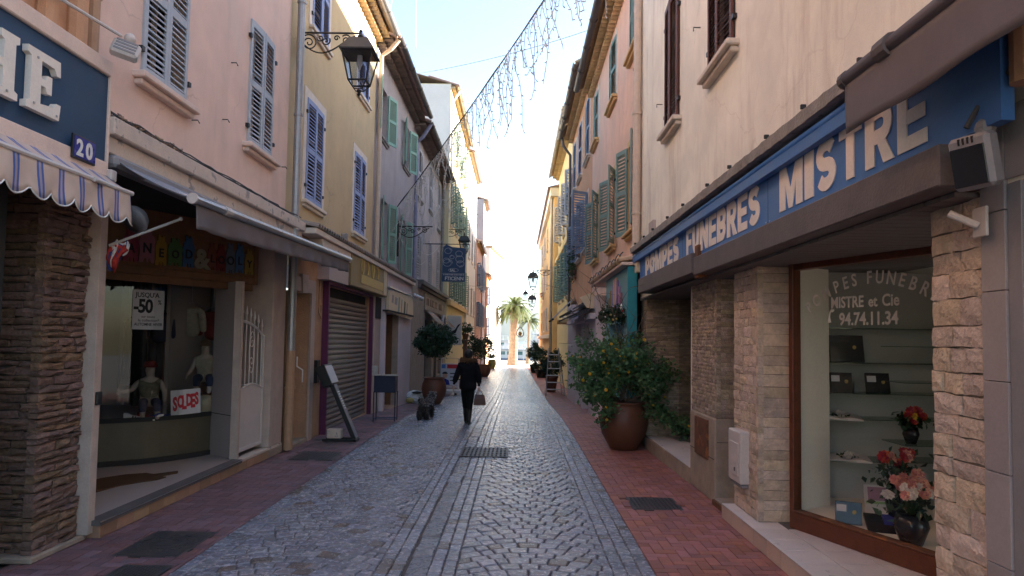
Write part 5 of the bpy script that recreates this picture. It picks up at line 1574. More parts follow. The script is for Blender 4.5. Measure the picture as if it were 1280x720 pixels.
# tiled step
b = MB(); b.prism([(2.225, 2.8), (4.0, 2.8), (2.72, 7.34), (2.225, 7.34)], 2, -.02, .140); b.build('step', M['grout'], h)
TS = .325
j = 0
y = 7.355
while y > 3.0:
    b = MB(); b.bbox(2.20, 2.224, y - TS + .004, y - .002, .004, .152, .003); b.build('riser_tile', M['tile_side'], h)
    x = 2.2
    for i in range(6):
        x0_, x1_ = x + i * TS, x + (i + 1) * TS - .010
        xlim = 2.62 + (6.6 - max(y - TS, 2.9)) * .398
        if x0_ > min(3.9, xlim): break
        if y > 6.62 and x0_ > 2.5: break
        b = MB(); b.bbox(x0_ + (.0 if i else .0), min(x1_, 3.95), y - TS + .005, y - .005, .141, .155, .002); b.build('floor_tile', M['tile_white'], h)
    y -= TS
# pillars
def pillar_core(parent, x0, x1, y0, y1, z0, z1):
    b = MB(); b.box(x0, x1, y0, y1, z0, z1); b.build('core', M['sand_mortar'], parent)
p = thing('stone_pillar', (2.45, 3.6, 0), 'split sandstone pillar between the shop window and the grey clad column', 'pillar')
pillar_core(p, 2.315, 2.75, 3.375, 3.80, .14, 2.62)
dry_stones(p, 'stone', 3.37, 3.80, .15, 2.60, M['sandstone'], wall_frame(2.315, -1), (.09, .145), (.12, .32), .034, True, 31, .010, g=.004)
p = thing('stone_pillar', (2.45, 6.95, 0), 'split sandstone pillar left of the shop window with the white meter box', 'pillar')
pillar_core(p, 2.335, 2.62, 6.615, 7.32, .02, 2.62)
dry_stones(p, 'stone', 6.60, 7.33, .16, 2.60, M['sandstone'], wall_frame(2.337, -1), (.06, .115), (.10, .28), .028, True, 33, .009, g=.003)
dry_stones(p, 'stone', 2.318, 2.63, .16, 2.60, M['sandstone'], cross_frame(6.617), (.085, .125), (.20, .34), .014, True, 34, .004, g=.003)
p = thing('stone_pillar', (2.45, 8.5, 0), 'darker pillar of thin split stones on a cement base with a rusty plate', 'pillar')
pillar_core(p, 2.335, 2.72, 7.985, 9.07, .02, 2.62)
dry_stones(p, 'stone', 7.97, 9.09, .98, 2.60, M['split'], wall_frame(2.337, -1), (.035, .055), (.07, .2), .026, False, 35, .006, g=.002)
dry_stones(p, 'stone', 2.316, 2.74, .98, 2.60, M['split'], cross_frame(7.987), (.04, .06), (.12, .3), .014, False, 36, .004, g=.002)
b = MB(); b.bbox(2.305, 2.74, 7.972, 9.09, .0, .975, .015); b.build('cement_base', M['concrete_low'], p)
b = MB(); b.box(2.301, 2.309, 7.99, 9.08, .50, .506); b.box(2.33, 2.73, 7.966, 7.974, .70, .705); b.build('base_joint', M['dark'], p)
b = MB(); b.bbox(2.285, 2.31, 8.22, 8.80, .46, .93, .006); b.build('plate', M['rust'], p)
b = MB(); b.box(2.281, 2.286, 8.25, 8.77, .49, .90); b.build('plate_door', M['rust'], p)
# recess at the far end: end wall of thin stones, floor and step
rw = thing('stone_recess_wall', (2.6, 12, 0), 'shaded wall of tiny split stones behind the flowering bush', 'wall')
b = MB(); b.box(2.30, 3.95, 12.03, 12.30, 0, 2.62); b.build('core', M['sand_mortar'], rw)
dry_stones(rw, 'stone', 2.28, 3.5, .22, 2.60, M['split'], cross_frame(12.03), (.03, .045), (.08, .22), .016, False, 37, .003, g=.002)
dry_stones(rw, 'stone', 12.03, 12.30, .22, 2.60, M['split'], wall_frame(2.30, -1), (.03, .045), (.08, .2), .016, False, 38, .003, g=.002)
b = MB(); b.prism([(2.30, 9.09), (3.95, 9.09), (3.95, 12.03), (2.26, 12.03)], 2, 0, .205); b.build('step', M['concrete_low'], h)
for i in range(4):
    for j in range(7):
        b = MB(); b.bbox(2.30 + .4 * i + (.0), 2.30 + .4 * (i + 1) - .005, 9.1 + .415 * j, 9.1 + .415 * (j + 1) - .005, .206, .218, .003); b.build('floor_tile', M['tile_white'], h)
b = MB(); b.box(2.32, 9.2, 12.31, 12.775, 0, 2.61); b.build('sun_stop_wall', M['concrete_low'], h)  # solid fill added to stop sun leaking between the two houses
b = MB(); b.bbox(2.325, 2.36, 9.10, 9.14, .2, 2.62, .004); b.build('window_post', M['cream_trim'], h)
b = MB(); b.box(2.85, 2.858, 9.14, 12.02, .22, 2.6); b.build('side_pane', M['shop_glass'], h)
b = MB(); b.bbox(2.30, 3.6, 7.34, 7.965, .0, .075, .01); b.build('door_step', M['concrete_low'], h)
b = MB(); b.bbox(2.27, 2.30, 7.345, 7.96, .0, .065, .006); b.build('step_edge', M['rust'], h)
b = MB(); b.bbox(3.5, 3.56, 7.33, 7.97, .07, 2.6, .01); b.build('shop_door', M['dark'], h)
# angled shop window
A = Vector((2.60, 6.46, 0)); U = Vector((.3698, -.9291, 0)); NW = Vector((U.y, -U.x, 0))
WM = Matrix(((U.x, 0, NW.x, A.x), (U.y, 0, NW.y, A.y), (0, 1, 0, 0), (0, 0, 0, 1)))   # local x along the window, y up, z out to the street
LW = 2.75
wn = MB()
wn.bbox(0, .055, .155, 2.60, -.05, .05, .006, WM); wn.bbox(LW - .06, LW, .155, 2.60, -.05, .05, .006, WM)
wn.bbox(.056, LW - .061, 2.545, 2.60, -.05, .05, .006, WM)
fr = wn.build('shop_window', M['wood'], h)
b = MB(); b.bbox(.03, LW - .02, .156, .315, -.045, .055, .008, WM); b.build('sill_board', M['wood'], fr)
b = MB(); b.bbox(.03, LW - .02, .316, .328, -.04, .062, .003, WM); b.build('sill_strip', M['rust'], fr)
b = MB(); b.box(.056, LW - .061, .329, 2.544, -.006, .0, WM); b.build('pane', M['window_glass'], fr)
arc_t = 'POMPES FUNEBRES'
RA, cxa, cza = 1.0, .86, 1.365
adv = {'M': 1.25, ' ': .55, 'E': .85, 'S': .85, 'F': .85}
tot = sum(adv.get(c, 1) for c in arc_t)
pos = 0
for ch in arc_t:
    a_ = adv.get(ch, 1)
    th = (-.72 + 1.44 * (pos + a_ / 2) / tot)
    pos += a_
    if ch == ' ': continue
    me = text_mesh(ch, .15, .0006, .0025, .78, m=M['letter_dim'], align='CENTER')
    # little serifs give the letters their Roman look
    obj('letter', me, fr, mtx=WM @ T(cxa + RA * math.sin(th), cza + RA * math.cos(th), .0025) @ Matrix.Rotation(-th, 4, 'Z'))
for s_, x, y, sz, xs in (('MISTRE', .455, 2.175, .135, .80), ('et', .845, 2.175, .125, .85), ('Cie', .975, 2.175, .135, .85)):
    obj('lettering', text_mesh(s_, sz, .0006, .003, xs, m=M['letter_dim']), fr, mtx=WM @ T(x, y, .0025))
obj('lettering', text_mesh('94.74.11.34', .148, .0006, .0035, .86, m=M['letter_dim'], spacing=.98), fr, mtx=WM @ T(.545, 2.025, .0025))
b = MB()
b.tube([WM @ Vector((.47 + .03 * math.cos(a_), 2.08 + .075 * math.sin(a_), .004)) for a_ in [1.2 + 2.4 * i / 8 for i in range(9)]], [.016, .014, .008, .006, .006, .006, .008, .014, .016], 6); b.build('telephone_symbol', M['letter'], fr)
# inside the display
b = MB(); b.prism([(2.63, 6.45), (3.62, 3.9), (4.7, 3.9), (4.7, 7.1), (2.9, 7.1)], 2, .155, .30); b.build('display_floor', M['cream_wall'], h)
b = MB(); b.prism([(2.635, 6.47), (3.06, 6.72), (3.06, 6.76), (2.62, 6.50)], 2, .30, 2.59); b.build('display_side', M['cream_wall'], h)
b = MB(); b.box(3.0, 4.7, 7.05, 7.1, .30, 2.6); b.build('display_back', M['display_grey'], h)
b = MB(); b.box(4.66, 4.7, 3.9, 7.05, .30, 2.6); b.build('display_end', M['display_grey'], h)
for z in (.727, 1.13, 1.38, 1.68, 2.02):
    b = MB(); b.box(3.07, 4.6, 6.70, 7.04, z - .008, z); b.build('glass_shelf', M['shelf_glass'], h)
for z in (.98, 1.53, 1.85):
    b = MB(); b.box(3.42, 4.6, 6.05, 6.45, z - .008, z); b.build('glass_shelf', M['shelf_glass'], h)
def leafcards(b, n, posfn, size, rr, up=0.0, fold=.25):
    for _ in range(n):
        p = Vector(posfn())
        d = Vector((rr.gauss(0, 1), rr.gauss(0, 1), rr.gauss(up, 1))).normalized()
        s_ = size * rr.uniform(.6, 1.25)
        side = d.cross(Vector((rr.gauss(0, 1), rr.gauss(0, 1), rr.gauss(0, 1))))
        if side.length < 1e-4: continue
        side.normalize()
        nn = d.cross(side)
        a, c = p - d * s_ * .5, p + d * s_ * .5
        l = p + side * s_ * .28 + nn * s_ * fold * .4
        r = p - side * s_ * .28 + nn * s_ * fold * .4
        b.add([tuple(a), tuple(l), tuple(c), tuple(r)], [(0, 1, 2), (0, 2, 3)])
def bloom(b, c, r, rr, n=9):
    """a rounded flower of overlapping petals"""
    c = Vector(c)
    ax = Vector((rr.gauss(0, .45), rr.gauss(-.8, .35), rr.gauss(.45, .3))).normalized()
    e1 = ax.cross(Vector((.2, .1, 1))).normalized(); e2 = ax.cross(e1)
    for ring, (k, rad, lift) in enumerate(((n, 1.0, .0), (max(4, n - 3), .65, .25), (4, .35, .45))):
        for i in range(k):
            a = 2 * PI * (i + .5 * ring + rr.uniform(-.1, .1)) / k
            d = e1 * math.cos(a) + e2 * math.sin(a); t_ = e2 * math.cos(a) - e1 * math.sin(a)
            p = c + ax * lift * r
            tip = p + d * r * rad + ax * rr.uniform(.05, .4) * r
            w = r * .42 * (1.1 - .3 * ring)
            b.add([tuple(p), tuple(p + d * r * rad * .6 + t_ * w), tuple(tip), tuple(p + d * r * rad * .6 - t_ * w)], [(0, 1, 2), (0, 2, 3)])

# things on show
def plaque(x, y, z, w, hh, tilt, rz, label, mt=None, card=True):
    t = thing('memorial_plaque', (x, y, z), label, 'plaque', 'memorial plaques in the window')
    F = T(x, y, z) @ Matrix.Rotation(rz, 4, 'Z') @ Matrix.Rotation(tilt, 4, 'X')
    b = MB(); b.bbox(-w / 2, w / 2, -.012, .012, 0, hh, .003, F); b.build('slab', mt or M['granite'], t)
    if card:
        b = MB(); b.box(-w * .45, -w * .08, -.016, -.013, hh * .55, hh * .85, F); b.build('price_card', M['paper'], t)
    b = MB(); b.ball(tuple(F @ Vector((w * .22, -.012, hh * .55))), .02, 7, 5, 1, .5, 1); b.build('emblem', M['gold_letter'], t)
    b = MB(); b.tube([F @ Vector((0, .012, hh * .7)), Vector((x, y, z)) + Matrix.Rotation(rz, 3, 'Z') @ Vector((0, .12, .004))], .006, 5); b.build('prop', M['steel'], t)
    return t
plaque(2.90, 6.02, .301, .21, .19, -.25, -.45, 'small dark granite plaque with a white price card behind the shop pane')
plaque(3.22, 6.8, 1.381, .21, .2, -.2, -.1, 'dark granite plaque on a glass shelf, left one of the upper pair', None)
plaque(3.58, 6.8, 1.381, .23, .2, -.2, -.05, 'dark granite plaque on a glass shelf, right one of the upper pair', None)
plaque(3.3, 6.85, 1.681, .34, .27, -.15, 0, 'dull dark plaque on the glass shelf below the telephone number', M['pane'], False)
g = thing('granite_slab', (3.2, 5.88, .3), 'flat polished black granite slab with a blue picture, lying behind the pane', 'plaque')
F = T(3.20, 5.88, .305) @ Matrix.Rotation(-.35, 4, 'Z') @ Matrix.Rotation(.22, 4, 'X')
b = MB(); b.bbox(-.20, .20, -.21, .21, 0, .03, .004, F); b.build('slab', M['granite'], g)
b = MB(); b.box(-.06, .19, .0, .2, .031, .033, F); b.build('picture', M['plate_blue'], g)
b = MB(); b.prism([(-.04, .07), (.17, .05), (.17, .12), (.05, .14)], 2, .0335, .035); b.xf(F); b.build('picture_sky', M['boat_glass'], g)
b = MB(); b.ball(tuple(F @ Vector((.05, -.14, .035))), .02, 7, 5); b.build('emblem', M['gold_letter'], g)
c = thing('booklet', (3.35, 6.4, .3), 'open cream booklet with a violet picture standing behind the granite slab', 'booklet')
F = T(3.38, 6.34, .302) @ Matrix.Rotation(-.2, 4, 'Z') @ Matrix.Rotation(-.2, 4, 'X')
b = MB(); b.prism([(-.16 + .32 * i / 8, .015 * math.sin(PI * i / 8)) for i in range(9)] + [(.16 - .32 * i / 8, .006 + .015 * math.sin(PI * (8 - i) / 8)) for i in range(9)], 2, 0, .27); b.xf(F); b.build('page', M['paper'], c)
b = MB(); b.box(-.13, .13, -.006, -.003, .13, .25, F); b.build('picture', rgbmat('violet_print', (.28, .17, .25)), c)
b = MB(); b.box(-.15, .15, -.007, -.004, .10, .122, F); b.build('band', rgbmat('green_print', (.25, .40, .18)), c)
rr = random.Random(3)
for x, z, lb in ((3.28, .727, 'open marble book with a silvery rose on the lowest glass shelf'), (3.2, 1.13, 'open marble book with a small rose on the second glass shelf')):
    c = thing('marble_book', (x, 6.85, z), lb, 'ornament')
    F = T(x, 6.82, z + .012) @ Matrix.Rotation(-.25, 4, 'Z') @ Matrix.Rotation(.12, 4, 'X')
    b = MB(); b.prism([(-.2, .0), (-.1, .022), (0, .006), (.1, .022), (.2, 0), (.2, -.012), (-.2, -.012)], 1, -.11, .11); b.xf(F); b.build('book', M['tile_white'], c)
    b = MB(); bloom(b, F @ Vector((0, -.02, .03)), .05, rr); bloom(b, F @ Vector((.05, .02, .03)), .03, rr); b.build('rose', M['petal_white'], c, kind=None, fix=False)
    b = MB(); leafcards(b, 14, lambda: F @ Vector((rr.uniform(-.1, .1), rr.uniform(-.06, .06), .02)), .06, rr); b.build('leaves', M['leaf_dark'], c, kind='stuff', fix=False)
def bouquet(name, c, pot_r, pot_h, spread, hh, cols, label, nflow, fr_, seed, pm):
    rr = random.Random(seed)
    t = thing(name, c, label, 'flowers', None)
    b = MB(); b.lathe([(pot_r * .6, 0), (pot_r, pot_h * .6), (pot_r * .8, pot_h), (pot_r * .6, pot_h * .95)], c, 16); b.build('pot', pm, t, smooth=True)
    b = MB()
    leafcards(b, 130, lambda: (c[0] + rr.gauss(0, spread * .55), c[1] + rr.gauss(0, spread * .45), c[2] + pot_h + abs(rr.gauss(hh * .4, hh * .3))), .075, rr)
    b.build('foliage', M['leaf_dark'], t, kind='stuff', fix=False)
    st = MB()
    for i in range(nflow):
        a = rr.uniform(0, 2 * PI); r = spread * math.sqrt(rr.random())
        p = (c[0] + r * math.cos(a), c[1] + r * math.sin(a) * .7 - .03, c[2] + pot_h + hh * (.55 + .55 * (1 - (r / spread) ** 2)) + rr.uniform(-.03, .05))
        b = MB(); bloom(b, p, fr_ * rr.uniform(.75, 1.15), rr); b.build('blossom', M[cols[i % len(cols)]], t, fix=False)
        st.tube([(c[0], c[1], c[2] + pot_h * .9), p], .004, 4)
    st.build('stem', M['leaf_mid'], t, kind='stuff')
    return t
bouquet('bouquet', (3.12, 5.46, .30), .13, .24, .20, .24, ['petal_pink', 'petal_pink', 'petal_white', 'petal_pink'], 'large bouquet of pink artificial roses in a dark pot low in the shop window', 24, .055, 5, M['granite'])
bouquet('bouquet', (3.34, 6.05, .30), .10, .34, .18, .26, ['petal_red', 'petal_red', 'petal_pink', 'petal_red'], 'red and pink artificial roses in a dark pot behind the pink bouquet', 13, .055, 6, M['granite'])
bouquet('bouquet', (3.55, 6.2, .98), .07, .14, .11, .13, ['petal_red', 'petal_red', 'petal_red', 'petal_yellow'], 'small pot of red flowers on a glass shelf in the shop window', 12, .045, 7, M['granite'])
bouquet('bouquet', (4.0, 6.2, .98), .05, .06, .10, .05, ['petal_red'], 'low dark red wreath at the right end of the glass shelf', 6, .04, 9, M['granite'])

mb = thing('meter_box', (2.27, 7.0, .4), 'white plastic meter box fixed low on the sandstone pillar', 'meter box')
b = MB(); b.bbox(2.235, 2.335, 6.86, 7.24, .45, .97, .012); b.build('housing', M['white_metal'], mb)
b = MB(); b.bbox(2.227, 2.237, 6.91, 7.17, .52, .85, .004); b.build('door', M['white_metal'], mb)
b = MB(); b.box(2.223, 2.228, 7.0, 7.02, .56, .60); b.build('lock', M['iron'], mb)
b = MB(); b.bbox(2.25, 2.335, 6.88, 7.22, .41, .448, .01); b.build('cable_entry', M['grey_plastic'], mb)

# blue fascia of the undertaker
s = thing('shop_fascia', (2.1, 7.5, 3.1), 'long bright blue fascia with white capitals above the shop window', 'sign')
b = MB(); b.box(2.10, 2.16, 2.95, 11.7, 2.845, 3.345); b.build('board', M['blue'], s)
ADV = {'M': 1.42, 'I': .48, 'N': 1.12, 'O': 1.12, 'E': .88, 'F': .84, 'T': .95, 'S': .98}
for w_, y0_, y1_, ch_h in (('POMPES', 11.18, 8.88, .35), ('FUNEBRES', 8.47, 5.90, .35), ('MISTRE', 5.45, 3.48, .36)):
    tot_ = sum(ADV.get(c, 1) for c in w_)
    gap = .045
    k = ((y0_ - y1_) - gap * (len(w_) - 1)) / tot_
    yy = y0_
    for ch in w_:
        a_ = ADV.get(ch, 1) * k
        st_ = min(.125, a_ * .34) if ch != 'I' else a_
        me = block_letter(ch, a_, ch_h, st_, .007).mesh('letter', M['letter'])
        obj('letter', me, s, mtx=T(2.0995, yy, 2.905) @ RF)
        yy -= a_ + gap
for y in (5.72, 8.68, 10.2):
    b = MB(); b.box(2.0985, 2.101, y - .003, y + .003, 2.85, 3.34); b.build('panel_seam', M['navy'], s)
for y in (3.1, 5.68, 5.76, 8.64, 8.72, 11.6):
    for z in (2.875, 3.29):
        b = MB(); b.lathe([(.008, 0), (.006, .004)], (0, 0, 0), 8); b.xf(T(2.0995, y, z) @ Matrix.Rotation(-PI / 2, 4, 'Y')); b.build('screw', M['steel'], s)
aw = thing('blue_awning_roll', (2.0, 8, 3.36), 'rolled blue awning tube along the top of the blue fascia', 'awning')
b = MB(); b.tube([(2.05, 4.0, 3.345), (2.05, 12.05, 3.345)], .030, 12); b.build('roll', M['blue'], aw, smooth=True)
b = MB(); b.box(2.03, 2.09, 4.0, 12.05, 3.24, 3.33); b.build('flap', M['blue'], aw)
b = MB(); b.bbox(2.05, 2.12, 11.72, 11.95, 3.05, 3.30, .01); b.build('end_bracket', M['cream_sign'], aw)

aw = thing('taupe_awning', (1.95, 3.2, 3.3), 'taupe cloth awning with hanging valance at the top right corner', 'awning')
b = MB(); b.tube([(1.86, .6, 3.36), (1.86, 3.85, 3.36)], .045, 12); b.build('roller', M['awn_grey'], aw, smooth=True)
b = MB(); b.tube([(1.86, 3.35, 3.36), (1.86, 3.46, 3.36)], .062, 12); b.build('roller_clamp', M['beam'], aw)
b = MB(); b.bbox(1.86, 2.1, 3.38, 3.43, 3.36, 3.42, .01); b.build('arm_bracket', M['beam'], aw)
b = MB(); b.tube([(1.86, 3.81, 3.36), (1.86, 3.86, 3.36)], .05, 12); b.build('end_cap', M['beam'], aw)
b = MB(); cloth_grid(b, lambda u, v: Vector((1.845 + .010 * math.sin(u * 26) * v * v + .008 * math.sin(u * 9 + 1) * v, .6 + 3.22 * u, 3.33 - .29 * v - .003 * math.sin(u * 17) * v)), 70, 6); solidify(b, (-1, 0, 0), .004); b.build('valance', M['awn_grey'], aw, smooth=True, fix=False)
b = MB(); cloth_grid(b, lambda u, v: Vector((1.86 + .42 * v, .6 + 3.22 * u, 3.405 + .17 * v)), 10, 4); solidify(b, (0, 0, -1), .006); b.build('canopy', M['awn_grey'], aw, smooth=True, fix=False)

# grey clad neighbour at the right edge
h = thing('grey_shopfront', (2.25, 2, 0), 'shopfront clad in grey tiles with a dark opening at the right edge', 'shopfront')
b = MB(); b.box(2.305, 2.6, 3.20, 3.36, 0, 2.98); b.box(2.305, 2.6, .4, 3.2, 2.62, 2.98); b.build('backing', M['dark'], h)
z = -.1
ks = [0, .40, .83, 1.26, 1.69, 2.12, 2.50, 2.98]
for a_, c_ in zip(ks[:-1], ks[1:]):
    b = MB(); b.bbox(2.28, 2.304, 3.195, 3.363, a_ + .002, c_ - .002, .002); b.build('tile', M['panel_grey'], h)
for y in (.4, 1.33, 2.26):
    b = MB(); b.bbox(2.28, 2.304, y + .002, y + .928, 2.64, 2.98, .002); b.build('tile', M['panel_grey'], h)
b = MB(); b.bbox(2.29, 2.6, 3.10, 3.192, 0, 2.62, .003); b.build('jamb', M['grey_plastic'], h)
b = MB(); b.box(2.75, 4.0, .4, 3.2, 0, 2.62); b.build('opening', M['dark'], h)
b = MB(); b.tube([(2.16, 2.9, 2.99), (2.16, 2.9, 3.40)], .05, 10); b.build('drainpipe', M['pipe_orange'], h)
f = thing('floodlight', (2.1, 3.0, 2.7), 'grey floodlight with dark glass on the grey clad column', 'floodlight')
F = T(2.06, 3.06, 2.70) @ Matrix.Rotation(.35, 4, 'Z') @ Matrix.Rotation(-.2, 4, 'Y') @ Matrix.Scale(.84, 4)
b = MB(); b.bbox(-.055, .045, -.115, .115, -.16, .13, .022, F); b.build('housing', M['grey_plastic'], f)
b = MB(); b.bbox(-.064, -.054, -.095, .095, -.14, .07, .004, F); b.build('glass', M['pane'], f)
b = MB()
for k in range(4): b.box(-.058, -.05, -.04 + .025 * k, -.03 + .025 * k, .085, .12, F)
b.build('vent', M['iron'], f)
b = MB(); b.tube([F @ Vector((.03, 0, .1)), (2.2, 3.1, 2.92), (2.25, 3.12, 2.92)], .025, 8); b.ball((2.12, 3.08, 2.85), .045, 8, 6); b.build('bracket', M['grey_plastic'], f)
b = MB(); b.tube([(2.22, 3.05, 2.95), (2.13, 2.95, 3.05), (2.16, 2.8, 3.3), (2.12, 2.75, 3.4)], .008, 5); b.tube([(2.2, 3.1, 2.93), (2.1, 3.1, 2.95), (2.06, 3.12, 2.86)], .014, 6); b.build('cable', M['cable'], f)
f = thing('tube_holder', (2.25, 3.33, 2.45), 'short white tube holder on a square plate, on the grey clad column', 'bracket')
b = MB(); b.bbox(2.235, 2.25, 3.255, 3.355, 2.385, 2.53, .004); b.build('plate', M['white_metal'], f)
b = MB(); b.tube([(2.235, 3.31, 2.44), (2.13, 3.37, 2.51)], .018, 10); b.build('tube', M['white_metal'], f, smooth=False)

# ---- orange house with sage shutters
h = thing('orange_house', (XR, 17, 0), 'peach orange house with sage green shutters half open', 'house')
WO = [(12.98, 14.1, 7.75, 9.3), (16.1, 17.3, 7.75, 9.25), (19.75, 20.9, 7.8, 9.25), (13.25, 14.2, 4.08, 5.92), (16.1, 17.1, 4.15, 5.95), (19.5, 20.6, 4.22, 6.1)]
facade(h, 'wall', M['orange'], XR + .002, -1, 12.785, 21.28, 3.0, 9.75, WO, depth=7)
for i, w_ in enumerate(WO):
    t0, t1 = ((.06, .06), (.06, .06), (.05, .05), (2.8, 2.8), (2.75, 2.8), (2.75, 2.8))[i]
    window(h, XR + .002, -1, *w_, M['shut_sage'], t0, t1, 1, M['ochre2'] if i > 2 else M['cream_trim'], M['ochre2'], trimw=.14, pitch=.075, sillw=.14, hinges=i > 2, reveal=.25)
eaves(h, XR, -1, 12.8, 21.3, 9.55, 2, .17, .21, M['eave_tile'], M['roof_tile'], False, M['pipe_dark'], .09, depth=10, slope=.5)  # unseen roof made steep and deep to block the low sun
pipe(h, [(2.22, 12.93, 9.6), (2.22, 12.93, .02)], .05, M['pipe_dark'])
b = MB(); b.bbox(2.18, 2.24, 12.86, 12.9, 4.5, 4.9, .01) if False else b.bbox(2.24, 2.30, 18.6, 18.9, 5.6, 6.0, .01); b.build('junction_box', M['white_panel'], h)
facade(h, 'ground_floor_wall', M['orange'], XR + .002, -1, 15.42, 17.2, -.1, 3.0, [(15.6, 16.9, -.08, 2.3)], reveal=.3, depth=2)
b = MB(); b.box(2.50, 2.56, 15.6, 16.9, -.1, 2.3); b.build('door', M['cream_trim'], h)
b = MB(); b.bbox(2.22, 2.30, 15.6, 15.95, 2.35, 2.75, .01); b.build('mailbox', M['cream_sign'], h)
b = MB(); b.bbox(1.88, 2.32, 12.35, 17.6, 3.24, 3.30, .01); b.build('tile_ledge', M['pink_trim'], h)
tb = tile_mb(.075, .46, arch=1); y = 12.42
me = tb.mesh('ledge_tile', M['roof_tile']); rr = random.Random(2)
while y < 17.5:
    obj('ledge_tile', me, h, mtx=T(2.30, y, 3.36 + rr.uniform(-.01, .02)) @ Matrix.Rotation(PI, 4, 'Z') @ Matrix.Rotation(-.0 + .14, 4, 'Y')); y += .155
b = MB()
for k in range(2): b.tube([(1.86 + .05 * k, 12.4 + 5.6 * i / 24, 3.42 + .05 * math.sin(i * 1.3 + k) + .02 * k) for i in range(25)], .010, 5)
b.build('wiring', M['cable'], h)
b = MB(); b.box(2.62, 9.2, 12.80, 17.34, -.1, 2.99); b.build('sun_stop_block', M['dark'], h)  # solid body added to keep sun from leaking in behind the teal front
# teal shopfront
s = thing('teal_shopfront', (2.05, 13.8, 0), 'narrow teal painted shopfront with coloured slats on its fascia', 'shopfront')
facade(s, 'front_board', M['teal'], 2.0, -1, 12.38, 15.38, 0, 3.22, [(12.8, 14.9, -.01, 2.2)], reveal=.16, depth=.165)
b = MB(); b.box(1.995, 2.165, 12.36, 12.379, 1.95, 3.22); b.box(1.995, 2.165, 12.36, 12.379, 0, 1.93); b.build('side_board', M['teal_side'], s)
b = MB(); b.bbox(2.26, 2.3, 12.82, 13.8, 0, 2.18, .01); b.bbox(2.25, 2.31, 13.82, 14.9, 0, 2.18, .01); b.build('door', M['dark'], s)
cols = [('letter_sand', .5), ('letter_gold', .62), ('letter_lilac', .7), ('letter_rose', .78), ('letter_peach', .8), ('letter_violet', .74), ('letter_mauve', .62), ('letter_pink', .5)]
rgbmat('letter_lilac', (.20, .22, .42)); rgbmat('letter_rose', (.50, .30, .32)); rgbmat('letter_peach', (.55, .36, .25)); rgbmat('letter_violet', (.17, .10, .34)); rgbmat('letter_mauve', (.35, .16, .32))
rr = random.Random(6)
for i, (mn, hh) in enumerate(cols):
    y = 14.75 - .24 * i
    zb = 2.36 + .10 * math.sin(PI * i / 7)
    b = MB(); b.bbox(1.975, 1.998, y - .085, y + .085, zb, zb + hh * .85, .004); b.build('sign_slat', M[mn], s)
b = MB(); b.prism([(13.9 + .5 * math.cos(a_), 2.30 + .17 * math.sin(a_)) for a_ in [PI * i / 12 for i in range(13)]], 0, 1.968, 1.974); b.build('sign_arch', M['teal_side'], s)
b = MB(); b.ball((1.97, 12.95, 2.46), .09, 8, 6, .3, .7, 1.3); b.build('sign_figure', M['letter'], s, smooth=True)

w = thing('christmas_wreath', (1.85, 12.6, 2.3), 'thick green Christmas garland with lights and baubles by the teal shopfront', 'garland')
rr = random.Random(12)
def gp():
    t = rr.random()
    return (1.52 + .56 * t + rr.gauss(0, .03), 12.45 + .3 * t + rr.gauss(0, .05), 2.29 + .06 * math.sin(PI * t) + rr.gauss(0, .065))
b = MB(); leafcards(b, 2600, gp, .055, rr); b.build('foliage', M['leaf_dark'], w, kind='stuff', fix=False)
b = MB(); b.tube([(1.5 + .6 * t, 12.45 + .3 * t, 2.28 + .06 * math.sin(PI * t)) for t in [i / 8 for i in range(9)]], .06, 8); b.build('core', M['bark'], w)
for nm, mt, n_ in (('bauble', 'petal_red', 7), ('gold_bauble', 'gold_letter', 7), ('light_bulb', 'letter_w', 9)):
    for _ in range(n_):
        q_ = gp(); b = MB(); b.ball((q_[0], q_[1] - .06, q_[2]), .022 if nm != 'light_bulb' else .014, 8, 6); b.build(nm, M[mt], w, smooth=True)
b = MB(); b.tube([(2.0, 12.5, 2.3), (1.98, 12.5, 2.32)], .02, 6); b.build('hook', M['iron'], w)

# ---- lilac grey shop with folded black awning
s = thing('lilac_shopfront', (2.1, 21, 0), 'pale lilac grey shopfront with a louvred grey door under a folded black awning', 'shopfront')
facade(s, 'wall', M['lilac_shop'], 2.0, -1, 17.35, 26.8, -.6, 3.02, [(19.0, 20.6, -.3, 2.35), (21.2, 23.2, -.4, 2.4)], reveal=.35, depth=.6)
b = MB(); b.bbox(1.80, 2.0, 22.6, 24.65, 2.42, 3.05, .01); b.bbox(1.86, 2.0, 17.4, 22.5, 2.42, 2.56, .01); b.build('fascia_box', M['lilac_shop'], s)
for k in range(3):
    b = MB(); b.bbox(1.785, 1.80, 23.0 + .5 * k, 23.4 + .5 * k, 2.55, 2.95, .005); b.build('sign_tile', M['white_panel'], s)
z = -.35
lv = MB(); lv.box(2.30, 2.34, 21.2, 23.2, -.4, 2.4); d_ = lv.build('louvred_door', M['dark'], s)
while z < 2.3:
    b = MB(); b.bbox(2.255, 2.28, 21.2, 23.2, z, z + .1, .01); b.build('louvre', M['grey_plastic'], d_); z += .12
b = MB(); b.box(2.30, 2.33, 19.0, 20.6, -.3, 2.35); b.build('door_pane', M['pane'], s)
a = thing('black_awning', (1.9, 20, 2.9), 'folded black awning with a pale end plate on the lilac grey shopfront', 'awning')
for k in range(3):
    b = MB(); cloth_grid(b, lambda u, v, k=k: Vector((1.98 - (.18 + .22 * k) * v, 17.8 + 4.4 * u, 3.02 - .12 * k - (.12 + .08 * k) * v)), 6, 3); solidify(b, (0, 0, -1), .05); b.build('canopy_fold', M['awn_black'], a, fix=False)
b = MB(); b.tube([(1.40, 17.8, 2.62), (1.40, 22.2, 2.62)], .035, 8); b.build('front_bar', M['awn_black'], a)
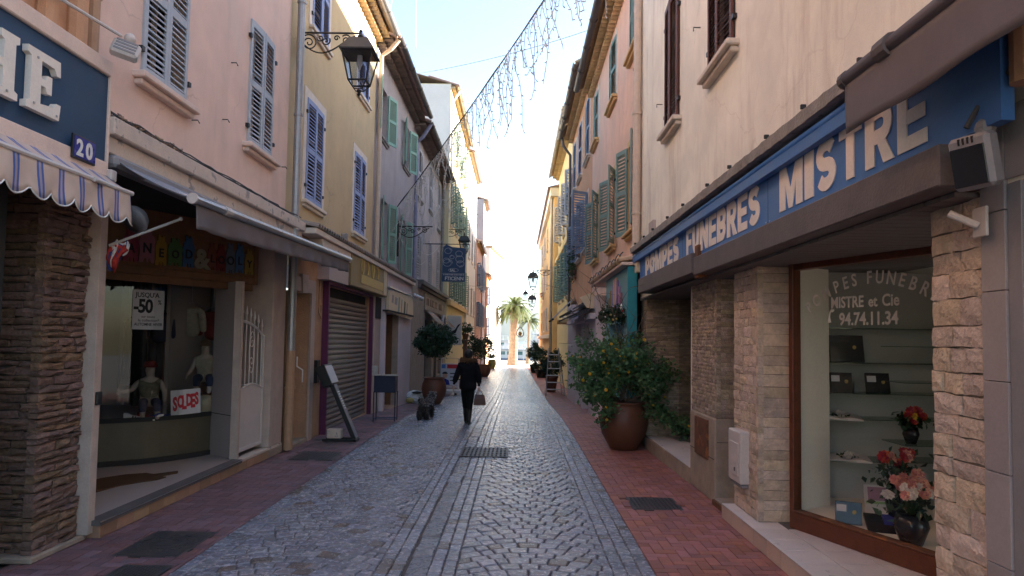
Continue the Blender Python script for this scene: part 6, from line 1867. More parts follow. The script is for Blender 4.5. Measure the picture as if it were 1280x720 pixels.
b = MB(); b.prism([(2.0, 3.15), (1.62, 2.98), (1.80, 2.72), (2.0, 2.70)], 1, 17.74, 17.79); b.build('end_plate', M['cream_sign'], a)
b = MB(); b.tube([(1.98, 18.4, 2.7), (1.65, 18.6, 2.55), (1.42, 18.2, 2.60)], .02, 6); b.tube([(1.98, 21.6, 2.7), (1.65, 21.4, 2.55), (1.42, 21.8, 2.60)], .02, 6); b.build('folding_arm', M['steel'], a)

# ---- deeper orange house with steel blue shutters
h = thing('orange_house', (XR, 25.3, -.3), 'deep orange house with many steel blue shutters', 'house')
WP = [(22.2, 23.5, 8.0, 10.0), (24.9, 26.2, 8.0, 10.0), (27.4, 28.7, 8.05, 10.0), (22.5, 23.7, 4.95, 6.8), (25.0, 26.2, 4.9, 6.8), (27.5, 28.6, 4.6, 6.7)]
facade(h, 'wall', M['orange2'], XR + .004, -1, 21.285, 29.35, 3.0, 10.65, WP, depth=7)
for i, w_ in enumerate(WP):
    window(h, XR + .004, -1, *w_, M['shut_steel'], .04 if i < 3 else (2.1 if i == 3 else 2.8), .04 if i < 3 else 2.8, 1, M['cream_trim'], M['cream_trim'], trimw=.12, pitch=.085, sillw=.12)
eaves(h, XR, -1, 21.3, 29.4, 10.45, 2, .18, .23, M['eave_tile'], M['roof_tile'], False, M['pipe_dark'], .10, depth=10, slope=.5)  # ridge out of view, raised likewise to hold back the sun
pipe(h, [(1.82, 29.3, 10.7), (1.9, 29.3, 10.3), (2.2, 29.3, 9.9), (2.22, 29.3, 3)], .06, M['pipe_dark'])
b = MB(); b.box(2.3, 3.0, 26.82, 29.3, -.7, 3.0); b.build('ground_floor_wall', M['ochre2'], h)
b = MB(); b.box(2.29, 2.3, 27.2, 28.6, -.6, 2.0); b.build('door', M['shut_brown'], h)
b = MB(); b.bbox(1.7, 2.32, 26.9, 29.2, 2.55, 2.7, .02); b.build('ledge', M['ochre2'], h)
pl = thing('balcony_plant', (2.2, 27, 4.7), 'tuft of green plant on a window sill of the deep orange house', 'plant')
rr = random.Random(5)
b = MB(); leafcards(b, 500, lambda: (2.12 + rr.gauss(0, .08), 26.9 + rr.gauss(0, .3), 4.85 + rr.gauss(0, .28)), .10, rr); b.build('foliage', M['leaf_mid'], pl, kind='stuff', fix=False)
b = MB(); b.bbox(2.05, 2.28, 26.6, 27.2, 4.46, 4.64, .02); b.build('planter', M['terracotta'], pl)
a = thing('white_awning', (2.0, 29, 3.1), 'striped pale awning tilted out from the deep orange house', 'awning')
b = MB(); cloth_grid(b, lambda u, v: Vector((2.25 - .85 * v, 26.6 + 2.8 * u, 3.55 - .85 * v)), 6, 4); solidify(b, (0, 0, -1), .02); b.build('canopy', M['awn_steel'], a, fix=False)
b = MB(); b.tube([(1.40, 26.5, 2.68), (1.40, 29.5, 2.68)], .04, 6); b.build('front_bar', M['awn_black'], a)

# ---- set-back pale house and last yellow house
h = thing('pale_house', (2.55, 36, -.6), 'tall pale yellow set back house with sage green shutters', 'house')
WQ = []
for zf in (4.1, 7.6):
    for c in (31.2, 34.0, 37.0, 40.0): WQ.append((c - .55, c + .55, zf, zf + 2.1))
facade(h, 'wall', M['pale_yellow'], 2.5, -1, 29.36, 42.55, -1.2, 12.1, WQ, depth=7)
for i, w_ in enumerate(WQ):
    window(h, 2.5, -1, *w_, M['shut_sage'] if i < 4 else M['shut_white'], .8, .6, 1, M['cream_trim'], M['cream_trim'], trimw=.12, pitch=.13, sillw=.1)
eaves(h, 2.5, -1, 29.4, 42.55, 11.9, 2, .2, .25, M['eave_tile'], M['roof_tile'], False, M['zinc'], .09, depth=7)
b = MB(); b.bbox(2.3, 2.5, 29.4, 42.5, 6.6, 6.85, .02); b.build('string_course', M['pale_yellow'], h)
h = thing('yellow_house', (2.3, 54, -.9), 'warm yellow end house with a white roof band and grey street front', 'house')
WT = []
for zf in (2.6, 5.8, 8.6):
    for c in (46, 51, 56, 61): WT.append((c - .5, c + .5, zf, zf + 1.7))
facade(h, 'wall', M['ochre2'], 2.22, -1, 42.6, 68, -1.4, 10.9, WT, depth=8)
for w_ in WT: window(h, 2.22, -1, *w_, M['shut_white'], .05, .05, 1, None, M['cream_trim'], pitch=.2, sillw=.1)
b = MB(); b.box(1.98, 10.4, 42.4, 68.2, 10.92, 11.45); b.build('roof_band', M['white_wall'], h)
b = MB(); b.prism([(1.8, 11.46), (6.2, 12.6), (10.6, 11.46)], 1, 42.3, 68.3); b.build('roof', M['roof_tile'], h)
b = MB(); b.box(2.17, 2.218, 42.62, 67.9, -1.3, 10.9); b.build('street_front', M['lilac_wall'], h) if False else None
pipe(h, [(2.1, 43.2, 10.9), (2.14, 43.2, -.7)], .09, M['zinc'])
b = MB(); b.bbox(2.0, 2.22, 43.5, 67.8, 2.0, 2.25, .03); b.build('string_course', M['cream_trim'], h)
for k in range(3):
    t = None
for i, (y, z, X_, lb) in enumerate(((43.6, 6.35, 2.2, 'upper right black lantern on a wall arm above the far end of the street'), (58, 5.85, 2.2, 'smaller black lantern lower down beyond the first right lantern'))):
    lp = thing('wall_lantern', (X_, y, z), lb, 'street lamp', 'lanterns on wall brackets')
    scroll_bracket(lp, X_, -1, y, z, 1.2 if i == 0 else .95, .5, .02)
    lantern_parts(lp, (X_ - (1.22 if i == 0 else .95), y, z - .05), 1.15 if i == 0 else 1.25)
# the unseen roofs of the two orange houses are raised to shade the street
# ================================================================== HARBOUR
def palm(name, x, y, z, hgt, r0, r1, nf, fl, label, seed, thatch=True):
    rr = random.Random(seed)
    t = thing(name, (x, y, z), label, 'palm tree')
    b = MB(); n = 34
    pts, rs = [], []
    for i in range(n + 1):
        k = i / n
        pts.append((x + .12 * math.sin(k * 2.2), y, z + hgt * k))
        rs.append((r0 + (r1 - r0) * k) * (1 + (.35 * math.exp(-k * 14))) * (1.0 + .06 * (i % 2)))
    b.tube(pts, rs, 14); b.build('trunk', M['palm_bark'], t)
    top = Vector((x + .12 * math.sin(2.2), y, z + hgt))
    if thatch:
        b = MB(); b.lathe([(r1 * 1.0, -.14 * hgt), (r1 * 1.6, -.10 * hgt), (r1 * 1.75, -.03 * hgt), (r1 * 1.2, .02 * hgt)], tuple(top), 16); 
        for i in range(120):
            a = rr.uniform(0, 2 * PI); zz = rr.uniform(-.13, .0) * hgt; R_ = r1 * 1.55
            d = Vector((math.cos(a), math.sin(a), .9)).normalized()
            p = top + Vector((math.cos(a) * R_, math.sin(a) * R_, zz)); b.tube([p, p + d * .22], [.05, .02], 4)
        b.build('boot_ring', M['palm_bark'], t)
    fr_ = MB()
    st = MB()
    for i in range(nf):
        a = rr.uniform(0, 2 * PI); el = rr.uniform(-.25, 1.25)
        L_ = fl * rr.uniform(.8, 1.1)
        p = top.copy(); d = Vector((math.cos(a) * math.cos(el), math.sin(a) * math.cos(el), math.sin(el)))
        m_ = 16; path = [p.copy()]
        for k in range(m_):
            p = p + d * (L_ / m_); path.append(p.copy())
            d = (d + Vector((0, 0, -.115 - .02 * rr.random()))).normalized()
        st.tube(path, [.045 * (1 - .85 * k / m_) for k in range(m_ + 1)], 4)
        side = Vector((-math.sin(a), math.cos(a), 0))
        for k in range(2, m_ + 1):
            for sub in (0, .33, .66):
                q = path[k - 1].lerp(path[k], sub)
                dd = (path[k] - path[k - 1]).normalized()
                ll = L_ * .17 * math.sin(PI * min(1, .15 + .8 * (k / m_)))
                for s_ in (-1, 1):
                    tip = q + side * s_ * ll * .85 + dd * ll * .5 + Vector((0, 0, -ll * rr.uniform(.15, .5)))
                    w = dd * .035 * fl / 2.6
                    fr_.add([tuple(q - w), tuple(q + w), tuple(tip)], [(0, 1, 2)])
    st.build('frond_stem', M['leaf_olive'], t, kind='stuff')
    fr_.build('crown', M['palm_leaf'], t, kind='stuff', fix=False)
    return t
palm('palm_tree', -.45, 78, -1.05, 6.6, .52, .40, 60, 3.0, 'large date palm with a thick brown trunk on the sunlit quay', 3)
palm('palm_tree', 1.35, 84, -1.05, 5.2, .22, .15, 34, 1.9, 'slender smaller palm behind the large palm on the quay', 4, False)

def yacht(name, x0, x1, y, label, blue, seed=1, decks=3):
    t = thing(name, ((x0 + x1) / 2, y, -2.4), label, 'yacht', 'yachts moored in the harbour')
    L_ = x1 - x0
    b = MB(); w = 2.6
    def section(zf, wf, nose):
        return [(x0, y - w * wf), (x1 - nose, y - w * wf), (x1, y), (x1 - nose, y + w * wf), (x0, y + w * wf)]
    lo, hi = section(0, .85, L_ * .3), section(1, 1.0, L_ * .22)
    vs = [(p[0], p[1], -2.6) for p in lo] + [(p[0], p[1], -1.0) for p in hi]
    b.add(vs, [(0, 1, 2, 3, 4), (9, 8, 7, 6, 5)] + [(i, (i + 1) % 5, 5 + (i + 1) % 5, 5 + i) for i in range(5)])
    b.build('hull', M['boat_blue'] if blue else M['boat_white'], t)
    z = -1.0
    for k in range(decks):
        a, c = x0 + L_ * (.02 + .04 * k), x1 - L_ * (.22 + .13 * k)
        hh = 1.35 - .12 * k
        ww = w * (.95 - .12 * k)
        b = MB(); b.prism([(a, z), (c + .9, z), (c, z + hh), (a + .3, z + hh)], 1, y - ww, y + ww); b.build('deckhouse', M['boat_white'], t)
        b = MB(); b.bbox(a - .4, c + .5, y - ww - .35, y + ww + .35, z + hh + .002, z + hh + .12, .04); b.build('deck_edge', M['boat_white'], t)
        n = max(3, int((c - a) / 1.4))
        for i in range(n):
            p0 = a + .6 + (c - a - .9) * i / n
            b = MB(); b.bbox(p0, p0 + (c - a) / n * .72, y - ww - .02, y - ww + .02, z + hh * .42, z + hh * .8, .02); b.build('window', M['boat_glass'], t)
        b = MB()
        for i in range(n * 2 + 1):
            p0 = a + (c - a) * i / (n * 2)
            b.tube([(p0, y - ww - .3, z + hh + .12), (p0, y - ww - .3, z + hh + .75)], .02, 4)
        b.tube([(a, y - ww - .3, z + hh + .75), (c, y - ww - .3, z + hh + .75)], .025, 4); b.build('railing', M['boat_white'], t)
        z += hh + .12
    b = MB(); b.tube([((x0 + x1) / 2 - 1, y, z), ((x0 + x1) / 2 - 1, y, z + 2.2)], .06, 6); b.ball(((x0 + x1) / 2 + .3, y, z + .45), .45, 12, 8); b.build('mast', M['boat_white'], t, smooth=True)
    return t
yacht('yacht', -16, 6.5, 108, 'big white motor yacht with a blue hull moored beyond the palms', True, 1, 3)
yacht('yacht', 1.0, 20, 122, 'second white motor yacht moored behind the blue hulled one', False, 2, 3)
yacht('yacht', -34, -10, 126, 'white motor yacht far left behind the blue hulled one', False, 3, 2)
sb = thing('sailing_boat', (4, 135, -2.4), 'white sailing boat with a tall mast against the far hills', 'boat')
b = MB(); b.prism([(0.5, -2.5), (7.6, -2.5), (8.4, -1.2), (-.2, -1.2)], 1, 133.8, 136.2); b.build('hull', M['boat_white'], sb)
b = MB(); b.tube([(4, 135, -1.2), (4, 135, 6.2)], [.11, .06], 8); b.tube([(4, 135, .2), (1.0, 135, .15)], .16, 8); b.build('mast', M['boat_white'], sb)
b = MB(); b.tube([(4, 135, 6.1), (8.3, 135, -1.2)], .02, 4); b.tube([(4, 135, 6.1), (-.1, 135, -1.2)], .02, 4); b.build('stay', M['boat_white'], sb)
for i in range(3):
    x = -.6 + 1.5 * i
    pst = thing('quay_post', (x, 88 - 1.2 * i, -1.05), ('thin pale post on the quay just right of the large palm', 'thin pale post on the quay near the middle of the opening', 'thin dark post on the quay by the dark potted shrubs')[i], 'post')
    b = MB(); b.tube([(x, 88 - 1.2 * i, -1.05), (x, 88 - 1.2 * i, .75 + (2.6 if i == 2 else 0))], .04, 6); b.ball((x, 88 - 1.2 * i, .78 + (2.6 if i == 2 else 0)), .07, 8, 6); b.build('shaft', M['zinc'], pst)
    b = MB(); b.lathe([(.1, 0), (.09, .06), (.05, .1)], (x, 88 - 1.2 * i, -1.05), 10); b.build('base', M['zinc'], pst)

# ================================================================== STREET OBJECTS
def pot_shape(c, r, hgt, mt, parent, kind='belly', n=28):
    b = MB()
    if kind == 'belly': pr = [(.50, 0), (.58, .04), (.90, .33), (1.0, .56), (.95, .76), (.80, .91), (.82, .95), (.88, .97), (.88, 1.0), (.78, 1.0), (.72, .93)]
    else: pr = [(.62, 0), (.66, .03), (.90, .85), (1.0, .88), (1.0, 1.0), (.86, 1.0), (.84, .9)]
    b.lathe([(r * a, hgt * z) for a, z in pr], c, n); o = b.build('pot', mt, parent, smooth=True)
    b = MB(); b.lathe([(.02, hgt * .90), (r * .74, hgt * .915)], c, n); b.build('soil', M['soil'], parent)
    return o
# flowering bush in a big terracotta jar
t = thing('flowering_bush', (1.9, 11.9, 0), 'big straggling bush with yellow flowers in a round terracotta jar', 'plant')
rr = random.Random(42)
c0 = Vector((1.87, 11.9, 0))
pot_shape(tuple(c0), .42, .82, M['terracotta'], t)
br = MB(); tips = []
def branch(p, d, L_, r, depth):
    pts = [p.copy()]; n = 6
    for k in range(n):
        d = (d + Vector((rr.gauss(0, .14), rr.gauss(0, .14), rr.gauss(-.02, .12)))).normalized()
        p = p + d * (L_ / n); pts.append(p.copy())
        if depth == 0 or k >= 2: tips.append((p.copy(), depth))
    br.tube(pts, [r * (1 - .7 * k / n) for k in range(n + 1)], 5)
    if depth:
        for _ in range(3):
            k = rr.randint(2, n); branch(pts[k], (d + Vector((rr.gauss(0, .7), rr.gauss(0, .6), rr.gauss(0, .4)))).normalized(), L_ * rr.uniform(.4, .62), r * .55, depth - 1)
for i in range(17):
    a = 2 * PI * i / 17 + rr.uniform(-.2, .2)
    e = rr.uniform(.35, 1.35)
    branch(Vector((c0.x + .15 * math.cos(a), c0.y + .15 * math.sin(a), .84)), Vector((math.cos(a) * math.cos(e), .7 * math.sin(a) * math.cos(e), math.sin(e))), rr.uniform(.5, .9), .013, 2)
for (d, L_) in ((Vector((.85, -.1, .05)), .9), (Vector((.8, -.25, -.12)), .85), (Vector((-.7, -.1, .55)), .8), (Vector((-.12, 0, .95)), 1.6), (Vector((.0, -.1, .95)), 1.5), (Vector((-.75, -.1, .1)), .65), (Vector((.15, 0, .9)), 1.4), (Vector((-.3, 0, .8)), 1.35), (Vector((-.2, -.15, .9)), 1.3), (Vector((-.42, -.1, .95)), 1.55)):
    branch(Vector((c0.x, c0.y, .86)), d.normalized(), L_, .014, 2)
br.build('branch', M['bark'], t, kind='stuff')
lf = MB()
tips = [q for q in tips if q[0].z > .35 and q[0].y < 13.0 and 1.02 < q[0].x < 2.95 and q[0].z < 2.2 and not (q[0].z > 1.5 and q[0].x > 2.25) and not (q[0].z > 1.95 and q[0].x > 1.62)]
for p, dp in tips:
    leafcards(lf, 7, lambda: (p.x + rr.gauss(0, .07), p.y + rr.gauss(0, .07), p.z + rr.gauss(0, .06)), .085, rr)
lf.build('foliage', M['leaf_bush'], t, kind='stuff', fix=False)
for i in range(95):
    p, _ = rr.choice(tips)
    b = MB(); bloom(b, (p.x + rr.gauss(0, .05), p.y - abs(rr.gauss(.08, .06)), p.z + rr.gauss(.03, .05)), rr.uniform(.02, .036), rr, 7); b.build('blossom', M['petal_yellow'], t, fix=False)

# step ladder
def ladder():
    z = gz(28); Y = 28.0
    t = thing('step_ladder', (1.6, Y, z), 'aluminium step ladder standing open on the right brick pavement', 'ladder')
    top = [(1.33, Y + .25, z + 1.95), (1.72, Y + .25, z + 1.95)]; bot = [(1.20, Y - .25, z), (1.98, Y - .25, z)]
    for a_, c_ in zip(bot, top):
        b = MB(); b.tube([a_, c_], .026, 6); b.build('rail', M['steel'], t)
    for k in range(1, 7):
        u = k / 7.0
        p0, p1 = Vector(bot[0]).lerp(Vector(top[0]), u), Vector(bot[1]).lerp(Vector(top[1]), u)
        b = MB(); b.bbox(p0.x, p1.x, p0.y - .03, p0.y + .06, p0.z - .015, p0.z + .015, .004); b.build('rung', M['steel'], t)
    for x0_, x1_ in ((1.34, 1.26), (1.71, 1.93)):
        b = MB(); b.tube([(x0_, Y + .28, z + 1.93), (x1_, Y + .85, z + .0)], .02, 6); b.build('back_leg', M['steel'], t)
ladder()
# potted shrubs
def potted_bush(name, x, y, r, ph, crown_r, crown_z, label, pm, lm='leaf_dark', n=1500, sq=1.0, group=None, trunk=False, kind='bucket', seed=1, ls=.09):
    rr = random.Random(seed)
    z = gz(y)
    t = thing(name, (x, y, z), label, 'potted plant', group)
    pot_shape((x, y, z), r, ph, pm, t, kind)
    cz = z + crown_z
    b = MB()
    b.tube([(x, y, z + ph * .9), (x + .02, y, (z + ph + cz) / 2), (x, y, cz)], [.035, .028, .022], 7)
    for i in range(9):
        a = rr.uniform(0, 2 * PI); e = rr.uniform(.1, 1.4)
        b.tube([(x, y, cz - crown_r * .55 * sq), (x + .7 * crown_r * math.cos(a) * math.cos(e), y + .7 * crown_r * math.sin(a) * math.cos(e), cz + .6 * crown_r * sq * math.sin(e))], [.018, .006], 5)
    b.build('trunk', M['bark'], t)
    cl = [Vector((rr.gauss(0, 1), rr.gauss(0, 1), rr.gauss(0, 1))).normalized() * rr.uniform(.55, .93) for _ in range(46)]
    def pos():
        c = rr.choice(cl)
        q = c + Vector((rr.gauss(0, .13), rr.gauss(0, .13), rr.gauss(0, .13)))
        return (x + q.x * crown_r, y + q.y * crown_r, cz + q.z * crown_r * sq)
    b = MB(); leafcards(b, n, pos, ls, rr); b.build('crown', M[lm], t, kind='stuff', fix=False)
    return t
potted_bush('topiary_tree', -2.62, 21.9, .40, .85, .64, 1.98, 'round clipped topiary tree on a thin stem in a terracotta jar', M['terracotta'], 'leaf_dark', 8500, .86, None, True, 'belly', 3, .085)
potted_bush('potted_shrub', 1.6, 31.0, .30, .72, .55, 1.3, 'dark leafy shrub in a brown pot behind the step ladder', M['pot_brown'], 'leaf_dark', 1800, 1.1, None, False, 'bucket', 4, .10)
potted_bush('potted_shrub', 1.75, 47, .5, .55, .75, 1.2, 'dark shrub in a black tub further along the right wall', M['iron'], 'leaf_dark', 1600, 1.0, None, False, 'bucket', 5, .14)
potted_bush('potted_shrub', 1.5, 56, .45, .7, .65, 1.7, 'tall dark shrub at the far right corner before the quay', M['iron'], 'leaf_dark', 1500, 1.2, None, False, 'bucket', 6, .16)
potted_bush('potted_shrub', -2.35, 37, .30, .6, .60, 2.1, 'second clipped tree half hidden behind the walking woman', M['pot_brown'], 'leaf_dark', 1600, 1.0, None, True, 'bucket', 7, .11)
potted_bush('potted_shrub', -2.2, 47, .45, .85, .75, 1.9, 'bushy shrub in a brown pot on the far left, beyond the woman', M['pot_brown'], 'leaf_olive', 1500, 1.1, None, False, 'belly', 8, .14)
potted_bush('potted_shrub', -2.35, 66, .40, .9, .40, 1.15, 'small olive glazed pot with a round shrub at the bright corner', M['pot_olive'], 'leaf_mid', 700, .6, None, False, 'belly', 9, .12)
potted_bush('hanging_plant', -2.6, 34.5, .18, .3, .38, .55, 'bushy green plant in a pot on the tall wooden post', M['pot_brown'], 'leaf_mid', 900, .8, None, False, 'bucket', 10, .09)
bpy.data.objects['hanging_plant'].location.z += 2.35
ps = thing('wooden_post', (-2.6, 34.5, gz(34.5)), 'brown wooden post carrying a green potted plant', 'post')
b = MB(); b.bbox(-2.7, -2.5, 34.4, 34.6, gz(34.5), gz(34.5) + 2.28, .02); b.build('shaft', M['terracotta'], ps)
b = MB(); b.bbox(-2.85, -2.35, 34.25, 34.75, gz(34.5) + 2.28, gz(34.5) + 2.34, .01); b.build('tray', M['bark'], ps)
lb_ = thing('light_box_sign', (-3.2, 31.5, 2.2), 'white projecting box sign with a black motif behind the round topiary tree', 'sign')
b = MB(); b.bbox(-3.52, -2.72, 33.5, 33.75, 1.55, 3.0, .03); b.build('box', M['white_metal'], lb_)
b = MB(); b.prism([(-3.25, 2.2), (-3.05, 2.3), (-2.9, 2.55), (-2.75, 2.62), (-2.9, 2.4), (-3.0, 2.15), (-3.2, 2.05)], 1, 33.47, 33.498); b.build('motif', M['ink'], lb_)

# leaning menu stand
m_ = thing('menu_stand', (-3.2, 12.2, 0), 'black menu stand with a tilted white faced box on a slanted post', 'menu stand')
b = MB(); b.bbox(-3.42, -2.82, 12.15, 12.2, .0, .045, .008); b.bbox(-3.42, -2.82, 12.40, 12.45, .0, .045, .008); b.bbox(-2.90, -2.82, 12.15, 12.45, .0, .05, .008); b.build('base', M['iron'], m_)
F = T(-2.86, 12.3, .03) @ Matrix.Rotation(R(-24), 4, 'Y')
b = MB(); b.bbox(-.04, .035, -.10, .10, 0, 1.12, .008, F); b.build('post', M['iron'], m_)
b = MB(); b.box(.036, .041, -.09, .09, .02, 1.1, F); b.build('face_strip', M['grey_plastic'], m_)
for k, w_ in enumerate((.05, .06, .045, .065, .055, .06, .05, .065)):
    b = MB(); b.box(.0415, .0435, -w_, w_, .58 + .045 * k, .60 + .045 * k, F); b.build('lettering_bar', M['letter_w'], m_)
b = MB(); b.bbox(-.12, .05, -.25, .25, 1.05, 1.44, .012, F); b.build('box', M['iron'], m_)
b = MB(); b.box(.051, .056, -.22, .22, 1.08, 1.41, F); b.build('menu_sheet', M['paper'], m_)
bk = thing('stone_block', (-3.25, 12.3, .0), 'small pinkish block weighing down the foot of the menu stand', 'block')
b = MB(); b.bbox(-3.36, -3.1, 12.22, 12.38, .046, .21, .012); b.build('block', M['tile_terra'] if False else M['cornice'], bk)

# dark blue planter-like menu rack
pk = thing('menu_rack', (-3.1, 15.5, 0), 'dark blue metal display rack on thin legs in front of the doorway', 'rack')
x0_, x1_ = -3.22, -2.58
b = MB(); b.bbox(-3.2, -2.72, 15.40, 15.75, .62, 1.0, .01); b.build('box', M['rack_navy'], pk)
for x, y in ((-3.2, 15.42), (-3.2, 15.73), (-2.72, 15.42), (-2.72, 15.73)):
    b = MB(); b.tube([(x, y, -.02), (x, y, .64)], .012, 6); b.build('leg', M['rack_navy'], pk)
b = MB(); b.tube([(-3.2, 15.42, .03), (-2.72, 15.42, .03), (-2.72, 15.73, .03), (-3.2, 15.73, .03), (-3.2, 15.42, .03)], .009, 5); b.build('foot_rail', M['navy'], pk)
b = MB(); b.bbox(-3.22, -2.66, 15.36, 15.40, 1.0, 1.03, .005); b.bbox(-3.25, -3.12, 15.40, 15.44, 1.0, 1.22, .005); b.build('holder', M['steel'], pk)

# white sack
sk = thing('plastic_sack', (-3.3, 22.2, gz(22.2)), 'crumpled white plastic sack with dark and orange contents by the jar', 'sack')
rr = random.Random(15); z = gz(22.2)
b = MB(); b.ball((-3.28, 22.2, z + .2), .28, 16, 10, 1, .8, .75, .025); b.build('bag', M['plastic_white'], sk)
b = MB(); b.ball((-3.18, 22.0, z + .36), .13, 10, 7, 1.3, .8, .35, .01); b.build('contents', M['iron'], sk)
b = MB(); b.ball((-3.40, 21.99, z + .1), .12, 10, 7, 1.2, .6, .7, .01); b.build('label_patch', M['gold_letter'], sk)

# A-board with a poster
ab = thing('poster_board', (-2.6, 27.5, gz(27.5)), 'wheeled pavement board with a pale poster of a man\'s portrait', 'sign board')
z = gz(27.5) + .1; Y = 27.5
b = MB(); b.tube([(-3.05, Y, z + .1), (-3.02, Y + .05, z + 1.36), (-2.34, Y + .05, z + 1.36), (-2.32, Y, z + .1)], .025, 6); b.tube([(-3.05, Y, z + .22), (-2.32, Y, z + .22)], .025, 6); b.build('frame', M['white_metal'], ab)
b = MB(); b.bbox(-3.04, -2.33, Y - .03, Y + .01, z + .28, z + 1.16, .008); b.build('panel', M['poster'], ab)
b = MB(); b.box(-2.78, -2.36, Y - .036, Y - .031, z + .96, z + 1.12); b.build('banner', M['red_ink'], ab)
b = MB(); b.box(-3.0, -2.84, Y - .036, Y - .031, z + .96, z + 1.12); b.build('logo', M['blue'], ab)
b = MB(); b.prism([(-2.86 + .10 * math.cos(a_), z + .68 + .125 * math.sin(a_)) for a_ in [2 * PI * i / 16 for i in range(16)]], 1, Y - .036, Y - .031); b.build('portrait_face', M['skin'], ab)
b = MB(); b.prism([(-2.86 + .11 * math.cos(a_), z + .74 + .09 * math.sin(a_)) for a_ in [PI * i / 10 for i in range(11)]], 1, Y - .041, Y - .037); b.build('portrait_hair', M['ink'], ab)
b = MB(); b.prism([(-3.03, z + .3), (-2.66, z + .3), (-2.70, z + .48), (-2.82, z + .55), (-2.92, z + .55), (-3.03, z + .48)], 1, Y - .036, Y - .031); b.build('portrait_shirt', M['plate_blue'], ab)
for k in range(3):
    b = MB(); b.box(-2.66, -2.40, Y - .036, Y - .031, z + .46 + .14 * k, z + .50 + .14 * k); b.build('lettering_bar', M['ink'], ab)
for x in (-2.95, -2.42):
    b = MB(); b.lathe([(.05, 0), (.05, .1)], (x, Y, z - .1), 8); b.build('wheel', M['iron'], ab)
b = MB(); b.bbox(-3.08, -2.2, Y - .35, Y + .35, z + .0, z + .10, .02); b.build('base', M['white_metal'], ab)

# ------------------------------------------------------------------ overhead: lights, wires, aerials
def sagging(p, q, sag, n=30):
    p, q = Vector(p), Vector(q)
    return [p.lerp(q, i / n) - Vector((0, 0, sag * 4 * (i / n) * (1 - i / n))) for i in range(n + 1)]
il = thing('icicle_lights', (0, 15, 8), 'string of unlit icicle Christmas lights hung across the street', 'string lights')
main = sagging((-3.78, 20.95, 5.9), (2.28, 10.2, 10.15), .18, 40)
b = MB(); b.tube(main, .016, 6); b.tube([p + Vector((.01, 0, .03 + .015 * math.sin(i))) for i, p in enumerate(main)], .009, 5); b.build('main_cable', M['cable'], il)
rr = random.Random(77)
for i in range(3, 135):
    u = i / 135
    k = u * 40; j = min(39, int(k)); p = main[j].lerp(main[j + 1], k - j)
    if u < .05: continue
    L_ = rr.choice([.35, .6, .9, 1.3, 1.65]) * rr.uniform(.8, 1.15)
    pts = [p.copy()]; q = p.copy(); n_ = max(4, int(L_ / .09))
    wx, wy = rr.gauss(0, .02), rr.gauss(0, .02)
    for s_ in range(n_):
        wx = wx * .8 + rr.gauss(0, .014); wy = wy * .8 + rr.gauss(0, .014)
        q = q + Vector((wx, wy, -L_ / n_)); pts.append(q.copy())
    b = MB(); b.tube(pts, .0075, 4, cap=False)
    for s_ in range(1, len(pts), 2):
        d = Vector((rr.uniform(-1, 1), rr.uniform(-1, 1), rr.uniform(-.9, .2))).normalized()
        b.tube([pts[s_], pts[s_] + d * .055], [.010, .013], 4)
    b.build('light_strand', M['bulb_wire'], il)
dl = thing('draped_lights', (-3.7, 27, 6), 'thin strands of unlit lights draped over the lilac grey house front', 'string lights')
b = MB()
for (p, q, s_) in (((-3.72, 20.9, 5.9), (-3.72, 27, 4.9), .7), ((-3.72, 21, 5.9), (-3.72, 32.8, 8.6), .9), ((-3.72, 24.4, 5.2), (-3.72, 32.9, 6.6), .5), ((-3.72, 26, 6.4), (-3.72, 31, 4.6), .3), ((-3.72, 32.8, 8.6), (-3.2, 34.5, 9.5), .2)):
    b.tube(sagging(p, q, s_, 24), .011, 4)
for i in range(40):
    y = rr.uniform(24.5, 32.8); z = 8.3 - .35 * abs(y - 32) + rr.uniform(-.5, .2)
    b.tube([(-3.71, y, z), (-3.71 + rr.uniform(-.0, .05), y + rr.uniform(-.2, .2), z - rr.uniform(.3, .9))], .007, 4)
for i in range(24):
    y = rr.uniform(31.5, 34.2); z = rr.uniform(8.0, 9.3)
    b.tube([(-3.6 + rr.uniform(0, .5), y, z), (-3.6 + rr.uniform(0, .5), y + rr.uniform(-.4, .4), z - rr.uniform(.3, .8))], .009, 4)
b.build('strand', M['bulb_wire'], dl)
for p, q, s_, nm in (((-3.3, 21.5, 10.35), (2.0, 18.5, 10.5), .12, 'thin overhead wire crossing the sky between the eaves'), ((-3.6, 40, 4.75), (2.6, 36.5, 5.9), .35, 'low overhead wire crossing the far street'), ((-3.55, 36, 8.4), (2.45, 33, 8.6), .12, 'faint middle wire crossing the street beyond the lights')):
    wv = thing('overhead_wire', p, nm, 'wire')
    b = MB(); b.tube(sagging(p, q, s_), .010, 5); b.build('cable', M['bulb_wire'], wv)
hl = thing('hanging_lantern', (.3, 44, 4.2), 'tiny lantern hanging in mid street below the low wire', 'street lamp')
b = MB(); b.tube([(-3.1, 44, 5.3), (.52, 44, 5.1), (2.2, 44, 5.4)], .012, 4); b.tube([(.52, 44, 5.1), (.52, 44, 4.98)], .02, 4); b.build('suspension_wire', M['bulb_wire'], hl)
lantern_parts(hl, (.52, 44, 5.05), .55)
orn = thing('christmas_ornament', (.3, 60, 2.2), 'pale gold drop shaped ornament hanging at the end of the street', 'ornament')
b = MB(); b.tube([(.28 + .30 * math.sin(a_) * (1 - .35 * math.cos(a_)), 60, 2.55 + .42 * math.cos(a_)) for a_ in [2 * PI * i / 24 for i in range(25)]], .05, 6); b.build('ring', M['boat_white'], orn)
b = MB(); b.ball((.28, 60, 2.4), .16, 8, 6, 1, .4, 1.3); b.build('drop', M['gold_letter'], orn)
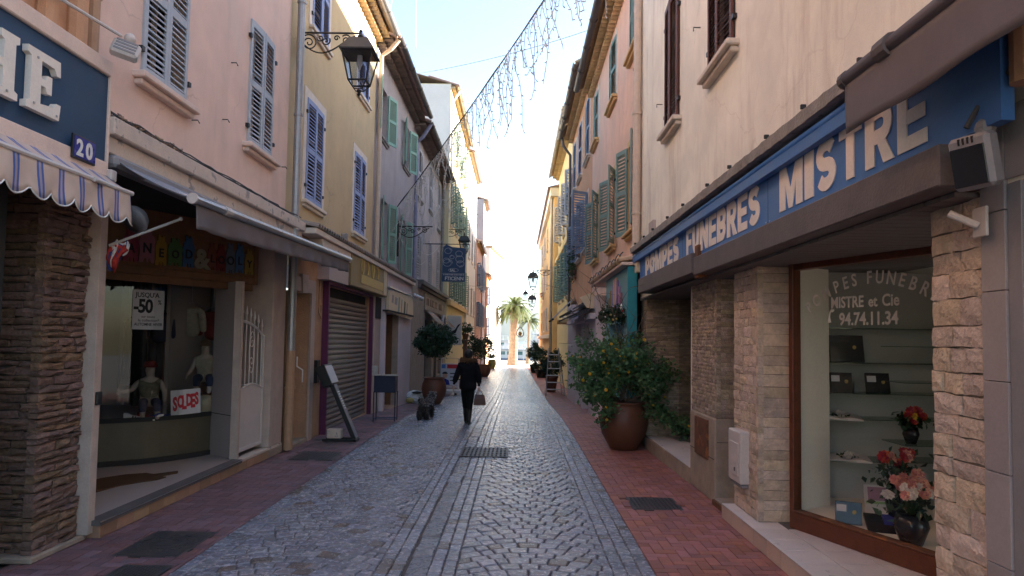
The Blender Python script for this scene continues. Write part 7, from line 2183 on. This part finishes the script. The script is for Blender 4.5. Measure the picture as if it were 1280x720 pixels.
b = MB(); b.tube([(-3.1, 60, 5.2), (.28, 60, 4.9), (2.2, 60, 5.2)], .015, 4); b.tube([(.28, 60, 4.9), (.28, 60, 3.15)], .012, 4); b.build('suspension_wire', M['bulb_wire'], orn)
an = thing('roof_mast', (-3.5, 18, 10.2), 'thin stayed aerial mast on the roof edge of the ochre house', 'aerial')
b = MB(); b.tube([(-3.5, 17.4, 9.95), (-3.12, 17.4, 13.0)], .012, 5); b.tube([(-2.94, 18.6, 9.9), (-2.97, 18.6, 11.75), (-3.5, 18.2, 13.4)], .010, 5); b.tube([(-3.3, 17.5, 11.5), (-2.97, 18.6, 11.75)], .010, 5); b.tube([(-2.97, 18.6, 11.7), (-3.15, 17.0, 12.2)], .007, 4)
b.build('mast', M['bulb_wire'], an)
tv = thing('television_aerial', (-2.6, 38, 14.8), 'television aerial above the roof of the pale yellow house', 'aerial')
b = MB(); b.tube([(-3.3, 40, 14.6), (-3.3, 40, 16.3)], .02, 5); b.tube([(-3.9, 40, 15.9), (-2.7, 40, 15.85)], .018, 5)
for k in range(6): b.tube([(-3.8 + .2 * k, 39.6, 15.88), (-3.8 + .2 * k, 40.4, 15.88)], .012, 4)
b.build('mast', M['bulb_wire'], tv)

# ================================================================== FIGURES
def skin_mesh(name, verts, edges, radii, root, m, parent, sub=2, smooth=True):
    me = bpy.data.meshes.new(name); me.from_pydata(verts, edges, [])
    o = bpy.data.objects.new(name, me); COL.objects.link(o)
    md = o.modifiers.new('s', 'SKIN'); md.use_smooth_shade = True
    for i, r in enumerate(radii):
        r = r if isinstance(r, tuple) else (r, r)
        me.skin_vertices[0].data[i].radius = r
        me.skin_vertices[0].data[i].use_root = (i == root)
    sm = o.modifiers.new('d', 'SUBSURF'); sm.levels = sub; sm.render_levels = sub
    dg = bpy.context.evaluated_depsgraph_get()
    ne = bpy.data.meshes.new_from_object(o.evaluated_get(dg))
    bpy.data.objects.remove(o)
    ne.materials.clear(); ne.materials.append(m)
    ne.polygons.foreach_set('use_smooth', [True] * len(ne.polygons))
    return obj(name, ne, parent)
PX, PY, PZ = -1.06, 15.1, gz(15.1)
def P(x, y, z): return (PX + x, PY + y, PZ + z)
w = thing('person', (PX, PY, PZ), 'person in a black hooded coat with brown fur trim walking away with a bag', 'person')
V = [P(0, 0, .86), P(0, .0, 1.0), P(0, 0, 1.18), P(0, .01, 1.33), P(0, .03, 1.42), P(0, .05, 1.53), P(0, .05, 1.60),
     P(-.075, .01, .80), P(-.06, .10, .46), P(-.05, .22, .10), P(-.045, .30, .06),
     P(.07, 0, .80), P(.05, -.02, .44), P(.035, -.07, .09), P(.04, .06, .03),
     P(-.165, .0, 1.30), P(-.245, .0, 1.06), P(-.32, .04, .86),
     P(.165, 0, 1.30), P(.225, -.01, 1.06), P(.245, .03, .83)]
Ed = [(0, 1), (1, 2), (2, 3), (3, 4), (4, 5), (5, 6), (0, 7), (7, 8), (8, 9), (9, 10), (0, 11), (11, 12), (12, 13), (13, 14), (3, 15), (15, 16), (16, 17), (3, 18), (18, 19), (19, 20)]
Rd = [.12, .11, .125, .11, .05, .085, .07, .105, .075, .04, .035, .105, .075, .04, .035, .055, .042, .03, .055, .042, .03]
skin_mesh('body', V, Ed, Rd, 0, M['legging'], w)
# coat: trunk, skirt and sleeves in one surface
V = [P(0, 0, .70), P(0, 0, .90), P(0, 0, 1.06), P(0, 0, 1.2), P(0, 0, 1.32), P(0, .02, 1.41),
     P(-.17, 0, 1.29), P(-.25, 0, 1.06), P(-.312, .035, .90), P(.17, 0, 1.29), P(.235, -.01, 1.06), P(.245, .02, .88)]
Ed = [(0, 1), (1, 2), (2, 3), (3, 4), (4, 5), (4, 6), (6, 7), (7, 8), (4, 9), (9, 10), (10, 11)]
Rd = [(.225, .18), (.205, .17), (.185, .155), (.19, .15), (.17, .13), (.09, .085), .085, .072, .06, .085, .072, .06]
skin_mesh('coat', V, Ed, Rd, 0, M['coat'], w)
b = MB()
for zq, rq in ((.98, .21), (1.10, .195), (1.22, .2)):
    b.tube([P(rq * 1.02 * math.cos(a_), rq * .84 * math.sin(a_), zq) for a_ in [2 * PI * i / 24 for i in range(25)]], .008, 5)
b.build('quilt_seam', M['coat'], w)
fm = MB(); rr = random.Random(9)
for i in range(900):
    a_ = rr.uniform(0, 2 * PI)
    p = Vector(P(.155 * math.cos(a_) + rr.gauss(0, .012), .11 * math.sin(a_) + .0 + rr.gauss(0, .012), 1.385 + rr.gauss(0, .026) - .03 * math.sin(a_)))
    d = Vector((math.cos(a_) + rr.gauss(0, .4), math.sin(a_) + rr.gauss(0, .4), rr.gauss(.1, .6))).normalized()
    fm.tube([p, p + d * .045], [.007, .001], 3, cap=False)
fc = fm.build('fur_collar', M['fur'], w, fix=False)
b = MB(); b.tube([P(.15 * math.cos(a_), .105 * math.sin(a_), 1.385 - .03 * math.sin(a_)) for a_ in [2 * PI * i / 24 for i in range(25)]], .04, 8); b.build('collar', M['fur'], w, smooth=True)
b = MB(); b.ball(P(0, .03, 1.535), .105, 18, 12, .92, 1.05, 1.08); b.build('hair', M['hair'], w, smooth=True)
# face side, turned away from the camera
b = MB(); b.ball(P(0, .085, 1.52), .078, 14, 10, .9, .8, 1.2); b.prism([(P(0, .15, 1.54)[1], P(0, 0, 1.54)[2]), (P(0, .175, 1.51)[1], P(0, 0, 1.505)[2]), (P(0, .15, 1.50)[1], P(0, 0, 1.495)[2])], 0, PX - .011, PX + .011)
b.build('face', M['skin'], w, smooth=True)
b = MB()
for s_ in (-1, 1): b.ball(P(.03 * s_, .148, 1.545), .012, 8, 6)
b.build('eye', M['letter_w'], w, smooth=True)
b = MB(); b.tube([P(-.025, .146, 1.47), P(0, .152, 1.467), P(.025, .146, 1.47)], .006, 5); b.build('mouth', M['red_cloth'], w)
for sx, wx, wy, wz in ((-1, -.325, .045, .85), (1, .247, .035, .82)):
    V = [P(wx, wy, wz), P(wx + .002 * sx, wy + .005, wz - .05), P(wx, wy + .01, wz - .085)]
    E_ = [(0, 1), (1, 2)]; Rr = [.022, .03, .026]
    for k, (dy, ln) in enumerate(((-.028, .06), (-.010, .07), (.010, .065), (.027, .05))):
        i0 = len(V)
        V += [P(wx + .004 * sx, wy + .012 + dy, wz - .10), P(wx - .004 * sx, wy + .014 + dy, wz - .10 - ln * .55), P(wx - .022 * sx, wy + .014 + dy, wz - .10 - ln)]
        E_ += [(2, i0), (i0, i0 + 1), (i0 + 1, i0 + 2)]; Rr += [.0095, .0085, .007]
    i0 = len(V)
    V += [P(wx - .01 * sx, wy + .038, wz - .055), P(wx - .018 * sx, wy + .052, wz - .09)]
    E_ += [(1, i0), (i0, i0 + 1)]; Rr += [.010, .008]
    skin_mesh('hand', V, E_, Rr, 0, M['skin'], w, 1)
for sx, pts in ((-1, [P(-.058, .11, .42), P(-.053, .17, .25), P(-.05, .225, .09), P(-.047, .25, .045), P(-.045, .34, .035)]), (1, [P(.048, -.022, .42), P(.042, -.045, .25), P(.036, -.07, .085), P(.037, -.055, .045), P(.04, .06, .03)])):
    skin_mesh('boot', pts, [(0, 1), (1, 2), (2, 3), (3, 4)], [.068, .062, .046, .05, .038], 0, M['boot'], w)
    h0 = pts[3]
    b = MB(); b.bbox(h0[0] - .025, h0[0] + .025, h0[1] - .06, h0[1] - .01, PZ + .0 if sx > 0 else PZ + .0, h0[2], .005); b.build('heel', M['boot'], w)
bg_ = thing('handbag', P(.28, .05, .55), 'brown leather handbag hanging from the walking person\'s right hand', 'bag')
b = MB(); vs = [P(x, y, z) for z, sx_, sy_ in ((.42, .125, .06), (.43, .135, .065), (.56, .12, .055), (.655, .10, .03)) for x, y in ((.262 - sx_, .05 - sy_), (.262 + sx_, .05 - sy_), (.262 + sx_, .05 + sy_), (.262 - sx_, .05 + sy_))]
fs = [(0, 1, 2, 3)[::-1], (12, 13, 14, 15)] + [(4 * l + k, 4 * l + (k + 1) % 4, 4 * l + 4 + (k + 1) % 4, 4 * l + 4 + k) for l in range(3) for k in range(4)]
b.add(vs, fs); b.build('bag_body', M['bag'], bg_)
for yy in (.02, .08):
    b = MB(); b.tube([P(.19, yy, .75), P(.215, yy, .80), P(.235, .045, .745 + .0), P(.26, .045, .745), P(.30, yy, .80), P(.36, yy, .75)] if False else [P(.19, yy, .65), P(.205, yy, .71), P(.235, .05, .742), P(.262, .05, .742), P(.305, yy, .71), P(.325, yy, .65)], .009, 5); b.build('strap', M['bag'], bg_)

# shaggy dog, walking away
DX, DY, DZ = -2.13, 16.1, gz(16.1)
def D(x, y, z): return (DX + x, DY + y, DZ + z)
d = thing('dog', (DX, DY, DZ), 'small dark shaggy dog walking up the left side of the street', 'dog')
V = [D(-.02, -.10, .27), D(0, .06, .275), D(.03, .24, .28), D(.06, .34, .37), D(.09, .40, .44), D(.11, .50, .42),
     D(-.07, -.14, .17), D(-.08, -.19, .09), D(-.075, -.17, .02), D(.05, -.13, .17), D(.05, -.17, .09), D(.055, -.12, .02),
     D(-.04, .24, .14), D(-.045, .23, .02), D(.09, .25, .14), D(.095, .30, .02), D(-.03, -.2, .33), D(-.05, -.26, .40)]
Ed = [(0, 1), (1, 2), (2, 3), (3, 4), (4, 5), (0, 6), (6, 7), (7, 8), (0, 9), (9, 10), (10, 11), (2, 12), (12, 13), (2, 14), (14, 15), (0, 16), (16, 17)]
Rd = [.085, .09, .092, .06, .072, .04, .05, .030, .030, .05, .030, .030, .04, .03, .04, .03, .025, .018]
skin_mesh('body', V, Ed, Rd, 0, M['dog'], d)
rr = random.Random(19)
bm_ = bpy.data.objects[[c.name for c in d.children][0]].data
for nm, mt, n_, sel in (('fur', 'dog', 1500, lambda z: True), ('grey_fur', 'dog_grey', 450, lambda z: z > DZ + .27)):
    fm = MB()
    vs = [(v.co.copy(), v.normal.copy()) for v in bm_.vertices if sel(v.co.z)]
    for _ in range(n_):
        p, n_v = rr.choice(vs)
        dd = (n_v * .5 + Vector((rr.gauss(0, .3), rr.gauss(-.2, .3), rr.gauss(-.7, .3)))).normalized()
        fm.tube([p - n_v * .004, p + dd * .02 + n_v * .008, p + dd * (.05 if p.z > DZ + .17 else .028)], [.007, .005, .001], 3, cap=False)
    fm.build(nm, M[mt], d, fix=False)
d.scale = (1.25, 1.25, 1.25)
for s_ in (-1, 1):
    b = MB(); b.prism([(-.02, 0), (.03, .0), (.0, -.08)], 1, -.006, .006); b.xf(T(*D(.09 + .06 * s_, .40, .49)) @ Matrix.Rotation(.5 * s_, 4, 'Y')); b.build('ear', M['dog_grey'], d)
b = MB(); b.ball(D(.115, .545, .42), .016, 8, 6); b.build('nose', M['iron'], d)
b = MB(); b.tube([D(.055 * math.cos(a_) + .055, .33 + .02 * math.sin(a_), .36 + .06 * math.sin(a_)) for a_ in [2 * PI * i / 16 for i in range(17)]], .012, 5); b.build('collar', M['red_cloth'], d)

# shop mannequins in the children's shop
def mannequin(name, x, y, z, sc, label, top, cap, seated, rz, arms):
    t = thing(name, (x, y, z), label, 'mannequin', 'child mannequins in the shop window')
    F = T(x, y, z) @ Matrix.Rotation(rz, 4, 'Z') @ Matrix.Scale(sc, 4)
    def q(a_, b_, c_): return tuple(F @ Vector((a_, b_, c_)))
    hip = .24 if seated else .52
    V = [q(0, 0, hip), q(0, 0, hip + .16), q(0, 0, hip + .32), q(0, 0, hip + .40), q(0, -.01, hip + .50), q(0, -.01, hip + .58)]
    Ed = [(0, 1), (1, 2), (2, 3), (3, 4), (4, 5)]; Rd = [.11, .10, .10, .045, .085, .06]
    for s_ in (-1, 1):
        i0 = len(V)
        if seated: V += [q(.08 * s_, -.06, hip), q(.10 * s_, -.30, hip + .02), q(.10 * s_, -.34, .04), q(.10 * s_, -.42, .03)]
        else: V += [q(.08 * s_, 0, hip - .06), q(.09 * s_, -.02, .28), q(.09 * s_, 0, .05), q(.09 * s_, -.1, .03)]
        Ed += [(0, i0), (i0, i0 + 1), (i0 + 1, i0 + 2), (i0 + 2, i0 + 3)]; Rd += [.075, .055, .038, .03]
        i0 = len(V); e_, h_ = arms[0 if s_ < 0 else 1]
        V += [q(.15 * s_, 0, hip + .32), q(*e_), q(*h_)]
        Ed += [(2, i0), (i0, i0 + 1), (i0 + 1, i0 + 2)]; Rd += [.05, .04, .028]
    sc_r = [r * sc for r in Rd]
    skin_mesh('body', V, Ed, sc_r, 0, M['skin_toned'], t)
    skin_mesh('top', [V[0], V[1], V[2], q(.15, 0, hip + .31), q(-.15, 0, hip + .31)], [(0, 1), (1, 2), (2, 3), (2, 4)], [.135 * sc, .13 * sc, .118 * sc, .07 * sc, .07 * sc], 0, top, t)
    tr = []
    for s_ in (-1, 1):
        if seated: pts = [q(.08 * s_, -.06, hip), q(.10 * s_, -.30, hip + .02), q(.10 * s_, -.34, .10)]
        else: pts = [q(.08 * s_, 0, hip - .04), q(.09 * s_, -.02, .28), q(.09 * s_, 0, .08)]
        skin_mesh('trouser_leg', pts, [(0, 1), (1, 2)], [.085 * sc, .068 * sc, .055 * sc], 0, M['denim'], t)
    b = MB(); b.lathe([(.098, .0), (.10, .03), (.08, .08), (.03, .11), (.002, .115)], (0, -.01, hip + .55), 14); b.xf(F); b.build('hat', cap, t, smooth=True)
    b = MB(); b.ball((0, -.095, hip + .505), .014, 8, 6, .8, 1, 1.4); b.xf(F); b.build('nose', M['skin_toned'], t, smooth=True)
    for s_ in (-1, 1):
        e_, h_ = arms[0 if s_ < 0 else 1]
        fm = MB()
        dv = (Vector(h_) - Vector(e_)).normalized()
        for k in range(5):
            o_ = Vector((0, .0, .018 * (k - 2))) if abs(dv.z) < .7 else Vector((0, .018 * (k - 2), 0))
            fm.tube([Vector(h_) + o_, Vector(h_) + o_ * 1.3 + dv * (.05 - .005 * abs(k - 1.5))], [.010, .007], 5)
        fm.xf(F); fm.build('fingers', M['skin_toned'], t)
    return t
mannequin('mannequin', -5.0, 9.32, .72, .86, 'child mannequin in checked waistcoat and red cap holding out an arm', M['plaid'], M['red_cloth'], True, .55, [((-.27, -.06, .42), (-.42, -.16, .42)), ((.22, -.02, .38), (.22, -.08, .24))])
mannequin('mannequin', -4.55, 9.98, 1.02, .85, 'seated child mannequin in a cream fleece jacket with reddish fur hat', M['jacket'], M['fur'], True, .35, [((-.22, -.08, .36), (-.26, -.18, .30)), ((.25, -.04, .38), (.25, -.16, .36))])
br_ = thing('barrel_stool', (-4.55, 9.98, .7), 'round wooden barrel stool under the seated child mannequin', 'stool')
b = MB(); b.lathe([(.16, 0), (.19, .14), (.18, .28)], (-4.55, 9.96, .706), 18); b.build('barrel', M['cream_sign'], br_, smooth=True)
b = MB(); b.lathe([(.2, 0), (.215, .01), (.215, .03), (.19, .04)], (-4.55, 9.96, .985), 18); b.build('seat', M['terracotta'], br_, smooth=True)
ct_ = thing('hanging_coat', (-5.2, 9.3, 2.0), 'dark coat hanging at the left end of the display window', 'coat')
b = MB(); b.lathe([(.20, 0), (.17, .35), (.15, .7), (.17, .85), (.06, .95)], (-5.32, 9.5, 1.15), 14, 1, .6); b.build('coat_body', M['coat'], ct_, smooth=True)
b = MB(); b.tube([(-5.32, 9.5, 2.1), (-5.32, 9.5, 3.4)], .008, 5); b.build('hanger', M['steel'], ct_)
for x_, y_, zt_, mt_, lb in ((-5.10, 9.72, 2.2, 'denim', 'navy child\'s jacket hanging from a thin cord behind the white poster'), (-4.86, 10.15, 2.3, 'jacket', 'cream child\'s jacket hanging in the middle of the display window'), (-4.62, 10.35, 2.25, 'red_cloth', 'dark red child\'s coat hanging at the right of the display window')):
    g_ = thing('hanging_jacket', (x_, y_, zt_), lb, 'jacket', 'clothes hanging in the shop window')
    V = [(x_, y_, zt_ - .50), (x_, y_, zt_ - .28), (x_, y_, zt_ - .08), (x_ - .15, y_, zt_ - .1), (x_ - .2, y_ - .03, zt_ - .42), (x_ + .15, y_, zt_ - .1), (x_ + .2, y_ - .03, zt_ - .42)]
    skin_mesh('cloth', V, [(0, 1), (1, 2), (2, 3), (3, 4), (2, 5), (5, 6)], [(.16, .08), (.14, .07), (.10, .06), .06, .05, .06, .05], 0, M[mt_], g_)
    b = MB(); b.tube([(x_ - .14, y_, zt_ - .03), (x_, y_, zt_ + .04), (x_ + .14, y_, zt_ - .03)], .008, 5); b.tube([(x_, y_, zt_ + .04), (x_, y_, 3.42)], .004, 4); b.build('hanger', M['steel'], g_)
for i, (x, y, rz, c1, lb) in enumerate(((-5.03, 8.98, .6, 'paper', 'white trainer with three dark stripes on the display floor'), (-4.80, 9.12, -.3, 'flag_blue', 'navy trainer with a pale edge, toe up, beside the red one'), (-4.66, 9.30, .9, 'flag_blue', 'navy trainer leaning beside the SOLDES card'), (-4.9, 9.06, .2, 'red_cloth', 'small red shoe among the navy trainers'))):
    s_ = thing('shoe', (x, y, .76), lb, 'shoe')
    F = T(x, y, .708) @ Matrix.Rotation(rz, 4, 'Z') @ Matrix.Rotation((0, -.55, -.5, 0)[i], 4, 'Y')
    b = MB(); vs = []
    prof = [(-.10, .035, .09), (-.05, .036, .085), (0, .038, .06), (.05, .042, .045), (.10, .036, .035), (.125, .015, .02)]
    for px_, w_, h_ in prof: vs += [F @ Vector((px_, -w_, .02)), F @ Vector((px_, -w_ * .7, .02 + h_ * .8)), F @ Vector((px_, 0, .02 + h_)), F @ Vector((px_, w_ * .7, .02 + h_ * .8)), F @ Vector((px_, w_, .02))]
    fs = [(5 * k + j, 5 * k + j + 1, 5 * k + j + 6, 5 * k + j + 5) for k in range(5) for j in range(4)] + [(0, 1, 2, 3, 4)[::-1], (25, 26, 27, 28, 29)] + [(5 * k, 5 * k + 5, 5 * k + 9, 5 * k + 4) for k in range(5)]
    b.add([tuple(v) for v in vs], fs); b.build('upper', M[c1], s_, smooth=False)
    b = MB(); b.bbox(-.105, .128, -.044, .044, 0, .019, .006, F); b.build('sole', M['letter_w'], s_)
    if i == 0:
        b = MB()
        for k in range(3): b.box(-.02 + .03 * k, -.006 + .03 * k, -.048, .048, .03, .07, F @ Matrix.Rotation(.3, 4, 'Y'))
        b.build('side_stripe', M['ink'], s_)

# ================================================================== sea air
hz = bpy.data.materials.new('sea_haze'); hz.use_nodes = True
t_ = hz.node_tree; t_.nodes.clear()
o_ = t_.nodes.new('ShaderNodeOutputMaterial'); v_ = t_.nodes.new('ShaderNodeVolumePrincipled')
v_.inputs['Color'].default_value = (.86, .92, 1.0, 1)
v_.inputs['Density'].default_value = .00009
v_.inputs['Anisotropy'].default_value = .35
t_.links.new(v_.outputs[0], o_.inputs['Volume'])
b = MB(); b.box(-3600, 3600, -70, 4200, -6, 260)
hb_ = b.build('haze', hz, kind='stuff')
